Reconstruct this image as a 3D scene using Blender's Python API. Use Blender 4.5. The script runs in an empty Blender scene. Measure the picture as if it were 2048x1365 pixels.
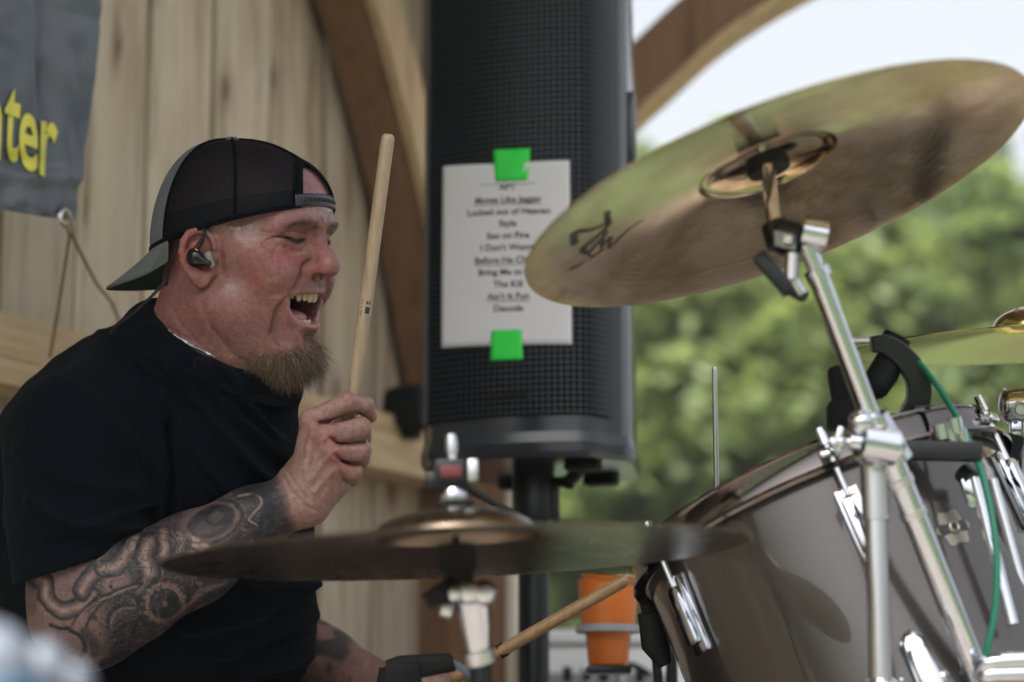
import bpy, bmesh, math, random
import numpy as np
from mathutils import Vector, Matrix, Euler, noise as mnoise

R_ = math.radians
rng = np.random.default_rng(7)
random.seed(7)
scene = bpy.context.scene
col = scene.collection

# ------------------------------------------------------------------ camera
FPX = 85.0 / 36.0 * 2048.0
PITCH = R_(10.8)
CAM = np.array([0.0, 0.0, 0.55])
FW = np.array([0.0, math.cos(PITCH), math.sin(PITCH)])
UP = np.array([0.0, -math.sin(PITCH), math.cos(PITCH)])
RT = np.array([1.0, 0.0, 0.0])
cd = bpy.data.cameras.new('camera')
cam = bpy.data.objects.new('camera', cd)
col.objects.link(cam)
cam.location = CAM
cam.rotation_euler = (math.pi / 2 + PITCH, 0, 0)
cd.lens = 85.0
cd.sensor_width = 36.0
cd.clip_start = 0.05
cd.clip_end = 500.0
cd.dof.use_dof = True
cd.dof.focus_distance = 2.76
cd.dof.aperture_fstop = 2.9
cd.dof.aperture_blades = 9
scene.camera = cam

# ------------------------------------------------------------------ world, sun, exposure
SUN_EL, SUN_AZ = R_(60), R_(-155)          # azimuth measured from +Y towards +X
world = bpy.data.worlds.new('World')
scene.world = world
world.use_nodes = True
wn = world.node_tree.nodes
wl = world.node_tree.links
bg = wn['Background']
sky = wn.new('ShaderNodeTexSky')
sky.sky_type = 'NISHITA'
sky.sun_disc = False
sky.sun_elevation = SUN_EL
sky.sun_rotation = SUN_AZ
sky.air_density = 1.0
sky.dust_density = 8.0
sky.ozone_density = 1.0
hz = wn.new('ShaderNodeHueSaturation')
hz.inputs['Saturation'].default_value = 0.3      # thin bright haze over the whole sky
wl.new(sky.outputs[0], hz.inputs['Color'])
wl.new(hz.outputs[0], bg.inputs[0])
bg.inputs[1].default_value = 0.15
sl = bpy.data.lights.new('sun', 'SUN')
sl.energy = 5.0
sl.angle = R_(0.6)
sl.color = (1.0, 0.97, 0.91)
sun = bpy.data.objects.new('sun', sl)
col.objects.link(sun)
sdir = Vector((math.sin(SUN_AZ) * math.cos(SUN_EL), math.cos(SUN_AZ) * math.cos(SUN_EL), math.sin(SUN_EL)))
sun.rotation_euler = sdir.to_track_quat('Z', 'Y').to_euler()
sun.location = (-6, -6, 9)
vs = scene.view_settings
vs.view_transform = 'Standard'
vs.look = 'None'
vs.gamma = 1.0
vs.exposure = 1.3
scene.render.engine = 'CYCLES'
scene.cycles.use_denoising = True
scene.cycles.max_bounces = 5
scene.cycles.diffuse_bounces = 3
scene.cycles.transparent_max_bounces = 16
scene.cycles.sample_clamp_indirect = 6.0

# ------------------------------------------------------------------ helpers
def P(u, v, d):
    """point seen at photo pixel (u, v) at forward distance d (metres)"""
    return CAM + d * (FW + RT * ((u - 1024.0) / FPX) - UP * ((v - 682.5) / FPX))

def V(p):
    return Vector((float(p[0]), float(p[1]), float(p[2])))

def link(o, parent=None):
    col.objects.link(o)
    if parent is not None:
        o.parent = parent
        o.matrix_parent_inverse = parent_inv(parent)
    return o

def parent_inv(p):
    m = Matrix.Identity(4)
    chain = []
    q = p
    while q is not None:
        chain.append(q)
        q = q.parent
    for q in reversed(chain):
        m = m @ (q.matrix_parent_inverse if q.parent else Matrix.Identity(4)) @ q.matrix_basis
    return m.inverted()

def tag(o, label=None, cat=None, group=None, kind=None):
    if label: o['label'] = label
    if cat: o['category'] = cat
    if group: o['group'] = group
    if kind: o['kind'] = kind
    return o

def empty(name, loc, label=None, cat=None, group=None):
    o = bpy.data.objects.new(name, None)
    o.location = V(loc)
    o.empty_display_size = 0.05
    col.objects.link(o)
    return tag(o, label, cat, group)

class MB:
    """collects vertices and faces in world space; build() links them as one mesh object"""
    def __init__(s):
        s.v = []; s.f = []
    def add(s, vs_, fs_):
        n = len(s.v)
        s.v += [tuple(map(float, p)) for p in vs_]
        s.f += [tuple(i + n for i in f) for f in fs_]
        return s
    def box(s, c, size, M=None, bev=0.0):
        bm = bmesh.new()
        bmesh.ops.create_cube(bm, size=1.0)
        bmesh.ops.scale(bm, vec=Vector(size), verts=bm.verts)
        if bev > 0:
            bmesh.ops.bevel(bm, geom=list(bm.edges), offset=bev, segments=2, affect='EDGES', profile=0.6)
        X = Matrix.Translation(V(c)) @ (M.to_4x4() if M is not None else Matrix.Identity(4))
        bm.transform(X)
        bm.verts.index_update()
        s.add([v.co for v in bm.verts], [[v.index for v in f.verts] for f in bm.faces])
        bm.free()
        return s
    def tube(s, pts, r, seg=16, caps=True):
        pts = [np.array(p, float) for p in pts]
        n = len(pts)
        rs = r if hasattr(r, '__len__') else [r] * n
        vs_, fs_ = [], []
        t0 = pts[1] - pts[0]; t0 /= np.linalg.norm(t0)
        a = np.array([0, 0, 1.0]) if abs(t0[2]) < 0.9 else np.array([1.0, 0, 0])
        nrm = np.cross(t0, a); nrm /= np.linalg.norm(nrm)
        for i in range(n):
            if i == 0: t = pts[1] - pts[0]
            elif i == n - 1: t = pts[-1] - pts[-2]
            else: t = pts[i + 1] - pts[i - 1]
            ln = np.linalg.norm(t)
            if ln > 1e-9: t = t / ln
            else: t = t0
            nrm = nrm - t * nrm.dot(t); nrm /= np.linalg.norm(nrm)
            b = np.cross(t, nrm)
            for k in range(seg):
                an = 2 * math.pi * k / seg
                vs_.append(pts[i] + rs[i] * (math.cos(an) * nrm + math.sin(an) * b))
            t0 = t
        for i in range(n - 1):
            for k in range(seg):
                k2 = (k + 1) % seg
                fs_.append((i * seg + k, i * seg + k2, (i + 1) * seg + k2, (i + 1) * seg + k))
        if caps:
            fs_.append(tuple(range(seg - 1, -1, -1)))
            fs_.append(tuple((n - 1) * seg + k for k in range(seg)))
        return s.add(vs_, fs_)
    def lathe(s, o, axis, prof, seg=48):
        """prof: (radius, height) list turned about axis through o"""
        o = np.array(o, float); ax = np.array(axis, float); ax /= np.linalg.norm(ax)
        a = np.array([0, 0, 1.0]) if abs(ax[2]) < 0.9 else np.array([1.0, 0, 0])
        e1 = np.cross(ax, a); e1 /= np.linalg.norm(e1); e2 = np.cross(ax, e1)
        vs_, fs_ = [], []
        for (r, h) in prof:
            for k in range(seg):
                an = 2 * math.pi * k / seg
                vs_.append(o + ax * h + max(r, 1e-5) * (math.cos(an) * e1 + math.sin(an) * e2))
        for i in range(len(prof) - 1):
            for k in range(seg):
                k2 = (k + 1) % seg
                fs_.append((i * seg + k, i * seg + k2, (i + 1) * seg + k2, (i + 1) * seg + k))
        return s.add(vs_, fs_)
    def ball(s, c, r, seg=20, sq=(1, 1, 1)):
        vs_, fs_ = [], []
        n = seg // 2
        for i in range(n + 1):
            th = math.pi * i / n
            for k in range(seg):
                ph = 2 * math.pi * k / seg
                vs_.append((c[0] + r * sq[0] * math.sin(th) * math.cos(ph), c[1] + r * sq[1] * math.sin(th) * math.sin(ph), c[2] + r * sq[2] * math.cos(th)))
        for i in range(n):
            for k in range(seg):
                k2 = (k + 1) % seg
                fs_.append((i * seg + k, (i + 1) * seg + k, (i + 1) * seg + k2, i * seg + k2))
        return s.add(vs_, fs_)
    def build(s, name, mat, parent=None, smooth=True, merge=True, angle=35, solid=None):
        me = bpy.data.meshes.new(name)
        me.from_pydata(s.v, [], s.f)
        bm = bmesh.new(); bm.from_mesh(me)
        if merge: bmesh.ops.remove_doubles(bm, verts=bm.verts, dist=2e-5)
        bmesh.ops.recalc_face_normals(bm, faces=bm.faces)
        bm.to_mesh(me); bm.free()
        if smooth:
            me.polygons.foreach_set('use_smooth', [True] * len(me.polygons))
            me.set_sharp_from_angle(angle=R_(angle))
        me.materials.append(mat)
        o = bpy.data.objects.new(name, me)
        link(o, parent)
        if solid:
            m = o.modifiers.new('solid', 'SOLIDIFY'); m.thickness = solid; m.offset = 0
        return o

def one_thing(mb, name, mat, label, cat, group=None, **k):
    return tag(mb.build(name, mat, None, **k), label, cat, group)

# --- material helper
def _set(bs, name, val):
    if name in bs.inputs:
        bs.inputs[name].default_value = val

def mat(name, base=(0.5, 0.5, 0.5), rough=0.5, metal=0.0, spec=None, coat=0.0, coat_rough=0.1, sub=0.0, sub_rad=(1, .3, .15), emis=None):
    m = bpy.data.materials.new(name)
    m.use_nodes = True
    bs = m.node_tree.nodes['Principled BSDF']
    bs.inputs['Base Color'].default_value = (*base, 1)
    bs.inputs['Roughness'].default_value = rough
    bs.inputs['Metallic'].default_value = metal
    if spec is not None: _set(bs, 'Specular IOR Level', spec)
    if coat:
        _set(bs, 'Coat Weight', coat); _set(bs, 'Coat Roughness', coat_rough)
    if sub:
        _set(bs, 'Subsurface Weight', sub); _set(bs, 'Subsurface Radius', sub_rad); _set(bs, 'Subsurface Scale', 0.01)
    return m

class N:
    """short node writer"""
    def __init__(s, m):
        s.m = m; s.t = m.node_tree; s.bs = s.t.nodes['Principled BSDF']
        s.out = s.t.nodes['Material Output']
    def n(s, typ, **kw):
        x = s.t.nodes.new('ShaderNode' + typ)
        for k, v in kw.items():
            if k.startswith('i_'):
                x.inputs[int(k[2:])].default_value = v
            else:
                setattr(x, k, v)
        return x
    def l(s, a, b):
        s.t.links.new(a, b)
    def coord(s, kind='Object', scale=(1, 1, 1), rot=(0, 0, 0), loc=(0, 0, 0)):
        tc = s.n('TexCoord'); mp = s.n('Mapping')
        mp.inputs['Scale'].default_value = scale; mp.inputs['Rotation'].default_value = rot; mp.inputs['Location'].default_value = loc
        s.l(tc.outputs[kind], mp.inputs[0])
        return mp.outputs[0]
    def noise(s, vec, scale=5, detail=4, rough=0.5, dist=0.0):
        x = s.n('TexNoise'); x.inputs['Scale'].default_value = scale; x.inputs['Detail'].default_value = detail
        x.inputs['Roughness'].default_value = rough; x.inputs['Distortion'].default_value = dist
        s.l(vec, x.inputs['Vector'])
        return x.outputs['Fac']
    def ramp(s, fac, stops):
        x = s.n('ValToRGB')
        e = x.color_ramp.elements
        while len(e) > 1: e.remove(e[-1])
        e[0].position, e[0].color = stops[0][0], (*stops[0][1], 1)
        for p, c in stops[1:]:
            q = e.new(p); q.color = (*c, 1)
        s.l(fac, x.inputs[0])
        return x.outputs[0]
    def math(s, op, a, b=None):
        x = s.n('Math', operation=op)
        for i, q in enumerate((a, b)):
            if q is None: continue
            if isinstance(q, (int, float)): x.inputs[i].default_value = q
            else: s.l(q, x.inputs[i])
        return x.outputs[0]
    def mix(s, fac, a, b, typ='MIX'):
        x = s.n('MixRGB', blend_type=typ)
        for i, q in enumerate((fac, a, b)):
            if isinstance(q, (int, float)): x.inputs[i].default_value = q
            elif isinstance(q, tuple): x.inputs[i].default_value = (*q, 1)
            else: s.l(q, x.inputs[i])
        return x.outputs[0]
    def bump(s, h, strength=0.3, dist=0.01, normal=None):
        x = s.n('Bump'); x.inputs['Strength'].default_value = strength; x.inputs['Distance'].default_value = dist
        s.l(h, x.inputs['Height'])
        if normal is not None: s.l(normal, x.inputs['Normal'])
        s.l(x.outputs[0], s.bs.inputs['Normal'])
        return x.outputs[0]
    def base(s, c): s.l(c, s.bs.inputs['Base Color'])
    def rough(s, c): s.l(c, s.bs.inputs['Roughness'])

# ------------------------------------------------------------------ signed-distance modelling
def ell(p, c, r):
    q = (p - np.array(c, np.float32)) / np.array(r, np.float32)
    k0 = np.sqrt((q * q).sum(1)) + 1e-9
    q2 = q / np.array(r, np.float32)
    k1 = np.sqrt((q2 * q2).sum(1)) + 1e-9
    return k0 * (k0 - 1) / k1

def cap(p, a, b, ra, rb=None):
    rb = ra if rb is None else rb
    a = np.array(a, np.float32); b = np.array(b, np.float32)
    ab = b - a
    h = np.clip(((p - a) @ ab) / (ab @ ab), 0, 1)
    d = p - a - h[:, None] * ab
    return np.sqrt((d * d).sum(1)) - (ra + (rb - ra) * h)

def chain(p, pts, rs, k=0.004):
    d = None
    for i in range(len(pts) - 1):
        e = cap(p, pts[i], pts[i + 1], rs[i], rs[i + 1])
        d = e if d is None else smin(d, e, k)
    return d

def smin(a, b, k):
    h = np.clip(0.5 + 0.5 * (b - a) / k, 0, 1)
    return b + (a - b) * h - k * h * (1 - h)

def smax(a, b, k):
    return -smin(-a, -b, k)

def sub(a, b, k):
    return smax(a, -b, k)

def groove(p, d, pts, r, depth, k=0.004):
    """press a line of radius r into surface d"""
    g = chain(p, pts, [r] * len(pts))
    return d + depth * np.exp(-np.clip(g + r, 0, None) ** 2 / (r * r))

def sdf_mesh(fn, lo, hi, h, B=8, margin=1.6):
    lo = np.array(lo, float); hi = np.array(hi, float)
    nb = np.ceil((hi - lo) / (h * B)).astype(int)
    bi = np.stack(np.meshgrid(*[np.arange(k) for k in nb], indexing='ij'), -1).reshape(-1, 3)
    cen = lo + (bi * B + (B - 1) / 2.0) * h
    dc = fn(cen.astype(np.float32))
    keep = np.abs(dc) < margin * h * B
    G = np.repeat(np.repeat(np.repeat(dc.reshape(nb), B, 0), B, 1), B, 2).astype(np.float32)
    off = np.stack(np.meshgrid(*[np.arange(B)] * 3, indexing='ij'), -1).reshape(-1, 3)
    kb = bi[keep]
    for s in range(0, len(kb), 600):
        idx = (kb[s:s + 600, None, :] * B + off[None]).reshape(-1, 3)
        G[idx[:, 0], idx[:, 1], idx[:, 2]] = fn((lo + idx * h).astype(np.float32))
    ins = G < 0
    nx, ny, nz = G.shape
    cnt = np.zeros((nx - 1, ny - 1, nz - 1), np.int8)
    for a in (0, 1):
        for b in (0, 1):
            for c in (0, 1):
                cnt += ins[a:nx - 1 + a, b:ny - 1 + b, c:nz - 1 + c]
    act = np.argwhere((cnt > 0) & (cnt < 8))
    vid = -np.ones(cnt.shape, np.int32)
    vid[act[:, 0], act[:, 1], act[:, 2]] = np.arange(len(act))
    acc = np.zeros((len(act), 3)); num = np.zeros(len(act))
    cor = [(a, b, c) for a in (0, 1) for b in (0, 1) for c in (0, 1)]
    for i, A in enumerate(cor):
        for Bc in cor[i + 1:]:
            if sum(abs(x - y) for x, y in zip(A, Bc)) != 1: continue
            ga = G[act[:, 0] + A[0], act[:, 1] + A[1], act[:, 2] + A[2]]
            gb = G[act[:, 0] + Bc[0], act[:, 1] + Bc[1], act[:, 2] + Bc[2]]
            m = (ga < 0) != (gb < 0)
            t = np.where(m, ga / np.where(m, ga - gb, 1), 0)
            pt = np.array(A) + t[:, None] * (np.array(Bc) - np.array(A))
            acc += pt * m[:, None]; num += m
    vert = lo + (act + acc / num[:, None]) * h
    quads = []
    for ax in range(3):
        o1, o2 = [(1, 2), (2, 0), (0, 1)][ax]
        sl_a = [slice(None)] * 3; sl_b = [slice(None)] * 3
        sl_a[ax] = slice(0, -1); sl_b[ax] = slice(1, None)
        ch = ins[tuple(sl_a)] != ins[tuple(sl_b)]
        e = np.argwhere(ch)
        e = e[(e[:, o1] > 0) & (e[:, o2] > 0) & (e[:, o1] < G.shape[o1] - 1) & (e[:, o2] < G.shape[o2] - 1)]
        def cell(d1, d2):
            q = e.copy(); q[:, o1] -= d1; q[:, o2] -= d2
            return vid[q[:, 0], q[:, 1], q[:, 2]]
        qd = np.stack([cell(1, 1), cell(0, 1), cell(0, 0), cell(1, 0)], 1)
        flip = ~ins[e[:, 0], e[:, 1], e[:, 2]]
        qd[flip] = qd[flip][:, ::-1]
        quads.append(qd)
    return vert, np.concatenate(quads)

def np_mesh(name, vert, faces, mats, parent=None, smooth=True, colors=None, fmat=None):
    me = bpy.data.meshes.new(name)
    nf = len(faces); w = faces.shape[1]
    me.vertices.add(len(vert)); me.vertices.foreach_set('co', np.asarray(vert, np.float32).ravel())
    me.loops.add(nf * w); me.loops.foreach_set('vertex_index', faces.astype(np.int32).ravel())
    me.polygons.add(nf); me.polygons.foreach_set('loop_start', np.arange(0, nf * w, w, dtype=np.int32))
    me.polygons.foreach_set('use_smooth', np.full(nf, smooth))
    for m in (mats if isinstance(mats, (list, tuple)) else [mats]): me.materials.append(m)
    if fmat is not None: me.polygons.foreach_set('material_index', fmat.astype(np.int32))
    me.update(); me.validate()
    if colors is not None:
        for nm, c in colors.items():
            at = me.color_attributes.new(nm, 'FLOAT_COLOR', 'POINT')
            rgba = np.ones((len(vert), 4), np.float32); rgba[:, :c.shape[1]] = c
            at.data.foreach_set('color', rgba.ravel())
    o = bpy.data.objects.new(name, me)
    link(o, parent)
    return o

def vnoise(p, scale, seed=0):
    """cheap value noise in numpy, -1..1"""
    q = np.asarray(p, float) * scale + seed * 17.31
    i = np.floor(q).astype(np.int64); f = q - i
    f = f * f * (3 - 2 * f)
    def hsh(a):
        n = a[:, 0] * 374761393 + a[:, 1] * 668265263 + a[:, 2] * 2147483647 + seed * 1274126177
        n = (n ^ (n >> 13)) * 1274126177
        n = n ^ (n >> 16)
        return (n & 0xFFFFFF) / float(0xFFFFFF) * 2 - 1
    r = 0
    for a in (0, 1):
        for b in (0, 1):
            for c in (0, 1):
                w = (f[:, 0] if a else 1 - f[:, 0]) * (f[:, 1] if b else 1 - f[:, 1]) * (f[:, 2] if c else 1 - f[:, 2])
                r = r + w * hsh(i + np.array([a, b, c]))
    return r

def hair(name, roots, mids, tips, mat_, parent, r0=0.00008, r1=0.00003, n=6):
    """hair strands as native curves: quadratic from root via mid to tip"""
    cu = bpy.data.hair_curves.new(name)
    k = len(roots)
    cu.add_curves([n] * k)
    t = np.linspace(0, 1, n)[None, :, None]
    pts = (1 - t) ** 2 * roots[:, None] + 2 * t * (1 - t) * mids[:, None] + t * t * tips[:, None]
    cu.attributes['position'].data.foreach_set('vector', pts.astype(np.float32).ravel())
    ra = cu.attributes.get('radius') or cu.attributes.new('radius', 'FLOAT', 'POINT')
    rr = np.tile(np.linspace(r0, r1, n), k).astype(np.float32)
    ra.data.foreach_set('value', rr)
    cu.materials.append(mat_)
    o = bpy.data.objects.new(name, cu)
    link(o, parent)
    return o
# ================================================================== materials of the setting
def wood_mat(name, dark, light, knots=True, rough=0.7, scale=1.0, rnd=0.25, along='z'):
    m = mat(name, light, rough); n = N(m)
    oi = n.n('ObjectInfo')
    tc = n.n('TexCoord')
    cmb = n.n('CombineXYZ')
    r100 = n.math('MULTIPLY', oi.outputs['Random'], 37.0)
    for i in range(3): n.l(r100, cmb.inputs[i])
    add = n.n('VectorMath', operation='ADD'); n.l(tc.outputs['Object'], add.inputs[0]); n.l(cmb.outputs[0], add.inputs[1])
    mp = n.n('Mapping'); mp.inputs['Scale'].default_value = (11 * scale, 11 * scale, 1.0 * scale) if along == 'z' else (1.0 * scale, 14 * scale, 14 * scale); n.l(add.outputs[0], mp.inputs[0])
    mp2 = n.n('Mapping'); mp2.inputs['Scale'].default_value = (5 * scale, 5 * scale, 1.6 * scale) if along == 'z' else (1.6 * scale, 6 * scale, 6 * scale); n.l(add.outputs[0], mp2.inputs[0])
    g = n.noise(mp.outputs[0], 3.0, 6, 0.62, 0.6)
    b = n.noise(mp2.outputs[0], 1.0, 3, 0.5)
    c = n.ramp(g, [(0.30, dark), (0.44, tuple(0.35 * a + 0.65 * b_ for a, b_ in zip(dark, light))), (0.58, light)])
    c = n.mix(n.math('MULTIPLY', b, 0.5), c, tuple(x * y for x, y in zip(dark, (1.15, .95, .75))))
    mpw = n.n('Mapping'); mpw.inputs['Scale'].default_value = (9 * scale, 9 * scale, 2.0 * scale); n.l(add.outputs[0], mpw.inputs[0])
    wn_ = n.noise(mpw.outputs[0], 1.3, 4, 0.6, 0.4)
    wm = n.ramp(wn_, [(0.5, (0, 0, 0)), (0.72, (0.55, 0.55, 0.55))])
    c = n.mix(wm, c, tuple(0.72 * x + 0.08 for x in light) if knots else tuple(0.9 * x for x in light))
    if knots:
        sx = n.n('SeparateXYZ'); n.l(add.outputs[0], sx.inputs[0])
        cb2 = n.n('CombineXYZ'); n.l(n.math('MULTIPLY', sx.outputs[0], 5.2), cb2.inputs[0]); n.l(n.math('MULTIPLY', sx.outputs[2], 2.5), cb2.inputs[1])
        vo = n.n('TexVoronoi'); vo.voronoi_dimensions = '2D'; vo.inputs['Scale'].default_value = 1.0; n.l(cb2.outputs[0], vo.inputs['Vector'])
        cs = n.n('SeparateColor'); n.l(vo.outputs['Color'], cs.inputs[0])
        dist = n.math('ADD', vo.outputs['Distance'], n.math('MULTIPLY', n.math('SUBTRACT', 1.0, cs.outputs[0]), 0.075))
        dist = n.math('ADD', dist, n.math('MULTIPLY', n.math('SUBTRACT', n.noise(add.outputs[0], 22, 2), 0.5), 0.06))
        k = n.ramp(dist, [(0.02, (0, 0, 0)), (0.075, (0.25, 0.25, 0.25)), (0.10, (0.62, 0.62, 0.62)), (0.19, (1, 1, 1))])
        c = n.mix(1.0, c, n.mix(k, (0.26, 0.15, 0.085), (1, 1, 1)), 'MULTIPLY')
    hs = n.n('HueSaturation'); n.l(c, hs.inputs['Color'])
    n.l(n.math('ADD', n.math('MULTIPLY', oi.outputs['Random'], rnd), 1.0 - rnd / 2), hs.inputs['Value'])
    n.base(hs.outputs[0])
    n.bump(g, 0.45, 0.005)
    return m

M = {}
M['plank'] = wood_mat('plank_wood', (0.24, 0.165, 0.105), (0.63, 0.55, 0.43), rnd=0.36)
M['rail'] = wood_mat('rail_wood', (0.30, 0.205, 0.105), (0.60, 0.47, 0.29), knots=False, along='x')
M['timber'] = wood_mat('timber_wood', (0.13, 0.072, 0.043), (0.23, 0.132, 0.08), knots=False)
M['timber_lit'] = wood_mat('timber_lit_wood', (0.30, 0.20, 0.11), (0.55, 0.41, 0.25), knots=False)  # brighter copy of the timber for brace faces drawn as lit
M['post_lit'] = wood_mat('post_lit_wood', (0.48, 0.44, 0.38), (0.70, 0.66, 0.58), knots=False)  # pale colour that paints the post's front as lit
M['roof'] = wood_mat('roof_wood', (0.10, 0.08, 0.06), (0.22, 0.18, 0.14))
M['deck'] = wood_mat('deck_wood', (0.10, 0.088, 0.078), (0.19, 0.17, 0.15))

def ground_mat():
    m = mat('grass_ground', (0.06, 0.1, 0.03), 0.9); n = N(m)
    v = n.coord('Object')
    a = n.noise(v, 0.35, 5); b = n.noise(v, 9, 4)
    c = n.ramp(a, [(0.3, (0.032, 0.055, 0.02)), (0.7, (0.065, 0.09, 0.032))])
    n.base(n.mix(n.math('MULTIPLY', b, 0.5), c, (0.03, 0.05, 0.012)))
    n.bump(b, 0.6, 0.05)
    return m

# ================================================================== ground and stage deck
me = bpy.data.meshes.new('ground')
me.from_pydata([(-70, -40, -0.9), (70, -40, -0.9), (70, 90, -0.9), (-70, 90, -0.9)], [], [(0, 1, 2, 3)])
me.materials.append(ground_mat())
gnd = bpy.data.objects.new('ground', me); col.objects.link(gnd); gnd['kind'] = 'structure'

# ================================================================== pavilion: plank wall, rail, post, braces, roof
WA = R_(28.6)
T = np.array([math.sin(WA), math.cos(WA), 0.0])      # along the wall, away from the camera
NW = np.array([math.cos(WA), -math.sin(WA), 0.0])    # out of the wall, towards the stage
W0 = P(0, 700, 3.55); W0[2] = 0.0

def wall_hit(u, v, off=0.0):
    d = FW + RT * ((u - 1024.0) / FPX) - UP * ((v - 682.5) / FPX)
    o = W0 + NW * off
    k = ((o - CAM) @ NW) / (d @ NW)
    return CAM + d * k

def wall_s(u, v, off=0.0):
    p = wall_hit(u, v, off)
    return (p - W0 - NW * off) @ T, p[2]

pav = empty('pavilion', W0, 'wooden pavilion with plank back wall, curved braces and horizontal rail behind the drummer', 'pavilion')
WM = Matrix((T, -NW, (0, 0, 1))).transposed()
wallo = empty('wall', W0); wallo.parent = pav; wallo.matrix_parent_inverse = parent_inv(pav)
WTOP = 2.9
seam = [wall_s(u, 300)[0] for u in (298, 427, 543)]
pw = (seam[2] - seam[0]) / 2
k0 = seam[0]
pl = MB().box((0, 0, 0), (pw - 0.010, 0.024, WTOP - 0.05), bev=0.005).build('plank', M['plank'])
plmesh = pl.data
bpy.data.objects.remove(pl)
S_POST = wall_s(838, 1150)[0]
i0 = int((-1.6 - k0) / pw)
for i in range(i0 - 10, int((S_POST - k0) / pw) + 1):
    o = bpy.data.objects.new('plank', plmesh)
    c = W0 + T * (k0 + (i + 0.5) * pw) + NW * (-0.014 + 0.003 * math.sin(i * 2.3)) + np.array([0, 0, WTOP / 2])
    o.matrix_world = Matrix.Translation(V(c)) @ WM.to_4x4()
    link(o, wallo)
# rail in front of the planks
zt = wall_hit(0, 622, 0.085)[2]; zb = wall_hit(0, 766, 0.085)[2]
L0, L1 = -1.6, S_POST - 0.005
MB().box((0, 0, 0), (L1 - L0, 0.045, zt - zb), bev=0.004)
rl_o = MB().box((0, 0, 0), (L1 - L0, 0.087, zt - zb), None, bev=0.004).build('rail', M['rail'])
col.objects.unlink(rl_o)
rl_o.matrix_world = Matrix.Translation(V(W0 + T * ((L0 + L1) / 2) + NW * 0.0455 + np.array([0, 0, (zt + zb) / 2]))) @ WM.to_4x4()
link(rl_o, pav)
MB().box(W0 + T * ((L0 - 1.5 + L1) / 2) + NW * (-0.05) + np.array([0, 0, 1.4]), (L1 - L0 + 1.5, 0.03, 2.8), WM).build('light_block_board', M['timber'], pav)  # added dark board, stops daylight leaking through the plank gaps
# post at the end of the wall: its lit stage-side face is put into a paler layer
PD = 0.20
po = MB().box(W0 + T * (S_POST + 0.062) + NW * (PD / 2 - 0.02) + np.array([0, 0, 1.32]), (0.12, PD, 2.64), WM, bev=0.006).build('post', M['timber'], pav)
MB().box(W0 + T * (S_POST + 0.062) + NW * (PD - 0.02 + 0.014) + np.array([0, 0, 0.9]), (0.115, 0.022, 1.8), WM, bev=0.003).build('post_lit_face', M['post_lit'], pav)
MB().box(W0 + T * (S_POST + 0.25) + NW * (0.02) + np.array([0, 0, 1.32]), (0.22, 0.06, 2.64), WM, bev=0.004).build('back_board', M['timber'], pav)

# curved brace between wall post and beam
def arc_solid(front, back, thick_dir_fn, th):
    """front/back: two rows of points of the inner curved face; th: thickness away from it"""
    mb = MB()
    n = len(front)
    vs_ = []
    for i in range(n):
        q = thick_dir_fn(i)
        vs_ += [front[i], back[i], back[i] + q * th, front[i] + q * th]
    fs_ = []
    for i in range(n - 1):
        for k in range(4):
            k2 = (k + 1) % 4
            fs_.append((i * 4 + k, i * 4 + k2, i * 4 + 4 + k2, i * 4 + 4 + k))
    fs_.append((0, 1, 2, 3)); fs_.append(tuple((n - 1) * 4 + k for k in (3, 2, 1, 0)))
    return mb.add(vs_, fs_)

def spline(pts, n):
    pts = np.array(pts, float)
    t = np.arange(len(pts)); tt = np.linspace(0, len(pts) - 1, n)
    out = []
    for q in tt:
        i = min(int(q), len(pts) - 2); f = q - i
        p0 = pts[max(i - 1, 0)]; p1 = pts[i]; p2 = pts[i + 1]; p3 = pts[min(i + 2, len(pts) - 1)]
        out.append(0.5 * ((2 * p1) + (-p0 + p2) * f + (2 * p0 - 5 * p1 + 4 * p2 - p3) * f * f + (-p0 + 3 * p1 - 3 * p2 + p3) * f ** 3))
    return np.array(out)

bp = spline([(560, -190), (640, 0), (706, 220), (762, 450), (808, 690), (836, 830)], 26)
sz = np.array([wall_s(u, v, 0.03) for u, v in bp])
def row(off): return [W0 + T * s + NW * off + np.array([0, 0, z]) for s, z in sz]
tang = np.gradient(sz, axis=0); tang /= np.linalg.norm(tang, axis=1)[:, None]
nrm2 = np.stack([-tang[:, 1], tang[:, 0]], 1)
if nrm2[5, 0] < 0: nrm2 = -nrm2
def q_in(i): return T * nrm2[i, 0] + np.array([0, 0, 1.0]) * nrm2[i, 1]
br = arc_solid(row(0.115), row(0.02), q_in, 0.085).build('brace', M['timber'], pav, angle=50)
# thin paler layer on the brace: its lit front face put into colour
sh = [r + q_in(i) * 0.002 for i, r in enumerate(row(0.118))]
arc_solid([r + NW * 0.02 for r in sh], sh, q_in, 0.082).build('brace_lit_face', M['timber_lit'], pav, angle=50)

# second brace, on the open side of the post, running away to the right
rb = spline([(1030, 640), (1110, 430), (1195, 300), (1275, 214), (1345, 150), (1430, 72), (1530, 2), (1660, -70), (1800, -130)], 34)
D2 = 4.85
fr = [P(u, v, D2) for u, v in rb]
bk = [p + np.array([0, 0.13, 0]) for p in fr]
tg = np.gradient(np.array(fr), axis=0); tg /= np.linalg.norm(tg, axis=1)[:, None]
nn = np.stack([-tg[:, 2], 0 * tg[:, 0], tg[:, 0]], 1)
arc_solid(fr, bk, lambda i: nn[i], 0.105).build('brace', M['timber'], pav, angle=50)
arc_solid([p + np.array([0, -0.006, 0]) - nn[i] * 0.016 for i, p in enumerate(fr)], [p + np.array([0, 0.008, 0]) - nn[i] * 0.016 for i, p in enumerate(bk)], lambda i: nn[i], 0.014).build('brace_lit_face', M['timber_lit'], pav, angle=50)  # underside layered in the same brightened timber colour
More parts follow.
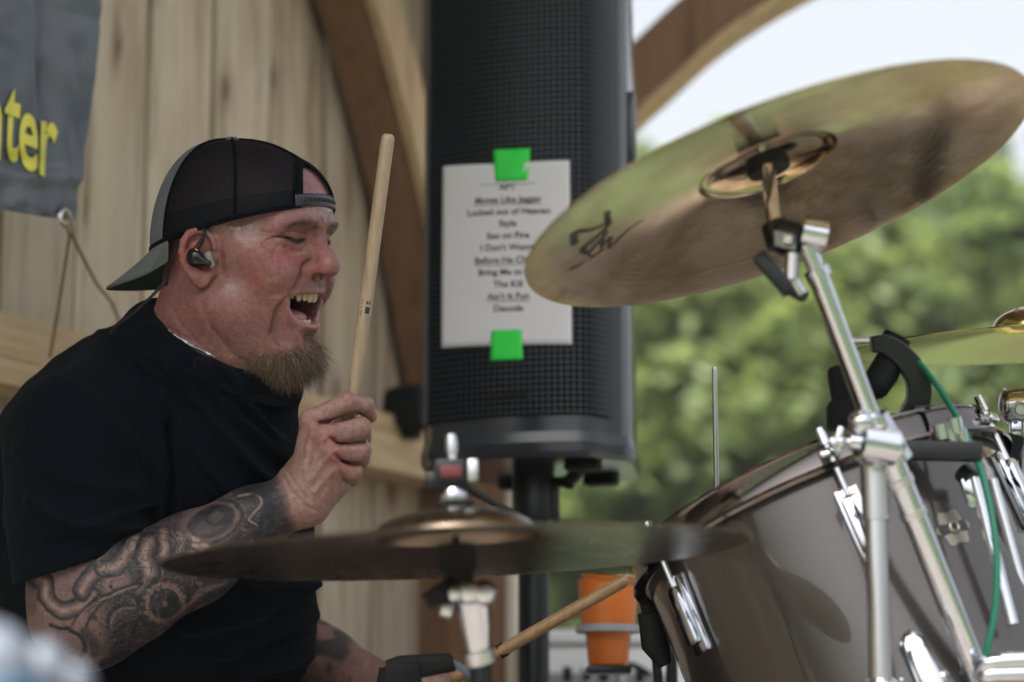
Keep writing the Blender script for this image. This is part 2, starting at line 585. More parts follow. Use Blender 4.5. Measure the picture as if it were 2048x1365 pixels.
# beams and unseen roof above the frame, roof edges trimmed to steer the light
MB().box(W0 + T * (-0.3) + NW * 0.05 + np.array([0, 0, 2.74]), (4.0, 0.16, 0.2), WM, bev=0.006).build('beam', M['timber'], pav)
MB().box((0.62, D2 + 0.08, 2.74), (1.5, 0.16, 0.2), bev=0.006).build('beam', M['timber'], pav)
MB().box((-2.4, 3.6, 2.98), (6.2, 5.4, 0.08), bev=0.01).build('roof', M['roof'], pav)
dk = MB().box((0, 0, 0), (0.138, 6.0, 0.04), bev=0.003).build('deck_board', M['deck']); dkm = dk.data; bpy.data.objects.remove(dk)
stage = empty('stage', (0, 3.7, 0), None, None); stage['kind'] = 'structure'; stage['label'] = 'low wooden stage deck under the drum kit'
MB().box((0, 3.7, -0.49), (8.9, 5.9, 0.8)).build('stage_base', M['timber'], stage)
for i in range(64):
    o = bpy.data.objects.new('deck_board', dkm); o.location = (-4.45 + i * 0.142, 3.7, -0.05); link(o, stage)

# ================================================================== banner with lettering, grommet and rope
def banner_mat():
    m = mat('banner_cloth', (0.11, 0.125, 0.15), 0.42, spec=0.6); n = N(m)
    v = n.coord('Object')
    a = n.noise(v, 9, 4)
    n.base(n.ramp(a, [(0.3, (0.075, 0.09, 0.115)), (0.7, (0.112, 0.128, 0.155))]))
    f = n.noise(v, 900, 2)
    n.bump(f, 0.1, 0.001)
    return m
M['banner'] = banner_mat()
M['yellow'] = mat('banner_yellow_print', (0.75, 0.70, 0.10), 0.45)
M['rope'] = mat('jute_rope', (0.22, 0.15, 0.08), 0.9)
M['zinc'] = mat('zinc', (0.62, 0.6, 0.56), 0.35, metal=1.0)

BOFF = 0.22
# the banner hangs a little in front of the wall; its corners read off the picture plane of the wall
bR = [wall_hit(u, v, BOFF) for u, v in ((205, -120), (196, 0), (190, 80), (183, 170), (172, 280), (161, 370), (149, 440), (139, 466))]
bR = spline(bR, 40)
BL = 1.0
def banner_pt(a, b):
    """a: metres left of the hem (0..BL), b: 0 top .. 1 bottom"""
    k = b * 39; i = min(int(k), 38); f = k - i
    p = bR[i] * (1 - f) + bR[i + 1] * f
    sag = 0.028 * math.exp(-a * 14) * max(0, b - 0.86) / 0.14
    z = p[2] + sag - 0.012 * a
    w = 0.006 * math.sin(a * 38 + 2.6 * b + 0.6) * (1 - 0.55 * b) + 0.003 * math.sin(a * 83 + 7 * b)
    w += 0.004 * math.sin(a * 30 - b * 44) * math.exp(-((b - 0.72) / 0.05) ** 2) * 1.6
    w += 0.0035 * math.sin(a * 95 + 3 * b) * math.exp(-((b - 0.85) / 0.045) ** 2) * 1.6
    w += 0.007 * math.sin(a * 60 + b * 25) * math.exp(-((b - 0.45) / 0.06) ** 2) * math.exp(-((a - 0.09) / 0.05) ** 2)
    w += 0.0035 * float(mnoise.noise((a * 22, b * 16, 3.0)))
    w += -0.018 * math.exp(-((a - 0.085) / 0.022) ** 2) * max(0.0, 1 - b / 0.55)
    q = p - T * a + NW * w
    return np.array([q[0], q[1], z])
mb = MB()
NA, NB = 190, 260
vs_ = [banner_pt(BL * i / NA, j / NB) for j in range(NB + 1) for i in range(NA + 1)]
fs_ = [(j * (NA + 1) + i, j * (NA + 1) + i + 1, (j + 1) * (NA + 1) + i + 1, (j + 1) * (NA + 1) + i) for j in range(NB) for i in range(NA)]
ban = empty('banner', bR[-1], 'dark grey wrinkled banner with yellow letters ter hanging on the wall', 'banner')
mb.add(vs_, fs_).build('cloth', M['banner'], ban, merge=False, angle=180)

def text_mesh(body, size=1.0, bold=0.0, align='LEFT', cuts=0, shear=0.0):
    cu = bpy.data.curves.new('txt', 'FONT'); cu.body = body; cu.size = size; cu.align_x = align; cu.offset = bold; cu.shear = shear
    cu.resolution_u = 5
    o = bpy.data.objects.new('txt', cu); col.objects.link(o)
    dg = bpy.context.evaluated_depsgraph_get()
    me_ = bpy.data.meshes.new_from_object(o.evaluated_get(dg))
    bpy.data.objects.remove(o); bpy.data.curves.remove(cu)
    bm = bmesh.new(); bm.from_mesh(me_); bpy.data.meshes.remove(me_)
    bmesh.ops.triangulate(bm, faces=bm.faces)
    for _ in range(cuts):
        bmesh.ops.subdivide_edges(bm, edges=[e for e in bm.edges if e.calc_length() > size * 0.05], cuts=1)
        bmesh.ops.triangulate(bm, faces=bm.faces)
    bm.verts.index_update()
    v = np.array([x.co[:] for x in bm.verts]); f = [[x.index for x in q.verts] for q in bm.faces]
    bm.free()
    return v, f
# position of a banner point in the picture, used to set the letters
# hem metres / height fractions for each letter
def s_at(u, v): 
    p = wall_hit(u, v, BOFF)
    hem = np.array([np.interp(-p[2], -bR[:, 2], bR[:, k]) for k in range(3)])
    return (hem - p) @ T
def b_at(u, v):
    p = wall_hit(u, v, BOFF); z = p[2] + 0.012 * s_at(u, v)
    return float(np.interp(-z, -bR[:, 2], np.linspace(0, 1, 40)))
def letter(ch, quad):
    """set a letter into the four picture-side corners TL, TR, BR, BL of its place on the cloth"""
    v, f = text_mesh(ch, 1.0, 0.018, cuts=6)
    x0, x1 = v[:, 0].min(), v[:, 0].max(); y0, y1 = v[:, 1].min(), v[:, 1].max()
    q = np.array(quad, float); out = []
    for p in v:
        fx = (p[0] - x0) / (x1 - x0); fy = 1 - (p[1] - y0) / (y1 - y0)
        uv = (q[0] * (1 - fx) + q[1] * fx) * (1 - fy) + (q[3] * (1 - fx) + q[2] * fx) * fy
        a_, b_ = s_at(*uv), b_at(*uv)
        for _ in range(4):                      # keep the print true on the wrinkled cloth
            r_ = banner_pt(a_, b_) - CAM
            a_ += (1024 + FPX * (r_ @ RT) / (r_ @ FW) - uv[0]) / 900.0
            b_ -= (682.5 - FPX * (r_ @ UP) / (r_ @ FW) - uv[1]) / 700.0
        out.append(banner_pt(a_, b_) + NW * 0.004)
    MB().add(out, f).build('letter', M['yellow'], ban, merge=False, angle=180)
letter('r', [(78, 240), (112, 250), (106, 366), (74, 350)])
letter('e', [(35, 220), (72, 236), (71, 350), (33, 335)])
letter('t', [(7, 172), (41, 182), (30, 330), (2, 316)])
letter('n', [(-46, 188), (1, 200), (-4, 322), (-50, 305)])
gp = banner_pt(s_at(131, 438), b_at(131, 438)) + NW * 0.003
gx = MB()
gx.lathe(gp, NW, [(0.0075, 0), (0.0080, 0.0022), (0.0105, 0.003), (0.013, 0.0022), (0.0145, 0), ], 28).build('grommet', M['zinc'], ban)
rk = W0 + NW * 0.03
mb = MB()
r_end1 = wall_hit(100, 715, 0.10); r_end2 = wall_hit(238, 640, 0.10)
rp = [gp - NW * 0.01, gp + NW * 0.008, gp + NW * 0.004 + np.array([0.006, 0, -0.013])]
kn = gp + np.array([0.008, -0.002, -0.02])
mb.tube(rp + [kn], 0.0032, 8)
mb.ball(kn, 0.006, 10)
mb.tube(spline([kn, (kn + r_end1) / 2 + np.array([0, 0, -0.004]), r_end1], 12), 0.0024, 8)
mb.tube(spline([kn, (kn + r_end2) / 2 + np.array([0, 0, -0.006]), r_end2, r_end2 + np.array([0.06, 0.02, -0.2])], 16), 0.0024, 8)
one_thing(mb, 'rope', M['rope'], 'thin jute rope tied to the banner grommet, its two ends running down the planks', 'rope')
# ================================================================== trees beyond the pavilion
def leaf_mat(name, a, b):
    m = mat(name, a, 0.55); n = N(m)
    gi = n.n('NewGeometry')
    c = n.ramp(gi.outputs['Random Per Island'], [(0.0, a), (1.0, b)])
    n.base(c)
    tr = n.n('BsdfTranslucent'); n.l(n.mix(0.6, c, (0.24, 0.29, 0.07)), tr.inputs[0])
    mx = n.n('MixShader'); mx.inputs[0].default_value = 0.58
    n.l(n.bs.outputs[0], mx.inputs[1]); n.l(tr.outputs[0], mx.inputs[2]); n.l(mx.outputs[0], n.out.inputs[0])
    return m
M['leaf_a'] = leaf_mat('leaf_light', (0.12, 0.17, 0.052), (0.19, 0.235, 0.085))
M['leaf_b'] = leaf_mat('leaf_mid', (0.095, 0.145, 0.055), (0.155, 0.21, 0.08))
M['leaf_c'] = leaf_mat('leaf_deep', (0.075, 0.12, 0.055), (0.125, 0.18, 0.075))
M['bark'] = mat('bark', (0.09, 0.07, 0.05), 0.9)
nb_ = N(M['bark']); vb = nb_.coord('Object', (6, 6, 1.2)); nb_.bump(nb_.noise(vb, 4, 5), 0.8, 0.05)

def tree_mesh(seed, H, Rr, leaf, dens=1.0):
    r = np.random.default_rng(seed)
    tr = MB()
    top = H * 0.8
    trunk = [np.array([0.15 * math.sin(z * 0.7 + seed), 0.15 * math.cos(z * 0.5), z]) for z in np.linspace(0, top, 9)]
    tr.tube(trunk, list(np.linspace(H * 0.028, 0.03, 9)), 10)
    cl = []
    for k in range(26):
        z = r.uniform(0.12, 0.78) * H
        an = r.uniform(0, 2 * math.pi)
        f = z / H
        ln = Rr * (1.0 - 0.55 * abs(f - 0.42) / 0.5) * r.uniform(0.7, 1.05)
        b0 = np.array([0, 0, z]); b1 = b0 + np.array([math.cos(an) * ln * 0.6, math.sin(an) * ln * 0.6, ln * 0.25]); b2 = b0 + np.array([math.cos(an) * ln, math.sin(an) * ln, ln * 0.35])
        tr.tube([b0, b1, b2], [0.06, 0.035, 0.012], 6)
        cl += [b1, b2, (b1 + b2) / 2 + r.normal(0, .3, 3)]
    for k in range(34):
        an = r.uniform(0, 2 * math.pi); z = r.uniform(0.08, 0.97)
        rad = Rr * math.sqrt(max(0.03, 1 - ((z - 0.45) / 0.58) ** 2)) * r.uniform(0.55, 1.0)
        cl.append(np.array([math.cos(an) * rad, math.sin(an) * rad, z * H]))
    big = len(cl)
    for k in range(150):
        an = r.uniform(0, 2 * math.pi); z = r.uniform(0.05, 1.0)
        rad = Rr * math.sqrt(max(0.03, 1 - ((z - 0.45) / 0.60) ** 2)) * r.uniform(0.7, 1.12)
        cl.append(np.array([math.cos(an) * rad, math.sin(an) * rad, z * H]))
    cl = np.array(cl)
    per = int(150 * dens)
    csz = r.uniform(0.5, 1.1, len(cl)) * Rr * np.where(np.arange(len(cl)) < big, 0.36, 0.17)
    d = r.normal(0, 1, (len(cl), per, 3)); d /= np.linalg.norm(d, axis=2)[:, :, None]
    c = cl[:, None] + d * (csz[:, None, None] * r.uniform(0.35, 1.0, (len(cl), per, 1)) ** 0.5) * np.array([1.1, 1.1, 0.75])
    c = c.reshape(-1, 3); dn = d.reshape(-1, 3)
    nrm = dn * 0.35 + r.normal(0, 0.38, c.shape) + np.array([-0.15, -0.25, 0.65]); nrm /= np.linalg.norm(nrm, axis=1)[:, None]
    a = np.cross(nrm, r.normal(0, 1, c.shape)); a /= np.linalg.norm(a, axis=1)[:, None]; b = np.cross(nrm, a)
    s = r.uniform(0.055, 0.10, (len(c), 1))
    v = np.stack([c + a * s * 1.5, c + b * s * 0.75, c - a * s * 1.5, c - b * s * 0.75], 1).reshape(-1, 3)
    f = np.arange(len(v)).reshape(-1, 4)
    return tr, v, f

protos = []
for i, (H, Rr, lf) in enumerate(((9.6, 3.1, 'leaf_a'), (8.6, 2.7, 'leaf_b'), (10.4, 3.0, 'leaf_c'), (7.2, 2.9, 'leaf_a'))):
    tr, v, f = tree_mesh(40 + i, H, Rr, lf)
    to = tr.build('trunk', M['bark']); tm = to.data; bpy.data.objects.remove(to)
    co = np_mesh('crown', v, f, M[lf], smooth=False); cm = co.data; bpy.data.objects.remove(co)
    protos.append((tm, cm))
kinds = ['light green leafy tree', 'mid green leafy tree', 'tall deep green tree', 'low spreading light green tree']
spots = [  # x, y, proto, scale, where
    (0.4, 31, 1, 0.93, 'just past the speaker pole'), (2.3, 28, 3, 1.0, 'beyond the upright rod'), (4.0, 32, 0, 0.86, 'behind the boom arm of the crash cymbal'),
    (5.6, 27, 1, 0.80, 'beyond the tom microphone'), (7.2, 31, 2, 0.80, 'at the far side of the frame'), (8.6, 28, 0, 0.80, 'nearest the frame edge'),
    (1.4, 39, 2, 0.92, 'in the second row near the speaker'), (3.6, 41, 0, 1.0, 'in the second row above the tom'), (6.2, 38, 2, 0.93, 'in the second row under the crash cymbal'),
    (9.0, 40, 1, 1.10, 'in the second row at the edge of the frame')]
for i, (x, y, p, s, w) in enumerate(spots):
    t = empty('leafy_tree', (x, y, -0.9), f'{kinds[p]} {w}', 'tree', 'trees beyond the pavilion')
    t.rotation_euler = (0, 0, i * 1.7); s *= 1.2; t.scale = (s, s, s)
    for nm, dm in (('trunk', protos[p][0]), ('crown', protos[p][1])):
        o = bpy.data.objects.new(nm, dm); col.objects.link(o); o.parent = t
# ================================================================== the drummer: head
HS = 1.013
TH = R_(26.5)
HO = P(486, 525, 2.80)
HF = math.cos(TH) * RT - math.sin(TH) * FW
HL = math.sin(TH) * RT + math.cos(TH) * FW
def H2W(p):
    p = np.asarray(p, float)
    return HO + HS * (p[..., 0:1] * HF + p[..., 1:2] * HL + p[..., 2:3] * UP)

def sym(p):
    q = p.copy(); q[:, 1] = np.sqrt(p[:, 1] ** 2 + 1e-6); return q

def mouth2d(p):
    y, z = p[:, 1], p[:, 2]
    zc = -0.0435
    rz = np.where(z < zc, 0.0270, 0.0065)
    ry = np.where(z < zc, 0.0335 - 0.10 * np.clip(zc - z, 0, 0.05), 0.0325)
    q = np.sqrt((y / ry) ** 2 + ((z - zc) / rz) ** 2) + 1e-6
    return (q - 1) * np.minimum(rz, ry) * 0.9

def g2(p, d, pts, r, depth, ax=(1, 2), gate=None):
    q = p[:, list(ax)]
    best = np.full(len(p), 9.0, np.float32)
    for (a, b) in zip(pts[:-1], pts[1:]):
        a = np.array(a, np.float32); b = np.array(b, np.float32); ab = b - a
        h = np.clip(((q - a) @ ab) / (ab @ ab), 0, 1)
        e = q - a - h[:, None] * ab
        best = np.minimum(best, np.sqrt((e * e).sum(1)))
    g = depth * np.exp(-(best / r) ** 2)
    if gate is not None: g = g * gate
    return d + g

def head_skin(p):
    s = sym(p)
    se = s.copy(); se[:, 2] += 0.005
    d = ell(p, (-0.001, 0, 0.05), (0.099, 0.079, 0.087))
    d = smin(d, ell(p, (0.048, 0, 0.045), (0.054, 0.062, 0.06)), 0.03)
    d = smin(d, ell(p, (0.043, 0, -0.014), (0.052, 0.061, 0.06)), 0.025)
    # jaw, heavy cheeks and neck
    d = smin(d, ell(p, (0.022, 0, -0.052), (0.062, 0.069, 0.052)), 0.03)
    d = smin(d, cap(s, (0.000, 0.052, -0.055), (0.060, 0.020, -0.105), 0.025, 0.020), 0.03)
    d = smin(d, ell(p, (0.064, 0, -0.100), (0.025, 0.028, 0.024)), 0.022)
    d = smin(d, ell(p, (0.024, 0, -0.104), (0.050, 0.052, 0.027)), 0.022)
    neck = cap(p, (-0.028, 0, -0.01), (-0.042, 0.0, -0.135), 0.066, 0.076)
    neck = smin(neck, cap(p, (-0.012, 0, -0.09), (-0.018, 0, -0.145), 0.05, 0.058), 0.03)
    d = smin(d, neck, 0.018)
    d = smin(d, ell(p, (-0.07, 0, -0.075), (0.03, 0.05, 0.03)), 0.03)
    # cheek apples, brow, temples
    d = smin(d, ell(s, (0.068, 0.041, -0.018), (0.026, 0.026, 0.026)), 0.014)
    d = smin(d, ell(s, (0.045, 0.058, 0.004), (0.03, 0.014, 0.014)), 0.02)
    d = smin(d, chain(se, [(0.0955, 0.006, 0.0455), (0.0925, 0.026, 0.0485), (0.0755, 0.050, 0.0435)], [0.0105, 0.0105, 0.009]), 0.012)
    d = sub(d, ell(s, (0.062, 0.078, 0.055), (0.03, 0.012, 0.022)), 0.02)
    # eye sockets and closed lids
    d = sub(d, ell(se, (0.103, 0.031, 0.0285), (0.0125, 0.016, 0.0085)), 0.013)
    d = sub(d, ell(se, (0.113, 0.0155, 0.027), (0.013, 0.007, 0.013)), 0.012)
    d = smin(d, ell(se, (0.0775, 0.0325, 0.0315), (0.0135, 0.0160, 0.0120)), 0.005)
    # nose
    nose = chain(p, [(0.090, 0, 0.040), (0.0985, 0, 0.022), (0.1105, 0, 0.003), (0.1145, 0, -0.0055)], [0.0080, 0.0078, 0.0088, 0.0104], 0.010)
    nose = smin(nose, cap(s, (0.104, 0.0105, -0.0085), (0.0915, 0.0162, -0.0115), 0.0062, 0.0070), 0.007)
    nose = smin(nose, ell(p, (0.1120, 0, -0.0085), (0.0125, 0.0112, 0.0092)), 0.008)
    d = smin(d, nose, 0.0065)
    # muzzle and lips
    d = smin(d, ell(p, (0.077, 0, -0.030), (0.022, 0.031, 0.016)), 0.012)
    lip = chain(s, [(0.0945, 0, -0.0350), (0.0885, 0.012, -0.0347), (0.0805, 0.023, -0.0370), (0.0705, 0.0335, -0.045)], [0.0058, 0.0062, 0.0052, 0.0042])
    lip = smin(lip, chain(s, [(0.0900, 0, -0.0745), (0.0855, 0.012, -0.0725), (0.0780, 0.0225, -0.065), (0.0705, 0.0335, -0.047)], [0.0070, 0.0068, 0.0056, 0.0042]), 0.004)
    d = smin(d, lip, 0.007)
    d = smin(d, ell(p, (0.070, 0, -0.096), (0.021, 0.024, 0.016)), 0.012)
    d = sub(d, ell(p, (0.097, 0, -0.0870), (0.011, 0.02, 0.006)), 0.008)
    # folds: nasolabial, mouth side, lids, crow's feet, jaw-neck
    ft = np.clip((p[:, 0] - 0.035) / 0.02, 0, 1)
    sd = np.clip((s[:, 1] - 0.02) / 0.02, 0, 1)
    d = g2(s, d, [(0.019, -0.008), (0.026, -0.018), (0.034, -0.028), (0.0405, -0.042), (0.0435, -0.056), (0.0425, -0.074), (0.036, -0.090)], 0.0055, 0.0036, gate=ft)
    d = g2(s, d, [(0.037, -0.047), (0.0375, -0.058), (0.034, -0.072), (0.027, -0.085)], 0.0032, -0.0022, gate=ft)
    d = g2(s, d, [(0.0475, -0.040), (0.051, -0.056), (0.050, -0.074)], 0.006, -0.0022, gate=ft)
    d = g2(se, d, [(0.0165, 0.0285), (0.025, 0.0265), (0.034, 0.0265), (0.043, 0.0290), (0.053, 0.0315)], 0.0013, 0.0034, gate=ft)
    d = g2(se, d, [(0.016, 0.0325), (0.025, 0.0365), (0.037, 0.0375), (0.050, 0.0345)], 0.0016, 0.0020, gate=ft)
    d = g2(se, d, [(0.053, 0.031), (0.061, 0.026), (0.066, 0.020)], 0.0018, 0.0013, gate=ft)
    d = g2(se, d, [(0.053, 0.034), (0.062, 0.035)], 0.0016, 0.0010, gate=ft)
    d = g2(se, d, [(0.016, 0.0215), (0.026, 0.0155), (0.037, 0.0145), (0.047, 0.0190)], 0.0024, 0.0017, gate=ft)
    d = g2(s, d, [(0.0165, -0.0015), (0.0222, -0.0045), (0.0245, -0.0115), (0.0225, -0.0185)], 0.0020, 0.0038, gate=ft)
    d = g2(se, d, [(0.0065, 0.052), (0.0060, 0.040)], 0.0018, 0.0014, gate=ft)
    for zf in (0.056, 0.0625):
        d = g2(s, d, [(0.0, zf), (0.02, zf + 0.001), (0.042, zf - 0.003)], 0.0016, 0.0007, gate=ft)
    for q_, dep in (([(0.018, 0.018), (0.03, 0.012), (0.045, 0.012)], 0.0007), ([(0.050, 0.0225), (0.060, 0.014), (0.064, 0.006)], 0.0008), ([(0.052, 0.030), (0.064, 0.031)], 0.0008)):
        d = g2(se, d, q_, 0.0012, dep, gate=ft)
    for x0_ in (0.0, 0.012, 0.024):
        d = g2(p, d, [(-0.05 + x0_, -0.055 - x0_), (-0.02 + x0_, -0.095 - 0.6 * x0_), (0.0 + x0_, -0.125)], 0.002, 0.0006, ax=(0, 2), gate=sd)
    d = g2(s, d, [(0.0, -0.026), (0.0, -0.034)], 0.003, 0.0012, gate=ft)
    d = g2(p, d, [(-0.004, -0.048), (0.006, -0.075), (0.022, -0.102), (0.045, -0.122), (0.06, -0.128)], 0.0036, 0.0014, ax=(0, 2), gate=sd)
    d = g2(p, d, [(-0.012, -0.048), (0.0, -0.085), (0.012, -0.11)], 0.012, -0.0006, ax=(0, 2), gate=sd)
    d = g2(p, d, [(-0.055, -0.075), (-0.035, -0.085), (-0.02, -0.09)], 0.004, 0.0012, ax=(0, 2), gate=sd)
    # mouth opening and nostrils
    m2 = mouth2d(p)
    cut = smax(m2, 0.030 - p[:, 0], 0.01)
    d = sub(d, cut, 0.0045)
    d = sub(d, ell(s, (0.1045, 0.0080, -0.0180), (0.0085, 0.0042, 0.0052)), 0.002)
    return d

EC = np.array([-0.0045, -0.0820, 0.0022])
ESC = 0.93
_e = R_(24)
def ear_frame(p, side):
    q = p - np.array([EC[0], side * -EC[1] * 1.0, EC[2]], np.float32)
    a = q[:, 0] * math.cos(_e) + side * q[:, 1] * 0 
    # a: forward in ear plane, n: outward
    n = q[:, 1] * side
    a2 = q[:, 0] * math.cos(_e) - n * math.sin(_e)
    n2 = q[:, 0] * math.sin(_e) + n * math.cos(_e)
    return np.stack([a2, n2, q[:, 2]], 1) / ESC

def ear(p, side):
    q = ear_frame(p, side)
    a, n, b = q[:, 0], q[:, 1], q[:, 2]
    # helix outline as a closed polyline (a, b)
    out = [(0.0185, 0.0120), (0.0160, 0.0240), (0.0085, 0.0315), (-0.002, 0.0335), (-0.0120, 0.0295), (-0.0185, 0.0200), (-0.0205, 0.0080), (-0.0190, -0.0040), (-0.0145, -0.0140), (-0.0080, -0.0215)]
    hx = [(x, 0.0025 - 0.0035 * abs(i - 5) / 5.0 * 0.5, z) for i, (x, z) in enumerate(out)]
    d = chain(q, hx, [0.0034, 0.0040, 0.0044, 0.0047, 0.0047, 0.0046, 0.0044, 0.0042, 0.0042, 0.005], 0.002)
    # ear floor
    fl = np.maximum(np.sqrt(((a + 0.001) / 0.0185) ** 2 + ((b - 0.004) / 0.0295) ** 2) - 1, 0) * 0.02
    plate = np.sqrt(fl ** 2 + (n + 0.0055) ** 2) - 0.003
    d = smin(d, plate, 0.005)
    # antihelix, tragus, antitragus and lobe
    d = smin(d, chain(q, [(0.004, -0.002, 0.0235), (-0.0065, 0.000, 0.015), (-0.0110, 0.001, 0.003), (-0.0085, 0.000, -0.009), (-0.001, -0.001, -0.0145)], [0.0032, 0.0038, 0.0040, 0.0038, 0.0042]), 0.004)
    d = smin(d, chain(q, [(0.0175, -0.004, 0.006), (0.0165, -0.0015, -0.002), (0.0150, -0.004, -0.010)], [0.004, 0.0046, 0.004]), 0.005)
    d = smin(d, ell(q, (0.0025, -0.001, -0.0245), (0.0115, 0.0052, 0.0115)), 0.006)
    d = smin(d, cap(q, (0.013, -0.006, -0.020), (0.020, -0.010, -0.016), 0.0055, 0.006), 0.006)
    # concha hollow
    d = sub(d, ell(q, (0.0055, 0.001, -0.002), (0.0095, 0.0075, 0.0115)), 0.004)
    # back of the ear joins the skull
    d = smin(d, cap(q, (0.0105, -0.012, 0.020), (0.008, -0.013, -0.012), 0.0085, 0.0085), 0.006)
    return d * ESC

def head_fn(p):
    d = head_skin(p)
    for side in (-1, 1):
        e = np.full(len(p), 1.0, np.float32)
        m = (np.abs(p[:, 0] - EC[0]) < 0.06) & (np.abs(p[:, 2] - EC[2]) < 0.07) & (p[:, 1] * side > 0.03)
        if m.any():
            e[m] = ear(p[m], side)
            d = np.where(m, smin(d, e, 0.004), d)
    return d

hv, hf = sdf_mesh(head_fn, (-0.135, -0.125, -0.235), (0.14, 0.125, 0.15), 0.0015)

def sstep(x, a, b):
    t = np.clip((x - a) / (b - a), 0, 1); return t * t * (3 - 2 * t)
def blob(p, c, r):
    return np.exp(-(((p - np.array(c)) / np.array(r)) ** 2).sum(1))

def head_colors(v):
    s = v.copy(); s[:, 1] = np.abs(v[:, 1])
    base = np.array([0.205, 0.090, 0.081])
    c = np.tile(base, (len(v), 1))
    def mixc(c, w, t): return c * (1 - w[:, None]) + np.array(t) * w[:, None]
    nz = vnoise(v, 45, 1) * 0.5 + vnoise(v, 110, 2) * 0.35 + vnoise(v, 300, 3) * 0.25
    c *= (1 + 0.22 * nz)[:, None]
    red = 0.42 * blob(s, (0.112, 0, 0.0), (0.022, 0.022, 0.026)) + 0.70 * blob(s, (0.075, 0.045, -0.008), (0.034, 0.032, 0.032)) + 0.35 * blob(v, (0.085, 0, 0.09), (0.05, 0.06, 0.035)) + 0.35 * blob(s, (-0.02, 0.09, 0.015), (0.03, 0.03, 0.04)) + 0.25 * blob(v, (-0.02, 0, -0.09), (0.09, 0.12, 0.05))
    red = np.clip(red * (1 + 0.9 * vnoise(v, 70, 5) + 0.5 * vnoise(v, 180, 15)), 0, 0.85)
    c = mixc(c, red, (0.235, 0.056, 0.056))
    pale = 0.6 * blob(s, (0.092, 0.015, 0.012), (0.012, 0.012, 0.014)) + 0.45 * blob(s, (0.089, 0.033, 0.033), (0.014, 0.018, 0.007)) + 0.35 * blob(v, (0.09, 0, -0.032), (0.02, 0.03, 0.008))
    c = mixc(c, np.clip(pale, 0, 0.7), (0.27, 0.165, 0.14))
    # stubble shade on the shaved lip, jaw and scalp side
    area = 0.75 * blob(v, (0.088, 0, -0.028), (0.02, 0.034, 0.0075)) + 0.95 * blob(s, (0.03, 0.06, -0.082), (0.055, 0.045, 0.034)) + 0.45 * sstep(-v[:, 0], -0.01, 0.03) * sstep(-v[:, 2], -0.03, 0.03) + 0.5 * blob(s, (0.02, 0.07, 0.05), (0.05, 0.03, 0.02))
    c = mixc(c, np.clip(area, 0, 1) * 0.22, (0.095, 0.080, 0.076))
    chin = sstep(-v[:, 2], 0.094, 0.112) * sstep(v[:, 0], 0.022, 0.045)
    c = mixc(c, np.clip(chin * 0.55, 0, 1), (0.10, 0.070, 0.052))
    # freckles
    fr = sstep(vnoise(v, 260, 11), 0.62, 0.85) * 0.35
    c = mixc(c, fr, (0.15, 0.06, 0.05))
    # lips
    m2 = mouth2d(v)
    lw = (1 - sstep(m2, 0.0035, 0.0065)) * sstep(v[:, 0], 0.058, 0.066)
    c = mixc(c, lw * 0.65, (0.30, 0.135, 0.13))
    inside = (1 - sstep(m2, -0.002, 0.0012)) * (1 - sstep(v[:, 0], 0.080, 0.090)) + (1 - sstep(v[:, 0], 0.055, 0.062)) * (1 - sstep(m2, 0.001, 0.003))
    c = mixc(c, np.clip(inside, 0, 1) * 0.9, (0.17, 0.04, 0.045))
    deep = (1 - sstep(v[:, 0], 0.035, 0.06)) * (m2 < 0.003) * (v[:, 0] > 0.02) * (np.abs(v[:, 1]) < 0.034) * (np.abs(v[:, 2] + 0.06) < 0.03)
    c = mixc(c, deep * 0.75, (0.06, 0.012, 0.014))
    # dark lid line
    lid = g2(s.astype(np.float32), np.zeros(len(v), np.float32), [(0.0175, 0.023), (0.025, 0.0212), (0.034, 0.0212), (0.043, 0.0238), (0.050, 0.0255)], 0.0020, 1.0)
    c = mixc(c, lid * 0.9 * (v[:, 0] > 0.05), (0.02, 0.014, 0.013))
    # wetness map in alpha-like second colour
    wet = 1.0 * blob(v, (0.035, -0.072, -0.018), (0.016, 0.03, 0.022)) + 1.0 * blob(v, (0.03, -0.07, 0.040), (0.035, 0.03, 0.020)) + 0.7 * blob(v, (0.10, 0, 0.062), (0.03, 0.05, 0.018)) + 0.6 * blob(s, (0.085, 0.042, -0.012), (0.012, 0.014, 0.012)) + 0.5 * blob(v, (0.12, 0, -0.004), (0.01, 0.012, 0.014)) + 0.6 * blob(v, (0.07, 0, 0.11), (0.05, 0.05, 0.02))
    wet = np.clip(1.25 * wet + lw * 0.5 + np.clip(inside, 0, 1), 0, 1)
    return c, np.stack([wet, np.clip(area, 0, 1), 0 * wet], 1)

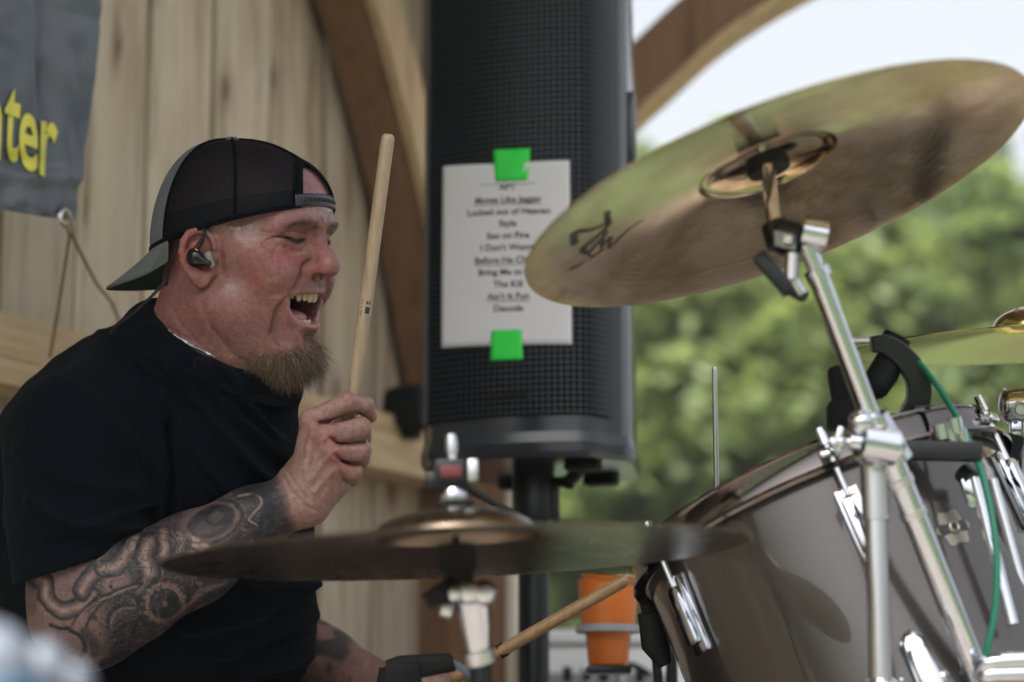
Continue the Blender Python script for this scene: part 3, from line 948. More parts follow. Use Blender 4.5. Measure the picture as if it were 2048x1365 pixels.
def skin_mat():
    m = mat('skin', (0.4, 0.22, 0.17), 0.5, sub=0.12, sub_rad=(1.0, 0.32, 0.16)); n = N(m)
    _set(n.bs, 'Subsurface Scale', 0.005)
    a = n.n('VertexColor', layer_name='tone'); w = n.n('VertexColor', layer_name='wet')
    v = n.coord('Object')
    sp = n.noise(v, 900, 3, 0.6)
    c = n.mix(0.35, a.outputs[0], n.ramp(sp, [(0.3, (0.45, 0.28, 0.22)), (0.7, (1.4, 1.3, 1.25))]), 'MULTIPLY')
    mo = n.noise(v, 150, 4, 0.65)
    c = n.mix(0.8, c, n.ramp(mo, [(0.30, (0.72, 0.50, 0.46)), (0.5, (1, 1, 1)), (0.70, (1.25, 1.32, 1.30))]), 'MULTIPLY')
    sx = n.n('SeparateColor'); n.l(w.outputs[0], sx.inputs[0])
    st = n.ramp(n.noise(v, 1100, 2, 0.7), [(0.50, (0, 0, 0)), (0.60, (1, 1, 1))])
    c = n.mix(n.math('MULTIPLY', n.math('MULTIPLY', st, sx.outputs[1]), 0.85), c, (0.035, 0.026, 0.024))
    fr = n.ramp(n.noise(v, 330, 2, 0.5), [(0.60, (0, 0, 0)), (0.70, (0.4, 0.4, 0.4))])
    c = n.mix(fr, c, (0.10, 0.04, 0.032))
    n.base(c)
    n.l(n.math('MULTIPLY', n.math('SUBTRACT', 1.0, sx.outputs[2]), 0.12), n.bs.inputs['Subsurface Weight'])
    pores = n.noise(v, 1500, 2, 0.6); fine = n.noise(v, 260, 4, 0.6)
    # sweat beads where wet
    vo = n.n('TexVoronoi'); vo.inputs['Scale'].default_value = 980; n.l(v, vo.inputs['Vector'])
    bead = n.math('MULTIPLY', n.math('SUBTRACT', 0.5, vo.outputs['Distance']), sx.outputs[0])
    h = n.math('ADD', n.math('MULTIPLY', pores, 0.35), n.math('ADD', n.math('MULTIPLY', fine, 0.55), n.math('MULTIPLY', bead, 0.6)))
    n.bump(h, 0.85, 0.0016)
    wn2 = n.math('MULTIPLY', sx.outputs[0], n.ramp(n.noise(v, 190, 3), [(0.30, (0.25, 0.25, 0.25)), (0.52, (1, 1, 1))]))
    n.rough(n.math('SUBTRACT', 0.47, n.math('MULTIPLY', wn2, 0.32)))
    n.l(n.math('MULTIPLY', wn2, 1.0), n.bs.inputs['Coat Weight']); n.bs.inputs['Coat Roughness'].default_value = 0.11
    n.l(n.math('SUBTRACT', n.math('ADD', n.math('MULTIPLY', wn2, 0.55), 0.42), n.math('MULTIPLY', sx.outputs[2], 0.22)), n.bs.inputs['Specular IOR Level'])
    return m
M['skin'] = skin_mat()
hc, hw = head_colors(hv)
person = empty('person', P(330, 1400, 2.86), 'singing drummer in black t-shirt and backwards trucker cap, tattooed arm raising a drumstick', 'person')
BODY = [(H2W(hv), hf, hc, hw)]

# teeth, tongue
M['teeth'] = mat('teeth', (0.38, 0.31, 0.19), 0.22, sub=0.15, sub_rad=(.5, .4, .25))
M['tongue'] = mat('tongue', (0.30, 0.13, 0.13), 0.3, sub=0.2)
nt = N(M['tongue']); nt.bump(nt.noise(nt.coord('Object'), 700, 3), 0.5, 0.001)
def arch(t, a, b, x0): return x0 - a * (1 - math.cos(t)), b * math.sin(t)
def teeth(x0, zc, hts, widths, droop, name):
    mb = MB(); ang = 0.0
    for side in (1, -1):
        pos = 0.0
        for i, (h_, w_) in enumerate(zip(hts, widths)):
            pos += w_ / 2
            t = pos / 0.030
            x = x0 - 0.034 * (1 - math.cos(t)); y = side * 0.030 * math.sin(t)
            tv, tf = [], []
            nseg, nr = 12, 7
            for r_ in range(nr + 1):
                fz = r_ / nr
                wr = w_ * 0.5 * (0.78 + 0.24 * math.sin(math.pi * (0.1 + 0.55 * fz))) * math.sqrt(max(0.0, 1 - max(0, fz - 0.55) ** 2 / 0.22))
                dr = 0.0042 * (1 - 0.45 * fz) * (1 if fz < 0.9 else 0.7)
                for k in range(nseg):
                    an = 2 * math.pi * k / nseg
                    lx = dr * math.cos(an); ly = wr * math.sin(an)
                    ca, sa = math.cos(t * side), math.sin(t * side)
                    tv.append((x + lx * ca - ly * sa, y + lx * sa + ly * ca, zc + droop * (-fz * h_) + 0.0011 * i * i * 0.12))
            for r_ in range(nr):
                for k in range(nseg):
                    k2 = (k + 1) % nseg
                    tf.append((r_ * nseg + k, r_ * nseg + k2, (r_ + 1) * nseg + k2, (r_ + 1) * nseg + k))
            tf.append(tuple(nr * nseg + k for k in range(nseg)))
            mb.add([tuple(q) for q in H2W(np.array(tv))], tf)
            pos += w_ / 2
    return mb.build(name, M['teeth'], person, angle=70)
teeth(0.0915, -0.0345, [0.0125, 0.0110, 0.0118, 0.0100, 0.0095, 0.009], [0.0086, 0.0066, 0.0076, 0.0072, 0.007, 0.009], 1, 'upper_teeth')
teeth(0.0835, -0.0755, [0.0095, 0.0095, 0.0095, 0.009, 0.009, 0.009], [0.0054, 0.006, 0.0066, 0.007, 0.007, 0.009], -1, 'lower_teeth')
tv, tf = sdf_mesh(lambda p: smin(ell(p, (0.056, 0, -0.0640), (0.026, 0.021, 0.0110)), ell(p, (0.036, 0, -0.060), (0.02, 0.022, 0.014)), 0.012) + 0.0016 * np.exp(-(p[:, 1] / 0.0025) ** 2), (0.0, -0.035, -0.1), (0.095, 0.035, -0.03), 0.0018)
np_mesh('tongue', H2W(tv), tf, M['tongue'], person)
# ================================================================== cap worn backwards, earphone, necklace, brows and beard
def fabric(name, c, rough=0.9, scale=900, bump=0.35, spec=0.15):
    m = mat(name, c, rough, spec=spec); n = N(m)
    v = n.coord('Object')
    a = n.noise(v, scale, 2, 0.6); b = n.noise(v, 30, 4)
    n.base(n.mix(n.math('MULTIPLY', b, 0.5), c, tuple(x * 0.6 for x in c)))
    n.bump(a, bump, 0.0008)
    return m
M['cap_grey'] = fabric('cap_grey_twill', (0.10, 0.112, 0.12))
M['cap_under'] = fabric('cap_underbrim', (0.07, 0.088, 0.075))
M['cap_black'] = fabric('cap_black_cloth', (0.003, 0.0035, 0.005), spec=0.06)
M['strap'] = mat('cap_strap_plastic', (0.012, 0.016, 0.022), 0.35)
M['strap_hole'] = mat('cap_strap_hole', (0.002, 0.002, 0.003), 0.6)
def mesh_mat():
    m = mat('cap_mesh_net', (0.003, 0.004, 0.006), 0.6, spec=0.12); n = N(m)
    at = n.n('Attribute', attribute_name='net')
    sx = n.n('SeparateXYZ'); n.l(at.outputs['Vector'], sx.inputs[0])
    # offset rows of small holes
    row_ = n.math('FLOOR', sx.outputs[1])
    uo = n.math('ADD', sx.outputs[0], n.math('MULTIPLY', n.math('MODULO', row_, 2.0), 0.5))
    fu = n.math('SUBTRACT', n.math('FRACT', uo), 0.5); fv = n.math('SUBTRACT', n.math('FRACT', sx.outputs[1]), 0.5)
    r2 = n.math('ADD', n.math('MULTIPLY', fu, fu), n.math('MULTIPLY', n.math('MULTIPLY', fv, fv), 0.8))
    hole = n.math('LESS_THAN', r2, 0.045)
    tr = n.n('BsdfTransparent'); mx = n.n('MixShader')
    n.l(hole, mx.inputs[0]); n.l(n.bs.outputs[0], mx.inputs[1]); n.l(tr.outputs[0], mx.inputs[2]); n.l(mx.outputs[0], n.out.inputs[0])
    return m
M['net'] = mesh_mat()

CX = -0.003
def rim_z(phi): 
    x = 0.107 * math.cos(phi) + CX
    return 0.0345 + 0.26 * x
def cap_pt(phi, v, grow=0.0):
    """phi 0 = over the forehead; v 0 = lower edge, 1 = crown"""
    a = 0.1075 + grow; b = 0.0865 + grow
    th = v * math.pi / 2
    rho = math.cos(th) ** 0.72 if v < 1 else 0.0
    hz = math.sin(th) ** 1.05
    back = 0.5 - 0.5 * math.cos(phi)                # 0 front .. 1 back
    bulge = 1 + 0.035 * back * math.sin(math.pi * min(1, v * 1.15))
    cs_, sn_ = math.cos(phi), math.sin(phi)
    k_ = 1 + 0.045 * (2 * cs_ * sn_) ** 2 * (1 if cs_ > 0 else 0.3)
    x = CX + a * rho * bulge * cs_ * k_ - 0.012 * hz * (1 - rho)
    y = b * rho * sn_ * k_ * (1 + 0.01 * math.sin(math.pi * v))
    z0 = rim_z(phi)
    z = z0 + (0.1405 + grow - z0) * hz - 0.006 * (1 - back) * math.sin(math.pi * v)
    p = np.array([x, y, z])
    return p
PA = R_(23); VA = 0.47
def v_low(phi):
    ph = (phi + math.pi) % (2 * math.pi) - math.pi
    if abs(ph) >= PA: return 0.0
    return VA * math.sqrt(1 - (ph / PA) ** 2)
def panel(name, p0, p1, mt, grow=0.0, nphi=60, nv=34, vmax=1.0, arch_=True, net=False, vmin=0.0):
    phis = np.linspace(p0, p1, nphi + 1)
    if arch_:                                   # more columns where the arch edge is steep
        extra = [s * PA * (1 - q) for s in (-1, 1) for q in (1e-4, 0.004, 0.012, 0.025, 0.05, 0.09)]
        phis = np.array(sorted(list(phis) + [e for e in extra if p0 < e < p1]))
    vs_, uvn, fs_ = [], [], []
    for ph in phis:
        lo = max(v_low(ph) if arch_ else 0.0, vmin)
        for j in range(nv + 1):
            v = lo + (vmax - lo) * j / nv
            vs_.append(cap_pt(ph, v, grow)); uvn.append((ph * 0.096 / 0.0027 * (0.35 + 0.65 * math.cos(v * math.pi / 2) ** 0.5) if False else ph * 0.096 / 0.0026, v * 0.135 / 0.0021, 0))
    m_ = len(phis)
    for i in range(m_ - 1):
        for j in range(nv):
            fs_.append((i * (nv + 1) + j, (i + 1) * (nv + 1) + j, (i + 1) * (nv + 1) + j + 1, i * (nv + 1) + j + 1))
    o = np_mesh(name, H2W(np.array(vs_)), np.array(fs_), mt, capo, colors={'net': np.array(uvn)} if net else None)
    if net is False:
        sm = o.modifiers.new('solid', 'SOLIDIFY'); sm.thickness = 0.0016; sm.offset = 0
    return o
capo = empty('cap', H2W(np.array([[CX, 0, 0.05]]))[0]); link_p = capo
capo.parent = person; capo.matrix_parent_inverse = parent_inv(person)
BK = R_(119)
panel('mesh_panel', -R_(66), 0.0, M['net'], net=True)
panel('mesh_panel', 0.0, R_(66), M['net'], net=True)
panel('mesh_panel', -BK, -R_(66), M['net'], net=True, arch_=False)
panel('mesh_panel', R_(66), BK, M['net'], net=True, arch_=False)
panel('front_panel', BK, 2 * math.pi - BK, M['cap_grey'], arch_=False)
# inner sweatband (dense) and seams
def band(name, p0, p1, z0, z1, grow, mt, n=80, th=0.0012):
    vs_, fs_ = [], []
    for i in range(n + 1):
        ph = p0 + (p1 - p0) * i / n
        a = cap_pt(ph, 0.0, grow)
        for z in np.linspace(z0, z1, 5):
            q = cap_pt(ph, max(0, z) * 0.9 / 0.12, grow) if z > 0 else a + np.array([0, 0, z])
            vs_.append(q)
    for i in range(n):
        for j in range(4):
            fs_.append((i * 5 + j, (i + 1) * 5 + j, (i + 1) * 5 + j + 1, i * 5 + j + 1))
    o = np_mesh(name, H2W(np.array(vs_)), np.array(fs_), mt, capo)
    sm = o.modifiers.new('solid', 'SOLIDIFY'); sm.thickness = th; sm.offset = 0
    return o
band('sweatband', PA * 0.98, 2 * math.pi - PA * 0.98, -0.001, 0.026, -0.0022, M['cap_black'])
def seam_tube(name, fn, n, r, mt=None):
    pts = [H2W(np.array([fn(i / n)]))[0] for i in range(n + 1)]
    return MB().tube(pts, r, 8).build(name, mt or M['cap_black'], capo)
for sgn in (-1, 1):
    seam_tube('seam', lambda t, s=sgn: cap_pt(s * R_(66), 0.02 + t * 0.96, 0.0006), 40, 0.0018)
    seam_tube('seam', lambda t, s=sgn: cap_pt(s * BK, 0.0 + t * 0.98, 0.0006), 40, 0.0014)
seam_tube('seam', lambda t: cap_pt(0, VA + t * (0.98 - VA), 0.0006), 30, 0.0016)
def flat_edge(name, fn, n, w, mt, th=0.0022):
    """ribbon of binding lying on the dome along fn(t) -> (phi, v, outward phi, outward v)"""
    vs_, fs_ = [], []
    for i in range(n + 1):
        ph, v, dp, dv = fn(i / n)
        p0_ = cap_pt(ph, v, 0.0012); p1_ = cap_pt(ph + dp * 1e-3, v + dv * 1e-3, 0.0012)
        q = (p1_ - p0_); q = q / (np.linalg.norm(q) + 1e-12)
        vs_ += [p0_ - q * w * 0.15, p0_ + q * w * 0.35, p0_ + q * w * 0.85]
    for i in range(n):
        for j in range(2):
            fs_.append((i * 3 + j, i * 3 + j + 1, i * 3 + j + 4, i * 3 + j + 3))
    o = np_mesh(name, H2W(np.array(vs_)), np.array(fs_), mt, capo)
    sm = o.modifiers.new('solid', 'SOLIDIFY'); sm.thickness = th; sm.offset = 0
    return o
flat_edge('arch_binding', lambda t: (PA * math.cos(math.pi * t), VA * math.sin(math.pi * t), math.cos(math.pi * t), 1.1 * math.sin(math.pi * t) + 1e-4), 70, 0.0115, M['cap_black'])
band('edge_binding', PA, 2 * math.pi - PA, -0.0012, 0.0045, 0.0008, M['cap_black'], th=0.002)
# strap with snap holes
strap = band('strap', -PA * 1.22, PA * 1.22, 0.0, 0.0185, 0.0020, M['strap'], n=50, th=0.0022)
for k in range(9):
    ph = -PA * 0.86 + k * PA * 0.215
    c0 = cap_pt(ph, 0.0095 * 0.9 / 0.12, 0.0034); c1 = cap_pt(ph, 0.0095 * 0.9 / 0.12, 0.0050)
    ax = H2W(np.array([c1]))[0] - H2W(np.array([c0]))[0]
    o_ = MB().lathe(H2W(np.array([c0]))[0], ax, [(0.0001, 0.0006), (0.0016, 0.0006), (0.0016, 0.0), (0.0026, 0.0), (0.0025, 0.0007), (0.0021, 0.0009), (0.0017, 0.0007)], 16).build('snap_hole_shade', M['strap_hole'], strap)  # near-black discs, the shade inside the holes put into colour
# button
bt = H2W(np.array([cap_pt(0, 1.0, 0.0)]))[0]
MB().lathe(bt - UP * 0.001, UP, [(0.0085, 0.0), (0.0085, 0.002), (0.006, 0.0042), (0.0001, 0.005)], 24).build('button', M['cap_grey'], capo)
# brim
def brim_pt(a, b, off=0.0):
    ph = math.pi + a * R_(66)
    p = cap_pt(ph, 0.0, 0.001)
    L = 0.076 * math.sqrt(max(0.0, 1 - (abs(a)) ** 2.6)) 
    q = p + b * L * np.array([-0.86, 0.10 * a, -0.50])
    q[2] -= 0.026 * (a * a) * b - 0.004 * b * b + off * 0.92
    q[0] -= off * 0.4
    return q
def brim(name, off, mt):
    n1, n2 = 48, 14
    vs_ = [brim_pt(-1 + 2 * i / n1, j / n2, off) for i in range(n1 + 1) for j in range(n2 + 1)]
    fs_ = [(i * (n2 + 1) + j, (i + 1) * (n2 + 1) + j, (i + 1) * (n2 + 1) + j + 1, i * (n2 + 1) + j + 1) for i in range(n1) for j in range(n2)]
    o = np_mesh(name, H2W(np.array(vs_)), np.array(fs_), mt, capo)
    sm = o.modifiers.new('solid', 'SOLIDIFY'); sm.thickness = 0.0017; sm.offset = 0
    return o
bo = brim('brim', 0.0, M['cap_grey'])
bu = brim('underbrim', 0.0022, M['cap_under'])

# ---- in-ear monitor
M['gloss_black'] = mat('gloss_black_plastic', (0.004, 0.004, 0.006), 0.10, spec=0.35)
M['matt_black'] = mat('matt_black_plastic', (0.008, 0.009, 0.011), 0.55, spec=0.3)
M['clear_tip'] = mat('earphone_tip', (0.15, 0.15, 0.14), 0.25, sub=0.2)
M['gold'] = mat('gold_ring', (0.6, 0.38, 0.12), 0.25, metal=1.0)
def HW(x, y, z): return H2W(np.array([[x, y, z]]))[0]
eo = HW(-0.004, -0.0885, 0.002)
em = empty('earphone', eo, 'glossy black in-ear earphone with braided cable in the drummer\'s ear', 'earphone')
ev, ef = sdf_mesh(lambda p: smin(ell(p, (-0.006, -0.0905, 0.003), (0.0095, 0.0068, 0.0105)), cap(p, (-0.003, -0.0895, 0.0005), (0.0105, -0.086, -0.0035), 0.0062, 0.0035), 0.006), (-0.03, -0.11, -0.025), (0.03, -0.07, 0.03), 0.001)
np_mesh('shell', H2W(ev), ef, M['gloss_black'], em)
ev, ef = sdf_mesh(lambda p: smin(ell(p, (0.0085, -0.0835, 0.003), (0.0045, 0.004, 0.006)), cap(p, (0.009, -0.084, 0.006), (0.013, -0.082, -0.006), 0.0035, 0.0035), 0.004), (-0.02, -0.11, -0.025), (0.03, -0.07, 0.03), 0.001)
np_mesh('ear_tip', H2W(ev), ef, M['clear_tip'], em)
pl0, pl1 = HW(-0.0015, -0.0905, 0.0125), HW(0.0035, -0.0885, 0.0235)
MB().tube([pl0, pl1], [0.0030, 0.0026], 14).build('plug', M['matt_black'], em)
MB().tube([HW(-0.0022, -0.0905, 0.0110), HW(-0.0014, -0.0905, 0.0126)], 0.0034, 14).build('plug_ring', M['gold'], em)
cpts = [HW(0.0035, -0.0885, 0.0230), HW(0.006, -0.0875, 0.029), HW(0.003, -0.086, 0.036), HW(-0.004, -0.083, 0.0405), HW(-0.016, -0.079, 0.040), HW(-0.030, -0.077, 0.030), HW(-0.042, -0.078, 0.005), HW(-0.052, -0.078, -0.025), P(330, 566, 2.72), P(292, 604, 2.715), P(262, 630, 2.72), P(236, 650, 2.745), P(222, 668, 2.80), P(210, 700, 2.88)]
cs = spline(cpts, 150)
def braid(path, r, strand, turns, seg=6, strands=2):
    mb_ = MB(); n_ = len(path)
    for k in range(strands):
        pts = []
        for i in range(n_):
            t_ = path[min(i + 1, n_ - 1)] - path[max(i - 1, 0)]; t_ /= np.linalg.norm(t_)
            e1 = np.cross(t_, FW); e1 /= np.linalg.norm(e1); e2 = np.cross(t_, e1)
            an = turns * 2 * math.pi * i / n_ + k * 2 * math.pi / strands
            pts.append(path[i] + r * (math.cos(an) * e1 + math.sin(an) * e2))
        mb_.tube(pts, strand, seg)
    return mb_
braid(spline(cpts, 420), 0.0010, 0.00115, 52).build('cable', M['matt_black'], em)
# ================================================================== the drummer: arms, hands, shirt, hair
def Cc(u, v, d):
    return np.array([(u - 1024.0) / FPX * d, d, -(v - 682.5) / FPX * d])
def C2W(c):
    c = np.asarray(c, float)
    return CAM + c[..., 0:1] * RT + c[..., 1:2] * FW + c[..., 2:3] * UP
def W2C(w):
    q = np.asarray(w, float) - CAM
    return np.stack([q @ RT, q @ FW, q @ UP], -1)
def pix(c):
    return 1024 + FPX * c[:, 0] / c[:, 1], 682.5 - FPX * c[:, 2] / c[:, 1]
def vnormals(v, f):
    n = np.zeros_like(v)
    fn_ = np.cross(v[f[:, 2]] - v[f[:, 0]], v[f[:, 3]] - v[f[:, 1]])
    for k in range(4): np.add.at(n, f[:, k], fn_)
    return n / (np.linalg.norm(n, axis=1)[:, None] + 1e-12)

D0 = 2.70
def hp(u, v, w=0.0): return Cc(u, v, D0 - w)
Wr = hp(594, 994, 0.0)
ELB = Cc(166, 1222, 2.715)
MC = [hp(624, 842, 0.004), hp(649, 874, 0.017), hp(663, 905, 0.018), hp(670, 938, 0.011)]
FING = [
    ([MC[0], hp(694, 806, 0.006), hp(730, 812, -0.004), hp(741, 833, -0.012)], [0.0135, 0.0112, 0.0094, 0.0076]),
    ([MC[1], hp(719, 857, 0.010), hp(722, 875, -0.020), hp(698, 882, -0.034)], [0.0145, 0.0122, 0.0108, 0.0095]),
    ([MC[2], hp(720, 901, 0.008), hp(720, 917, -0.019), hp(697, 914, -0.032)], [0.0138, 0.0118, 0.0104, 0.0090]),
    ([MC[3], hp(705, 943, 0.004), hp(703, 956, -0.017), hp(688, 950, -0.028)], [0.0128, 0.0105, 0.0092, 0.0080]),
]
STK_A, STK_B = hp(777, 268, -0.020), hp(680, 990, -0.024)

def hand_arm(p):
    # forearm
    d = chain(p, [ELB, Cc(250, 1183, 2.705), Cc(385, 1117, 2.70), Cc(500, 1046, 2.70), Wr], [0.053, 0.0555, 0.0465, 0.0335, 0.0262], 0.03)
    d = smin(d, ell(p, Cc(180, 1268, 2.705), (0.040, 0.036, 0.036)), 0.03)
    d = smin(d, cap(p, ELB, Cc(128, 900, 2.735), 0.056, 0.064), 0.03)
    m = (p[:, 0] > Cc(520, 1000, D0)[0])
    if m.any():
        q = p[m]
        h = None
        for k, mc in enumerate(MC):
            e = chain(q, [Wr + np.array([0.012, 0, 0.010 - 0.006 * k]), mc], [0.0235, 0.0125 if k else 0.0125])
            h = e if h is None else smin(h, e, 0.012)
        h = smin(h, ell(q, hp(650, 930, -0.020), (0.030, 0.022, 0.042)), 0.015)
        h = smin(h, cap(q, hp(668, 968, -0.004), hp(616, 1003, -0.004), 0.0155, 0.018), 0.014)
        h = smin(h, chain(q, [hp(596, 960, -0.022), hp(645, 880, -0.042), hp(690, 822, -0.040), hp(716, 812, -0.030)], [0.022, 0.016, 0.0125, 0.009]), 0.012)
        for k, (pts, rs) in enumerate(FING):
            fd = chain(q, pts, rs, 0.006)
            h = smin(h, fd, 0.0035) if k else smin(h, fd, 0.0055)
        # knuckles, tendons
        for mc in MC:
            h = smin(h, ell(q, mc + np.array([0.001, -0.0055, 0.002]), (0.011, 0.0075, 0.0095)), 0.008)
        dm = smin(d[m], h, 0.020)
        # creases between the fingers and on the back of the wrist
        lines = [([(640, 846), (668, 843), (697, 836), (712, 832)], 3.6, 0.0055), ([(662, 876), (676, 888), (700, 889), (728, 886)], 3.4, 0.0052), ([(672, 910), (684, 922), (703, 929), (722, 928)], 3.4, 0.0050), ([(680, 946), (690, 962), (702, 968)], 3.0, 0.003),
                 ([(563, 950), (585, 985), (610, 1012), (632, 1022)], 3.0, 0.0014), ([(572, 940), (598, 978), (624, 1004)], 2.6, 0.0010), ([(693, 818), (700, 832)], 3, 0.0010)]
        u, v = pix(q)
        front = np.clip((D0 + 0.002 - q[:, 1]) / 0.012, 0, 1)
        for pts, r, dep in lines:
            best = np.full(len(q), 1e3)
            for a, b in zip(pts[:-1], pts[1:]):
                a = np.array(a, float); ab = np.array(b, float) - a
                t = np.clip(((u - a[0]) * ab[0] + (v - a[1]) * ab[1]) / (ab @ ab), 0, 1)
                best = np.minimum(best, np.hypot(u - a[0] - t * ab[0], v - a[1] - t * ab[1]))
            dm = dm + dep * np.exp(-(best / r) ** 2) * front
        for a, b in (((612, 960), (645, 880)), ((622, 962), (660, 908)), ((606, 940), (622, 850)), ((630, 985), (668, 942))):
            a = np.array(a, float); ab = np.array(b, float) - a
            t = np.clip(((u - a[0]) * ab[0] + (v - a[1]) * ab[1]) / (ab @ ab), 0, 1)
            bb = np.hypot(u - a[0] - t * ab[0], v - a[1] - t * ab[1])
            dm = dm - 0.0017 * np.exp(-(bb / 6.0) ** 2) * front
        d[m] = dm
    return d

lo = Cc(40, 1365, 2.75); hi = Cc(775, 760, 2.62)
av, af = sdf_mesh(hand_arm, (lo[0], 2.60, lo[2]), (hi[0] + 0.01, 2.83, Cc(0, 775, 2.66)[2]), 0.0015)
au, avv = pix(av)
an_ = vnormals(av, af)

# ---------------- tattoo ink on the forearm, drawn in the plane of the arm
def tat_ink(u, v):
    X = (u - 60) * 3.593; Y = (v - 960) * 3.593
    ink = np.full(len(u), 0.10); hi_ = np.zeros(len(u)); lav = np.zeros(len(u))
    wob = np.stack([X, Y, 0 * X], 1)
    X = X + 10 * vnoise(wob, 0.012, 3); Y = Y + 10 * vnoise(wob, 0.012, 4)
    def pl(pts):
        b = np.full(len(u), 1e5)
        for a, c in zip(pts[:-1], pts[1:]):
            a = np.array(a, float); ab = np.array(c, float) - a
            t = np.clip(((X - a[0]) * ab[0] + (Y - a[1]) * ab[1]) / (ab @ ab), 0, 1)
            b = np.minimum(b, np.hypot(X - a[0] - t * ab[0], Y - a[1] - t * ab[1]))
        return b
    def sp(pts): return [tuple(q) for q in spline([(x, y, 0) for x, y in pts], 6 * len(pts))[:, :2]]
    def soft(dd, r, e=8): return 1 - sstep(dd, r - e, r + e)
    def add(w, val):
        nonlocal ink
        ink = ink * (1 - w) + val * w
    def el(cx, cy, rx, ry, rot):
        c, s = math.cos(rot), math.sin(rot)
        a = (X - cx) * c + (Y - cy) * s; b = -(X - cx) * s + (Y - cy) * c
        q = np.sqrt((a / rx) ** 2 + (b / ry) ** 2)
        return (q - 1) * min(rx, ry)
    # mid-tone shading over most of the sleeve, darker towards lower and wrist parts
    add(sstep(X + 0.5 * Y, 900, 1500) * 0.55, 0.50)
    add(sstep(X, 430, 640) * 0.92, 0.80)
    add(sstep(vnoise(wob, 0.010, 9), 0.0, 0.7) * 0.5, 0.62)
    # pale lavender skin fields
    for (cx, cy, rx, ry, ro) in ((290, 690, 170, 150, -0.5), (250, 1150, 130, 110, 0.5), (620, 740, 100, 90, -0.6)):
        w = soft(el(cx, cy, rx, ry, ro), 0, 25); add(w, 0.10); lav = np.maximum(lav, w)
    # heavy black pipes with a pale core
    for pts, r in (([(50, 720), (110, 745), (130, 860), (230, 940), (360, 900), (450, 830)], 62), ([(380, 800), (430, 700), (500, 640)], 70), ([(520, 640), (620, 620), (700, 520), (770, 420)], 66), ([(860, 450), (820, 540), (850, 640), (870, 720), (800, 800)], 74), ([(960, 380), (965, 470), (955, 540)], 52), ([(1050, 380), (1090, 460), (1060, 540)], 46)):
        q = pl(sp(pts))
        add(soft(q, r * 1.05, 7), 0.98); add(soft(q, r * 0.74, 16), 0.40); w = soft(q, r * 0.36, 18); add(w, 0.05); hi_ = np.maximum(hi_, w * 0.6)
    # curved plates with outlines
    for pts, r in (([(290, 1070), (420, 900), (600, 800), (800, 740)], 9), ([(290, 1080), (370, 1130), (398, 1200), (375, 1262)], 12), ([(150, 1050), (230, 1065), (290, 1060)], 9), ([(410, 1060), (500, 900), (640, 830), (745, 820)], 7), ([(800, 745), (745, 830), (790, 890)], 7), ([(560, 1070), (570, 980), (640, 905), (770, 900), (870, 850), (930, 700), (920, 580)], 8), ([(600, 1105), (680, 1050), (780, 1015), (900, 930), (965, 800), (985, 690)], 8), ([(560, 1260), (600, 1200), (720, 1130), (760, 1040)], 8), ([(520, 1330), (640, 1250), (820, 1160), (1000, 1060), (1200, 930), (1420, 780)], 16)):
        add(soft(pl(sp(pts)), r * 1.35, 5), 0.99)
    for pts in ([(300, 1060), (430, 910), (610, 815), (760, 765)], [(580, 1060), (600, 980), (660, 925), (780, 920)], [(900, 860), (950, 700), (945, 600)], [(440, 1085), (470, 1180), (470, 1260)]):
        w = soft(pl(sp(pts)), 7, 8) * 0.8; add(w, 0.05); hi_ = np.maximum(hi_, w)
    q = pl(sp([(400, 1100), (450, 1160), (460, 1250)])); add(soft(q, 34, 14), 0.75)
    # cog wheel
    rr = np.hypot(X - 970, Y - 890); an = np.arctan2(Y - 890, X - 970)
    tooth = 142 + 16 * np.sign(np.sin(an * 17))
    gate = sstep(X + 0.6 * Y, 1230, 1330)
    add(soft(rr, 210, 12) * gate, 0.86)
    add((1 - sstep(np.abs(rr - 128) - 0, 14 + 0 * rr, 22)) * gate, 0.14)
    add(((rr < tooth) & (rr > 118)) * gate * 0.9, 0.15)
    add(soft(rr, 104, 6) * (np.sin(an * 3 + 0.6) > -0.1) * gate, 0.80)
    add(soft(rr, 26, 6) * gate, 0.2)
    # knots of machinery below
    w = sstep(Y - (1180 - 0.52 * (X - 700)), -60, 60) * sstep(X, 620, 720)
    pat = sstep(vnoise(wob, 0.022, 12) + 0.6 * vnoise(wob, 0.05, 13), -0.25, 0.35)
    add(w * 0.9, 0.9); add(w * (1 - pat) * 0.75, 0.22)
    for pts in ([(1130, 900), (1260, 800), (1400, 740)], [(1160, 860), (1230, 790), (1330, 760)], [(1120, 990), (1240, 900)]):
        add(soft(pl(pts), 9, 5), 0.12)
    # fine contour lines and whip shading
    vn = vnoise(wob, 0.011, 51) + 0.3 * vnoise(wob, 0.024, 52)
    fq = np.abs((vn * 1.25) % 1.0 - 0.5)
    lw_ = (1 - sstep(fq, 0.035, 0.075)) * sstep(X, 380, 520)
    add(lw_ * 0.75, 0.97)
    lw2 = (1 - sstep(np.abs(fq - 0.16), 0.02, 0.05)) * sstep(X, 380, 520)
    add(lw2 * 0.5, 0.06); hi_ = np.maximum(hi_, lw2 * 0.35)
    # skull-like eye hollow, brow and cheek with stippled teeth
    rot = -0.35
    add(soft(el(1310, 300, 240, 165, rot), 0, 40), 0.25)
    q = el(1300, 300, 172, 108, rot); add(soft(q, 0, 10), 0.80); add(soft(el(1285, 330, 120, 60, rot), 0, 22) * 0.8, 0.45)
    add(soft(el(1365, 255, 108, 72, rot), 0, 9), 0.97); add(soft(el(1340, 262, 60, 34, rot), 0, 14), 0.5)
    add(soft(np.abs(q - 36), 7, 6) * (X > 1300), 0.92)
    add(soft(pl(sp([(1480, 190), (1530, 240), (1540, 300)])), 8, 5), 0.95)
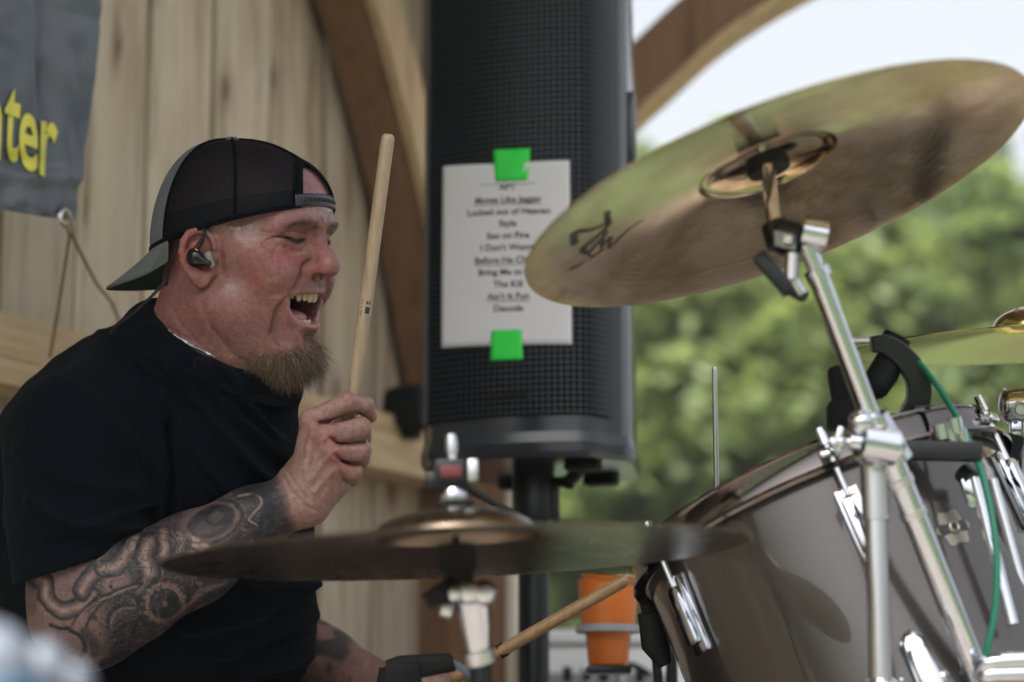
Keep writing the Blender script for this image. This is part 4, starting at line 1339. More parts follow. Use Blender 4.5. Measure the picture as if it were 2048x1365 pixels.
    q = pl(sp([(1500, 120), (1610, 100), (1660, 170), (1600, 260), (1580, 290), (1640, 340), (1590, 440), (1560, 470)])); add(soft(q, 22, 8), 0.85); w = soft(q, 8, 6); add(w, 0.06); hi_ = np.maximum(hi_, w)
    add(soft(pl(sp([(1560, 50), (1680, 90), (1720, 190), (1700, 300), (1640, 420)])), 44, 10), 0.92)
    fr = 0.5 + 0.5 * np.sin(Y * 0.30 + X * 0.08)
    band_ = pl(sp([(1690, 40), (1760, 140), (1765, 270), (1700, 400)]))
    add(soft(band_, 44, 12) * (0.25 + 0.75 * fr) * 0.9, 0.8)
    band_ = pl([(1790, 150), (1800, 250), (1790, 340)]); add(soft(band_, 16, 10) * (fr > 0.4), 0.7)
    add(soft(el(1870, 290, 34, 50, 0), 0, 12), 0.85); add(soft(pl([(1800, 370), (1880, 330)]), 10, 8), 0.7)
    for (cx, cy) in ((1190, 430), (1190, 470), (1255, 470), (1230, 500), (1160, 520)):
        w = soft(el(cx, cy, 34, 18, 0.2), 0, 6); add(w, 0.03); hi_ = np.maximum(hi_, w)
    for k in range(5):
        add(soft(pl(sp([(1050 + 22 * k, 560 - 8 * k), (1040 + 26 * k, 500), (1070 + 24 * k, 430)])), 5, 5), 0.85)
    # bare wrist and hand
    end = sstep(X - 0.35 * (Y - 200), 1790, 1880)
    ink = ink * (1 - end); hi_ *= (1 - end)
    return np.clip(ink, 0, 1), hi_, lav * (1 - end)

ink, hl_, lv_ = tat_ink(au, avv)
near = sstep(-an_[:, 1], -0.35, 0.1)
ink = ink * near + (1 - near) * 0.5 * (au < 560)
ink *= 1 + 0.18 * vnoise(av, 260, 21)
sk = np.tile(np.array([0.190, 0.125, 0.110]), (len(av), 1))
hand_w = sstep(au, 560, 620)
nzv = vnoise(av, 60, 22) * 0.5 + vnoise(av, 160, 23) * 0.4
sk = sk * (1 - hand_w[:, None]) + np.array([0.235, 0.140, 0.118]) * hand_w[:, None]
sk *= (1 + 0.12 * nzv)[:, None]
for mc, wgt in zip(MC, (0.35, 0.85, 0.6, 0.5)):
    w = wgt * np.exp(-(((av - (mc + np.array([0.002, -0.008, 0.0]))) / np.array([0.013, 0.02, 0.011])) ** 2).sum(1))
    sk = sk * (1 - w[:, None]) + np.array([0.27, 0.085, 0.075]) * w[:, None]
for q, r in ((FING[0][0][3], 0.012), (FING[0][0][1], 0.010), (FING[1][0][1], 0.008), (FING[2][0][1], 0.008), (FING[3][0][1], 0.009)):
    w = 0.45 * np.exp(-(((av - q) / r) ** 2).sum(1))
    sk = sk * (1 - w[:, None]) + np.array([0.27, 0.10, 0.09]) * w[:, None]
sk = sk * (1 - 0.5 * lv_[:, None]) + np.array([0.155, 0.095, 0.105]) * 0.5 * lv_[:, None]
sk = sk * (1 - 0.8 * hl_[:, None]) + np.array([0.30, 0.235, 0.19]) * 0.8 * hl_[:, None]
inkc = np.array([0.005, 0.011, 0.017])
ink = np.clip(np.clip(ink, 0, 1) ** 0.45 * 1.02, 0, 0.985)
ac = sk * (1 - ink[:, None]) + inkc * ink[:, None]
# veins
for pts in ([(604, 962), (622, 925), (634, 890), (640, 868)], [(612, 985), (636, 950), (652, 915)], [(622, 925), (640, 915), (655, 892)], [(628, 998), (650, 965), (664, 948)]):
    b_ = np.full(len(av), 1e3)
    for p0_, p1_ in zip(pts[:-1], pts[1:]):
        p0_ = np.array(p0_, float); ab = np.array(p1_, float) - p0_
        t_ = np.clip(((au - p0_[0]) * ab[0] + (avv - p0_[1]) * ab[1]) / (ab @ ab), 0, 1)
        b_ = np.minimum(b_, np.hypot(au - p0_[0] - t_ * ab[0], avv - p0_[1] - t_ * ab[1]))
    w = (0.40 * np.exp(-(b_ / 4.5) ** 2) * near)[:, None]
    ac = ac * (1 - w) + np.array([0.135, 0.098, 0.100]) * w
wv = np.zeros((len(av), 3)); wv[:, 0] = 0.05; wv[:, 1] = 0.15 * hand_w; wv[:, 2] = 1 - hand_w
BODY.append((C2W(av), af, ac, wv))
# nail of the index finger
M['nail'] = mat('fingernail', (0.36, 0.22, 0.19), 0.25, coat=0.3)
nv_, nf_ = sdf_mesh(lambda p: ell(p, hp(746.5, 836, -0.0135), (0.0042, 0.0050, 0.0066)), hp(730, 850, 0.01) - 0.006, hp(760, 822, -0.03) + 0.006, 0.0011) if False else (None, None)
nc = hp(744.5, 834, -0.0125)
nb2 = MB(); nb2.ball(C2W(nc), 0.0062, 16, (0.55, 0.85, 1.0)); nb2.build('fingernail', M['nail'], person)

# ---------------- far arm: forearm and hand low in the frame
FA = Cc(470, 1200, 3.10); FB = Cc(650, 1330, 3.02); FC = Cc(790, 1392, 2.94)
def far_arm(p):
    d = chain(p, [FA, FB, FC], [0.050, 0.042, 0.030], 0.02)
    h = ell(p, Cc(850, 1404, 2.91), (0.042, 0.030, 0.030))
    for k in range(4):
        b0 = Cc(862 + 4 * k, 1385 + 14 * k, 2.90 + 0.012 * k)
        h = smin(h, chain(p, [b0, b0 + np.array([0.032, -0.004, 0.006]), b0 + np.array([0.036, 0.012, -0.014]), b0 + np.array([0.016, 0.018, -0.022])], [0.0118, 0.0105, 0.0098, 0.009]), 0.004)
    h = smin(h, chain(p, [Cc(815, 1390, 2.885), Cc(850, 1372, 2.865), Cc(888, 1362, 2.865)], [0.016, 0.0125, 0.0095]), 0.008)
    return smin(d, h, 0.018)
lo = Cc(440, 1460, 3.0); hi = Cc(950, 1150, 3.0)
fv, ff_ = sdf_mesh(far_arm, (lo[0], 2.80, lo[2]), (hi[0], 3.18, hi[2]), 0.0024)
fu, fvv = pix(fv)
fk = np.tile(np.array([0.20, 0.115, 0.098]), (len(fv), 1)) * (1 + 0.15 * vnoise(fv, 70, 31))[:, None]
fi = sstep(vnoise(fv, 42, 32) + 0.5 * vnoise(fv, 90, 33), -0.15, 0.35) * (1 - sstep(fu, 690, 715)) * 0.85
fk = fk * (1 - fi[:, None]) + inkc * fi[:, None]
fw = np.zeros((len(fv), 3)); fw[:, 0] = 0.2
BODY.append((C2W(fv), ff_, fk, fw))

# ---------------- shirt
COL_C = np.array([-0.035, 0, 0])
def collar_pt(a, r=0.0):
    x = -0.035 + (0.083 + r) * math.cos(a); y = (0.081 + r) * math.sin(a)
    return np.array([x, y, -0.103 - 0.50 * (x + 0.035)])
ncl = 40
COLL = W2C(H2W(np.array([collar_pt(2 * math.pi * i / ncl) for i in range(ncl + 1)])))
NK0, NK1 = W2C(H2W(np.array([[-0.028, 0, -0.01]])))[0], W2C(H2W(np.array([[-0.050, 0, -0.25]])))[0]
SH = Cc(150, 886, 2.735)
def shirt_fn(p):
    d = ell(p, Cc(300, 945, 2.93), (0.170, 0.190, 0.183))
    d = smin(d, ell(p, Cc(318, 1210, 2.93), (0.192, 0.185, 0.215)), 0.08)
    d = smin(d, ell(p, Cc(200, 1010, 2.98), (0.15, 0.20, 0.16)), 0.06)
    d = smin(d, ell(p, Cc(445, 980, 2.86), (0.085, 0.10, 0.12)), 0.07)
    d = smin(d, ell(p, Cc(435, 870, 2.835), (0.085, 0.10, 0.085)), 0.05)
    d = smin(d, cap(p, Cc(360, 730, 2.86), SH, 0.058, 0.071), 0.06)
    d = smin(d, cap(p, Cc(380, 740, 2.90), Cc(430, 850, 3.14), 0.060, 0.075), 0.06)
    d = smin(d, chain(p, COLL[::3], [0.011] * len(COLL[::3]), 0.01), 0.05)
    d = smin(d, cap(p, SH, Cc(150, 1010, 2.725), 0.073, 0.076), 0.04)
    d = smin(d, cap(p, Cc(430, 850, 3.14), Cc(480, 1080, 3.14), 0.075, 0.07), 0.04)
    sl = cap(p, Cc(150, 930, 2.733), Cc(160, 1240, 2.715), 0.076, 0.0735)
    # hem of the near sleeve
    u, v = pix(p)
    hem = (v - (1160 - 0.30 * (u - 70) - 0.0001 * (u - 70) ** 2)) / 1790.0
    sl = smax(sl, hem, 0.004)
    d = smin(d, sl, 0.012)
    # arm and neck openings
    d = sub(d, np.maximum(cap(p, ELB, Cc(128, 900, 2.735), 0.066, 0.068), -(v - 1070) / 1790.0), 0.003)
    d = sub(d, cap(p, NK0, NK1 * 0.40 + NK0 * 0.60, 0.0735, 0.072), 0.006)
    return d
lo = Cc(-190, 1560, 2.95); hi = Cc(690, 600, 2.95)
sv, sf = sdf_mesh(shirt_fn, (lo[0], 2.60, lo[2]), (hi[0], 3.27, hi[2]), 0.0036)
sn = vnormals(sv, sf)
su, svv = pix(sv)
def fold_disp(u, v):
    out = np.zeros(len(u))
    F = [([(350, 735), (420, 830), (500, 930), (575, 990)], 13, 0.0045), ([(400, 730), (470, 830), (545, 900), (600, 960)], 11, 0.004), ([(330, 790), (390, 900), (460, 990), (520, 1030)], 12, 0.0035), ([(455, 745), (510, 830), (570, 890)], 9, 0.003),
         ([(335, 850), (345, 960), (330, 1075)], 9, -0.006), ([(318, 800), (322, 900), (318, 1080)], 14, 0.003),
         ([(60, 1000), (150, 1050), (280, 1060)], 12, 0.0035), ([(40, 900), (140, 960), (270, 980)], 14, 0.002), ([(110, 760), (190, 800), (260, 900)], 14, 0.002),
         ([(640, 1130), (600, 1180), (500, 1230), (380, 1260)], 13, 0.006), ([(650, 1210), (600, 1250), (500, 1290), (420, 1310)], 12, 0.006), ([(650, 1165), (610, 1200), (540, 1225)], 8, -0.004), ([(655, 1290), (580, 1330), (480, 1350)], 12, 0.005), ([(640, 1250), (570, 1275), (480, 1300)], 9, -0.004),
         ([(560, 1060), (600, 1100), (640, 1120)], 10, 0.004), ([(480, 1150), (560, 1170), (640, 1165)], 11, 0.004),
         ([(170, 640), (240, 690), (330, 720)], 9, 0.002), ([(200, 690), (300, 740), (380, 800)], 10, 0.002)]
    F += [([(70, 1140), (190, 1090), (345, 1046)], 2.6, -0.0011), ([(215, 668), (285, 760), (322, 880), (332, 1000), (322, 1075)], 3.2, -0.0012), ([(300, 640), (255, 655), (215, 668)], 3, -0.0010), ([(90, 1080), (180, 1050), (300, 1010)], 8, 0.0022), ([(250, 860), (300, 940), (318, 1030)], 7, 0.0022), ([(350, 900), (380, 980), (400, 1050)], 8, 0.0022), ([(420, 980), (470, 1030), (520, 1050)], 7, 0.002), ([(500, 800), (540, 870), (585, 930)], 6, 0.0018), ([(240, 720), (300, 790), (330, 850)], 7, 0.0016)]
    for pts, r, a in F:
        pts = spline([(x, y, 0) for x, y in pts], 18)[:, :2]
        b = np.full(len(u), 1e4)
        for p0_, p1_ in zip(pts[:-1], pts[1:]):
            ab = p1_ - p0_
            t = np.clip(((u - p0_[0]) * ab[0] + (v - p0_[1]) * ab[1]) / (ab @ ab), 0, 1)
            b = np.minimum(b, np.hypot(u - p0_[0] - t * ab[0], v - p0_[1] - t * ab[1]))
        out += a * np.exp(-(b / r) ** 2)
    return out
front_ = sstep(-sn[:, 1], -0.2, 0.5)
st = np.stack([sv[:, 0] * 0.55 + sv[:, 2] * 0.65, sv[:, 1] * 0.5, sv[:, 2] * 0.25 - sv[:, 0] * 0.2], 1)
disp = 2.9 * fold_disp(su, svv) * front_ + 0.0030 * vnoise(st, 26, 41) + 0.0012 * vnoise(sv, 60, 42)
sv = sv + sn * disp[:, None]
M['shirt'] = fabric('black_cotton', (0.0026, 0.0042, 0.0068), 0.95, 1400, 0.5, 0.04)
_n = N(M['shirt']); _lv = _n.coord('Object'); _lint = _n.ramp(_n.noise(_lv, 420, 2, 0.8), [(0.72, (0, 0, 0)), (0.78, (1, 1, 1))]); _old = _n.bs.inputs['Base Color'].links[0].from_socket; _n.base(_n.mix(_n.math('MULTIPLY', _lint, 0.35), _old, (0.05, 0.055, 0.06))); _set(_n.bs, 'Sheen Weight', 0.015); _set(_n.bs, 'Sheen Roughness', 0.5)
shirt = np_mesh('shirt', C2W(sv), sf, M['shirt'], person)
# ribbed collar
cp = [H2W(np.array([collar_pt(2 * math.pi * i / 120, 0.0015)]))[0] for i in range(121)]
mbc = MB(); vs_ = []; fs_ = []
for i in range(121):
    a = 2 * math.pi * i / 120
    for (r, dz) in ((-0.004, 0.004), (-0.001, 0.0075), (0.003, 0.0060), (0.009, -0.004), (0.013, -0.013), (0.006, -0.016)):
        q = collar_pt(a, r); q[2] += dz + 0.001 * math.sin(5 * a)
        vs_.append(H2W(q[None])[0])
for i in range(120):
    for j in range(6):
        j2 = (j + 1) % 6
        fs_.append((i * 6 + j, i * 6 + j2, (i + 1) * 6 + j2, (i + 1) * 6 + j))
mbc.add(vs_, fs_).build('collar', M['shirt'], shirt, angle=80)
# necklace: twisted silver rope round the neck
M['silver'] = mat('silver_chain', (0.6, 0.6, 0.6), 0.22, metal=1.0)
npth = [H2W((collar_pt(2 * math.pi * i / 260, -0.0065) + np.array([0, 0, 0.0150]))[None])[0] for i in range(261)]
braid(npth, 0.0011, 0.00115, 120, 5).build('necklace', M['silver'], person)
# trousers and lap, below the frame
M['denim'] = fabric('dark_trousers', (0.012, 0.014, 0.02))
def legs(p):
    d = None
    hipz = 0.60
    for (h0, k0_, f0) in (((-0.36, 2.84, 0.53), (0.04, 2.66, 0.53), (0.06, 2.62, 0.10)), ((-0.36, 3.06, 0.53), (0.06, 3.14, 0.53), (0.08, 3.18, 0.10))):
        e = chain(p, [h0, k0_, f0], [0.105, 0.082, 0.055], 0.03)
        d = e if d is None else smin(d, e, 0.05)
    return smin(d, ell(p, (-0.40, 2.95, 0.55), (0.16, 0.19, 0.10)), 0.06)
lv, lf = sdf_mesh(legs, (-0.62, 2.5, 0.02), (0.22, 3.32, 0.80), 0.009)
np_mesh('trousers', lv, lf, M['denim'], person)
for fy, fx in ((2.62, 0.10), (3.18, 0.12)):
    bv, bf = sdf_mesh(lambda p: np.maximum(smin(cap(p, (fx - 0.06, fy, 0.06), (fx + 0.12, fy, 0.045), 0.045, 0.038), cap(p, (fx - 0.04, fy, 0.06), (fx - 0.04, fy, 0.12), 0.044), 0.03), -(p[:, 2] - 0.002)), (fx - 0.15, fy - 0.08, -0.02), (fx + 0.2, fy + 0.08, 0.2), 0.006)
    np_mesh('shoe', bv, bf, M['matt_black'], person)
th = empty('drum_throne', (-0.42, 2.95, 0.0), 'round black padded drum stool under the seated drummer', 'stool')
MB().lathe((-0.42, 2.95, 0.42), (0, 0, 1), [(0.001, 0), (0.17, 0), (0.185, 0.03), (0.18, 0.075), (0.15, 0.095), (0.001, 0.098)], 40).build('seat', M['matt_black'], th)
MB().tube([(-0.42, 2.95, 0.15), (-0.42, 2.95, 0.43)], 0.014).build('column', M['matt_black'], th)
for k in range(3):
    a = 2.1 * k + 0.4
    MB().tube([(-0.42, 2.95, 0.28), (-0.42 + 0.26 * math.cos(a), 2.95 + 0.26 * math.sin(a), 0.012)], 0.010).build('leg', M['matt_black'], th)

# ---------------- beard, brows, lashes
hn = vnormals(hv, hf)
def hair_mat(name, stops, rough=0.45):
    m = mat(name, (0.1, 0.07, 0.04), rough, spec=0.4); n = N(m)
    hi2 = n.n('HairInfo')
    c = n.ramp(hi2.outputs['Random'], stops)
    n.base(c)
    return m
M['beard'] = hair_mat('beard_hair', [(0.0, (0.020, 0.014, 0.009)), (0.4, (0.060, 0.037, 0.020)), (0.74, (0.15, 0.093, 0.048)), (0.92, (0.28, 0.20, 0.12)), (1.0, (0.46, 0.43, 0.39))])
M['brow'] = hair_mat('brow_hair', [(0.0, (0.024, 0.019, 0.015)), (1.0, (0.11, 0.085, 0.065))])
def strands(name, mask_w, count, dir_fn, length, mt, r0, r1, jit=0.25, curl=0.3, seed=1):
    r = np.random.default_rng(seed)
    w = mask_w / mask_w.sum()
    idx = r.choice(len(hv), count, p=w)
    root = hv[idx] + r.normal(0, 0.0006, (count, 3)) - hn[idx] * 0.0006
    dd = dir_fn(hv[idx], hn[idx]); dd = dd + r.normal(0, jit, dd.shape); dd /= np.linalg.norm(dd, axis=1)[:, None]
    L = length(hv[idx]) * r.uniform(0.55, 1.15, count)
    mid = root + dd * (L * 0.5)[:, None] + hn[idx] * (L * 0.10)[:, None]
    d2 = dd + np.array([0, 0, -curl]) + r.normal(0, jit, dd.shape) * 0.9; d2 /= np.linalg.norm(d2, axis=1)[:, None]
    tip = mid + d2 * (L * 0.5)[:, None]
    return hair(name, H2W(root), H2W(mid), H2W(tip), mt, person, r0, r1)
ay = np.abs(hv[:, 1])
zlim = -0.0815 - 0.013 * sstep(ay, 0.008, 0.02) - 0.006 * sstep(ay, 0.02, 0.04) - 0.010 * sstep(-hv[:, 0], -0.045, -0.02)
bm_ = sstep(zlim - hv[:, 2], -0.003, 0.006) * sstep(hv[:, 0], 0.008, 0.034) * (hv[:, 2] > -0.14) * sstep(0.055 - ay, 0, 0.008) * (hv[:, 0] > 0.0) * (0.35 + 0.65 * sstep(hv[:, 0], 0.02, 0.045))
bm_ = bm_ * (1 - 0.8 * (hn[:, 2] > 0.6))
def bdir(p, n_): return n_ * 0.36 + np.array([0.02, 0, -0.80])
strands('beard', bm_, 4200, bdir, lambda p: 0.008 + 0.011 * sstep(p[:, 0], 0.03, 0.075), M['beard'], 0.00012, 0.00004, 0.34, 0.25, 3)
strands('beard', bm_, 1100, lambda p, n_: n_ * 0.55 + np.array([0.08, 0, -0.65]), lambda p: 0.014 + 0.012 * sstep(p[:, 0], 0.03, 0.075), M['beard'], 0.00011, 0.00003, 0.40, 0.5, 4)
zb_ = np.interp(ay, [0.010, 0.022, 0.036, 0.055], [0.0385, 0.0410, 0.0415, 0.0350])
br_ = np.exp(-((hv[:, 2] - zb_) / 0.0028) ** 2) * sstep(ay, 0.009, 0.014) * sstep(0.056 - ay, 0, 0.012) * (hv[:, 0] > 0.06) * (hn[:, 0] > 0.0)
stub_ = np.clip(sstep(-0.074 - 0.010 * sstep(ay, 0.0, 0.03) - hv[:, 2], -0.004, 0.010) * sstep(hv[:, 0], 0.0, 0.03) * (hv[:, 2] > -0.14) * (hn[:, 2] < 0.7) + 0.8 * np.exp(-((hv[:, 2] + 0.027) / 0.006) ** 2) * (hv[:, 0] > 0.07) * (ay < 0.034), 0, 1) * (mouth2d(hv) > 0.005)
strands('stubble', stub_, 3200, lambda p, n_: n_ * 0.6 + np.array([0.05, 0, -0.6]), lambda p: 0.0026 + 0.0025 * sstep(-p[:, 2], 0.075, 0.1), M['beard'], 0.00010, 0.00004, 0.3, 0.2, 9)
strands('eyebrow', br_, 1500, lambda p, n_: n_ * 0.28 + np.stack([-0.35 + 0 * p[:, 0], np.sign(p[:, 1]) * 0.85, 0.22 - 6 * (np.abs(p[:, 1]) - 0.02)], 1), lambda p: 0.0055 + 0 * p[:, 0], M['brow'], 0.00010, 0.00003, 0.14, 0.1, 5)
zl_ = np.interp(ay, [0.0175, 0.025, 0.034, 0.045], [0.0235, 0.0218, 0.0218, 0.0245])
la_ = (np.abs(hv[:, 2] - zl_) < 0.0012) * (ay > 0.018) * (ay < 0.048) * (hv[:, 0] > 0.06) * 1.0
strands('eyelashes', la_, 320, lambda p, n_: n_ * 0.8 + np.stack([0.2 + 0 * p[:, 0], np.sign(p[:, 1]) * 0.2, -0.45 + 0 * p[:, 0]], 1), lambda p: 0.0065 + 0 * p[:, 0], M['brow'], 0.00011, 0.00003, 0.15, -0.3, 6)

# ---------------- drumsticks
def stick_mat(name, a, b):
    m = mat(name, a, 0.42, coat=0.25, coat_rough=0.25); n = N(m)
    v = n.coord('Object', (1, 1, 1))
    g = n.noise(n.coord('Object', (160, 160, 9)), 1.0, 5, 0.6)
    s_ = n.noise(v, 60, 3)
    n.base(n.mix(n.math('MULTIPLY', s_, 0.35), n.ramp(g, [(0.3, b), (0.65, a)]), b))
    n.bump(n.noise(v, 500, 3), 0.3, 0.0006)
    return m
M['maple'] = stick_mat('stick_maple', (0.37, 0.285, 0.195), (0.25, 0.18, 0.115))
M['hickory'] = stick_mat('stick_hickory', (0.34, 0.21, 0.10), (0.20, 0.115, 0.05))
M['ink'] = mat('printed_ink', (0.012, 0.014, 0.02), 0.5)
M['stick_end'] = mat('stick_end_grain', (0.30, 0.16, 0.085), 0.6)
def make_stick(A, B, name, mt, label, prof=None):
    """A butt end, B tip end"""
    A = np.asarray(A); B = np.asarray(B)
    o = empty(name, A, label, 'drumstick', 'drumsticks in the drummer\'s hands')
    ax = (B - A); L = np.linalg.norm(ax); ax /= L
    R0 = 0.0076
    pr = [(0.0045, 0.0006), (0.0062, 0.0018), (R0 * 0.97, 0.005), (R0, 0.010), (R0, L * 0.62), (R0 * 0.86, L * 0.80), (R0 * 0.50, L * 0.945), (R0 * 0.36, L * 0.955), (R0 * 0.52, L * 0.965), (R0 * 0.62, L * 0.98), (R0 * 0.45, L * 0.996), (0.0001, L)]
    MB().lathe(A, ax, pr, 28).build('shaft', mt, o)
    MB().lathe(A, ax, [(0.0001, 0.0), (0.0045, 0.0004), (0.00455, 0.0009), (0.0001, 0.0012)], 20).build('butt_end', M['stick_end'], o)
    return o, A, ax, L
sa, sb = C2W(STK_A), C2W(STK_B)
dirv = (sb - sa) / np.linalg.norm(sb - sa)
so, sA, sax, sL = make_stick(sa, sa + dirv * 0.40, 'drumstick', M['maple'], 'pale maple drumstick held upright in the raised fist')
# ---- join body shells into one mesh
vv = []; ff = []; cc = []; ww = []; n0 = 0
for v, f, c, w in BODY:
    vv.append(v); ff.append(f + n0); cc.append(c); ww.append(w); n0 += len(v)
np_mesh('body', np.concatenate(vv), np.concatenate(ff), M['skin'], person, colors={'tone': np.concatenate(cc), 'wet': np.concatenate(ww)})
# ================================================================== metal, drum and plastic materials
M['chrome'] = mat('chrome', (0.56, 0.585, 0.63), 0.05, metal=1.0)
_n = N(M['chrome']); _n.bump(_n.noise(_n.coord('Object'), 220, 3), 0.06, 0.001)
M['steel'] = mat('brushed_steel', (0.55, 0.56, 0.58), 0.28, metal=1.0)
M['black_metal'] = mat('black_metal', (0.006, 0.008, 0.011), 0.36, spec=0.4)
M['rubber'] = mat('black_rubber', (0.006, 0.007, 0.009), 0.7, spec=0.25)
M['felt'] = mat('black_felt', (0.01, 0.01, 0.011), 0.95)
M['red_plastic'] = mat('red_plastic', (0.13, 0.014, 0.018), 0.45)
def cymbal_mat(name, a, b, rough=0.16, dirty=0.5):
    m = mat(name, a, rough, metal=1.0); n = N(m)
    v = n.coord('Object')
    st = n.noise(v, 6, 5, 0.65, 1.2); st2 = n.noise(v, 34, 4, 0.6)
    sm_ = n.math('MULTIPLY', n.ramp(n.math('ADD', n.math('MULTIPLY', st, 0.7), n.math('MULTIPLY', st2, 0.3)), [(0.44, (0, 0, 0)), (0.62, (1, 1, 1))]), dirty)
    n.base(n.mix(sm_, a, b))
    ln = n.n('VectorMath', operation='LENGTH'); n.l(v, ln.inputs[0])
    cmb = n.n('CombineXYZ'); n.l(n.math('MULTIPLY', ln.outputs['Value'], 1.0), cmb.inputs[0])
    ring = n.noise(cmb.outputs[0], 620, 3, 0.7)
    ham = n.noise(v, 48, 2)
    n.bump(n.math('ADD', n.math('MULTIPLY', ring, 0.8), n.math('MULTIPLY', ham, 1.3)), 0.13, 0.0012)
    n.rough(n.math('ADD', rough, n.math('MULTIPLY', sm_, 0.08)))
    if 'Anisotropic' in n.bs.inputs: n.bs.inputs['Anisotropic'].default_value = 0.0
    return m
M['bronze'] = cymbal_mat('bronze_polished', (0.60, 0.48, 0.33), (0.33, 0.20, 0.10), 0.08, 0.95)
M['bronze_dark'] = cymbal_mat('bronze_dark', (0.20, 0.16, 0.12), (0.12, 0.085, 0.06), 0.27, 0.6)
M['bronze_y'] = cymbal_mat('bronze_yellow', (0.66, 0.56, 0.22), (0.45, 0.33, 0.14), 0.15, 0.5)

def frame_from(ax, ref=None):
    ax = np.array(ax, float); ax /= np.linalg.norm(ax)
    r = np.array([0, 0, 1.0]) if ref is None else np.array(ref, float)
    if abs(ax @ r) > 0.95: r = np.array([1.0, 0, 0])
    e1 = np.cross(r, ax); e1 /= np.linalg.norm(e1)
    return e1, np.cross(ax, e1), ax

def cymbal_prof(R, bell_r, bell_h, rise):
    """top surface profile from centre to rim, then back underneath: (radius, height above rim plane)"""
    top = []
    for t in np.linspace(0, 1, 10):
        a = t * math.pi / 2
        top.append((0.006 + (bell_r - 0.006) * math.sin(a), rise + bell_h * math.cos(a)))
    for t in np.linspace(0.04, 1, 26):
        r = bell_r + (R - bell_r) * t
        top.append((r, rise * (1 - t) ** 1.15))
    bot = [(r, h - 0.0013) for r, h in reversed(top)]
    bot[0] = (R - 0.0002, -0.0011)
    return top + bot

def make_cymbal(name, c, up, R, bell_r, bell_h, rise, mt, label, group='cymbals'):
    """c = centre of rim plane, local origin there so that the lathe lines follow it"""
    e1, e2, ax = frame_from(up)
    mb = MB(); mb.lathe((0, 0, 0), (0, 0, 1), cymbal_prof(R, bell_r, bell_h, rise), 128)
    o = mb.build('plate', mt, None, angle=60)
    em_ = empty(name, c, label, 'cymbal', group)
    Mx = Matrix((e1, e2, ax)).transposed().to_4x4()
    em_.matrix_basis = Matrix.Translation(V(c)) @ Mx
    o.parent = em_
    return em_, Mx

def part(mb, name, mt, parent, **k):
    return mb.build(name, mt, parent, **k)

# ================================================================== crash cymbal seen from below
cc_ = P(1556, 384, 2.36)
# plane: long axis runs up to the right, underside turned to the camera
la = (0.945 * RT + 0.325 * UP)
sa_ = (-0.325 * RT + 0.945 * UP)
tilt = R_(16.4)
cup = sa_ * math.cos(tilt) + FW * math.sin(tilt)          # cymbal's upward axis
CR = 0.2605
crash, CM = make_cymbal('crash_cymbal', cc_, cup, CR, 0.072, 0.026, 0.030, M['bronze'], 'large bronze crash cymbal tilted high over the tom, seen from below')
# hand-drawn logo strokes on the underside
def cym_pt(x, y, lift=0.0006):
    """point on the underside: x along the long axis, y across it (metres from centre)"""
    e = la; f = np.cross(cup, la)
    r = math.hypot(x, y); t = (r - 0.072) / (CR - 0.072)
    h = 0.030 * (1 - min(max(t, 0), 1)) ** 1.15 - 0.0013 - lift
    return cc_ + e * x + f * y + cup * h
def cym_px(u, v):
    d = FW + RT * ((u - 1024.0) / FPX) - UP * ((v - 682.5) / FPX)
    o = cc_ + cup * 0.012
    k = ((o - CAM) @ cup) / (d @ cup)
    q = CAM + d * k - cc_
    f = np.cross(cup, la)
    return q @ la, q @ f
def stroke(pts, w):
    sp_ = spline([(*cym_px(u, v), 0) for u, v in pts], 8 * len(pts))
    vs_, fs_ = [], []
    n_ = len(sp_)
    ws = np.interp(np.linspace(0, 1, n_), np.linspace(0, 1, len(w)), w) if hasattr(w, '__len__') else [w] * n_
    for i in range(n_):
        t_ = sp_[min(i + 1, n_ - 1)] - sp_[max(i - 1, 0)]; t_ = t_ / (np.linalg.norm(t_) + 1e-9)
        nn_ = np.array([-t_[1], t_[0], 0]) * ws[i]
        a = sp_[i] + nn_; b = sp_[i] - nn_
        vs_ += [cym_pt(a[0], a[1]), cym_pt(b[0], b[1])]
    for i in range(n_ - 1): fs_.append((2 * i, 2 * i + 1, 2 * i + 3, 2 * i + 2))
    return vs_, fs_
lg = MB()
for pts, w in (([(1136, 458), (1150, 450), (1180, 452), (1222, 442)], 0.0035), ([(1212, 418), (1214, 440)], 0.0045), ([(1142, 452), (1144, 478)], 0.0055), ([(1222, 444), (1190, 470), (1160, 490), (1172, 500)], 0.0032), ([(1172, 500), (1200, 476), (1212, 462), (1200, 490), (1222, 474), (1216, 494), (1240, 478), (1262, 462), (1290, 450)], [0.003, 0.0022, 0.002, 0.002, 0.0016, 0.0012]), ([(1166, 488), (1180, 506), (1206, 494)], 0.002), ([(1134, 524), (1150, 520), (1168, 512), (1186, 508)], [0.0022, 0.0012, 0.0008])):
    lg.add(*stroke(pts, [x * 0.75 for x in w] if hasattr(w, '__len__') else w * 0.75))
lgo = lg.build('logo', M['ink'], crash, merge=False)
lgo.data.materials[0] = M['ink']

# ================================================================== crash stand: boom arm, tilter, upright
stand = empty('cymbal_stand', P(1748, 1420, 2.42), 'chrome boom stand carrying the tilted crash cymbal', 'cymbal stand', 'cymbal stands')
j_t = P(1592, 500, 2.30)                # tilter joint
j_b = P(1762, 884, 2.33)                # boom clamp
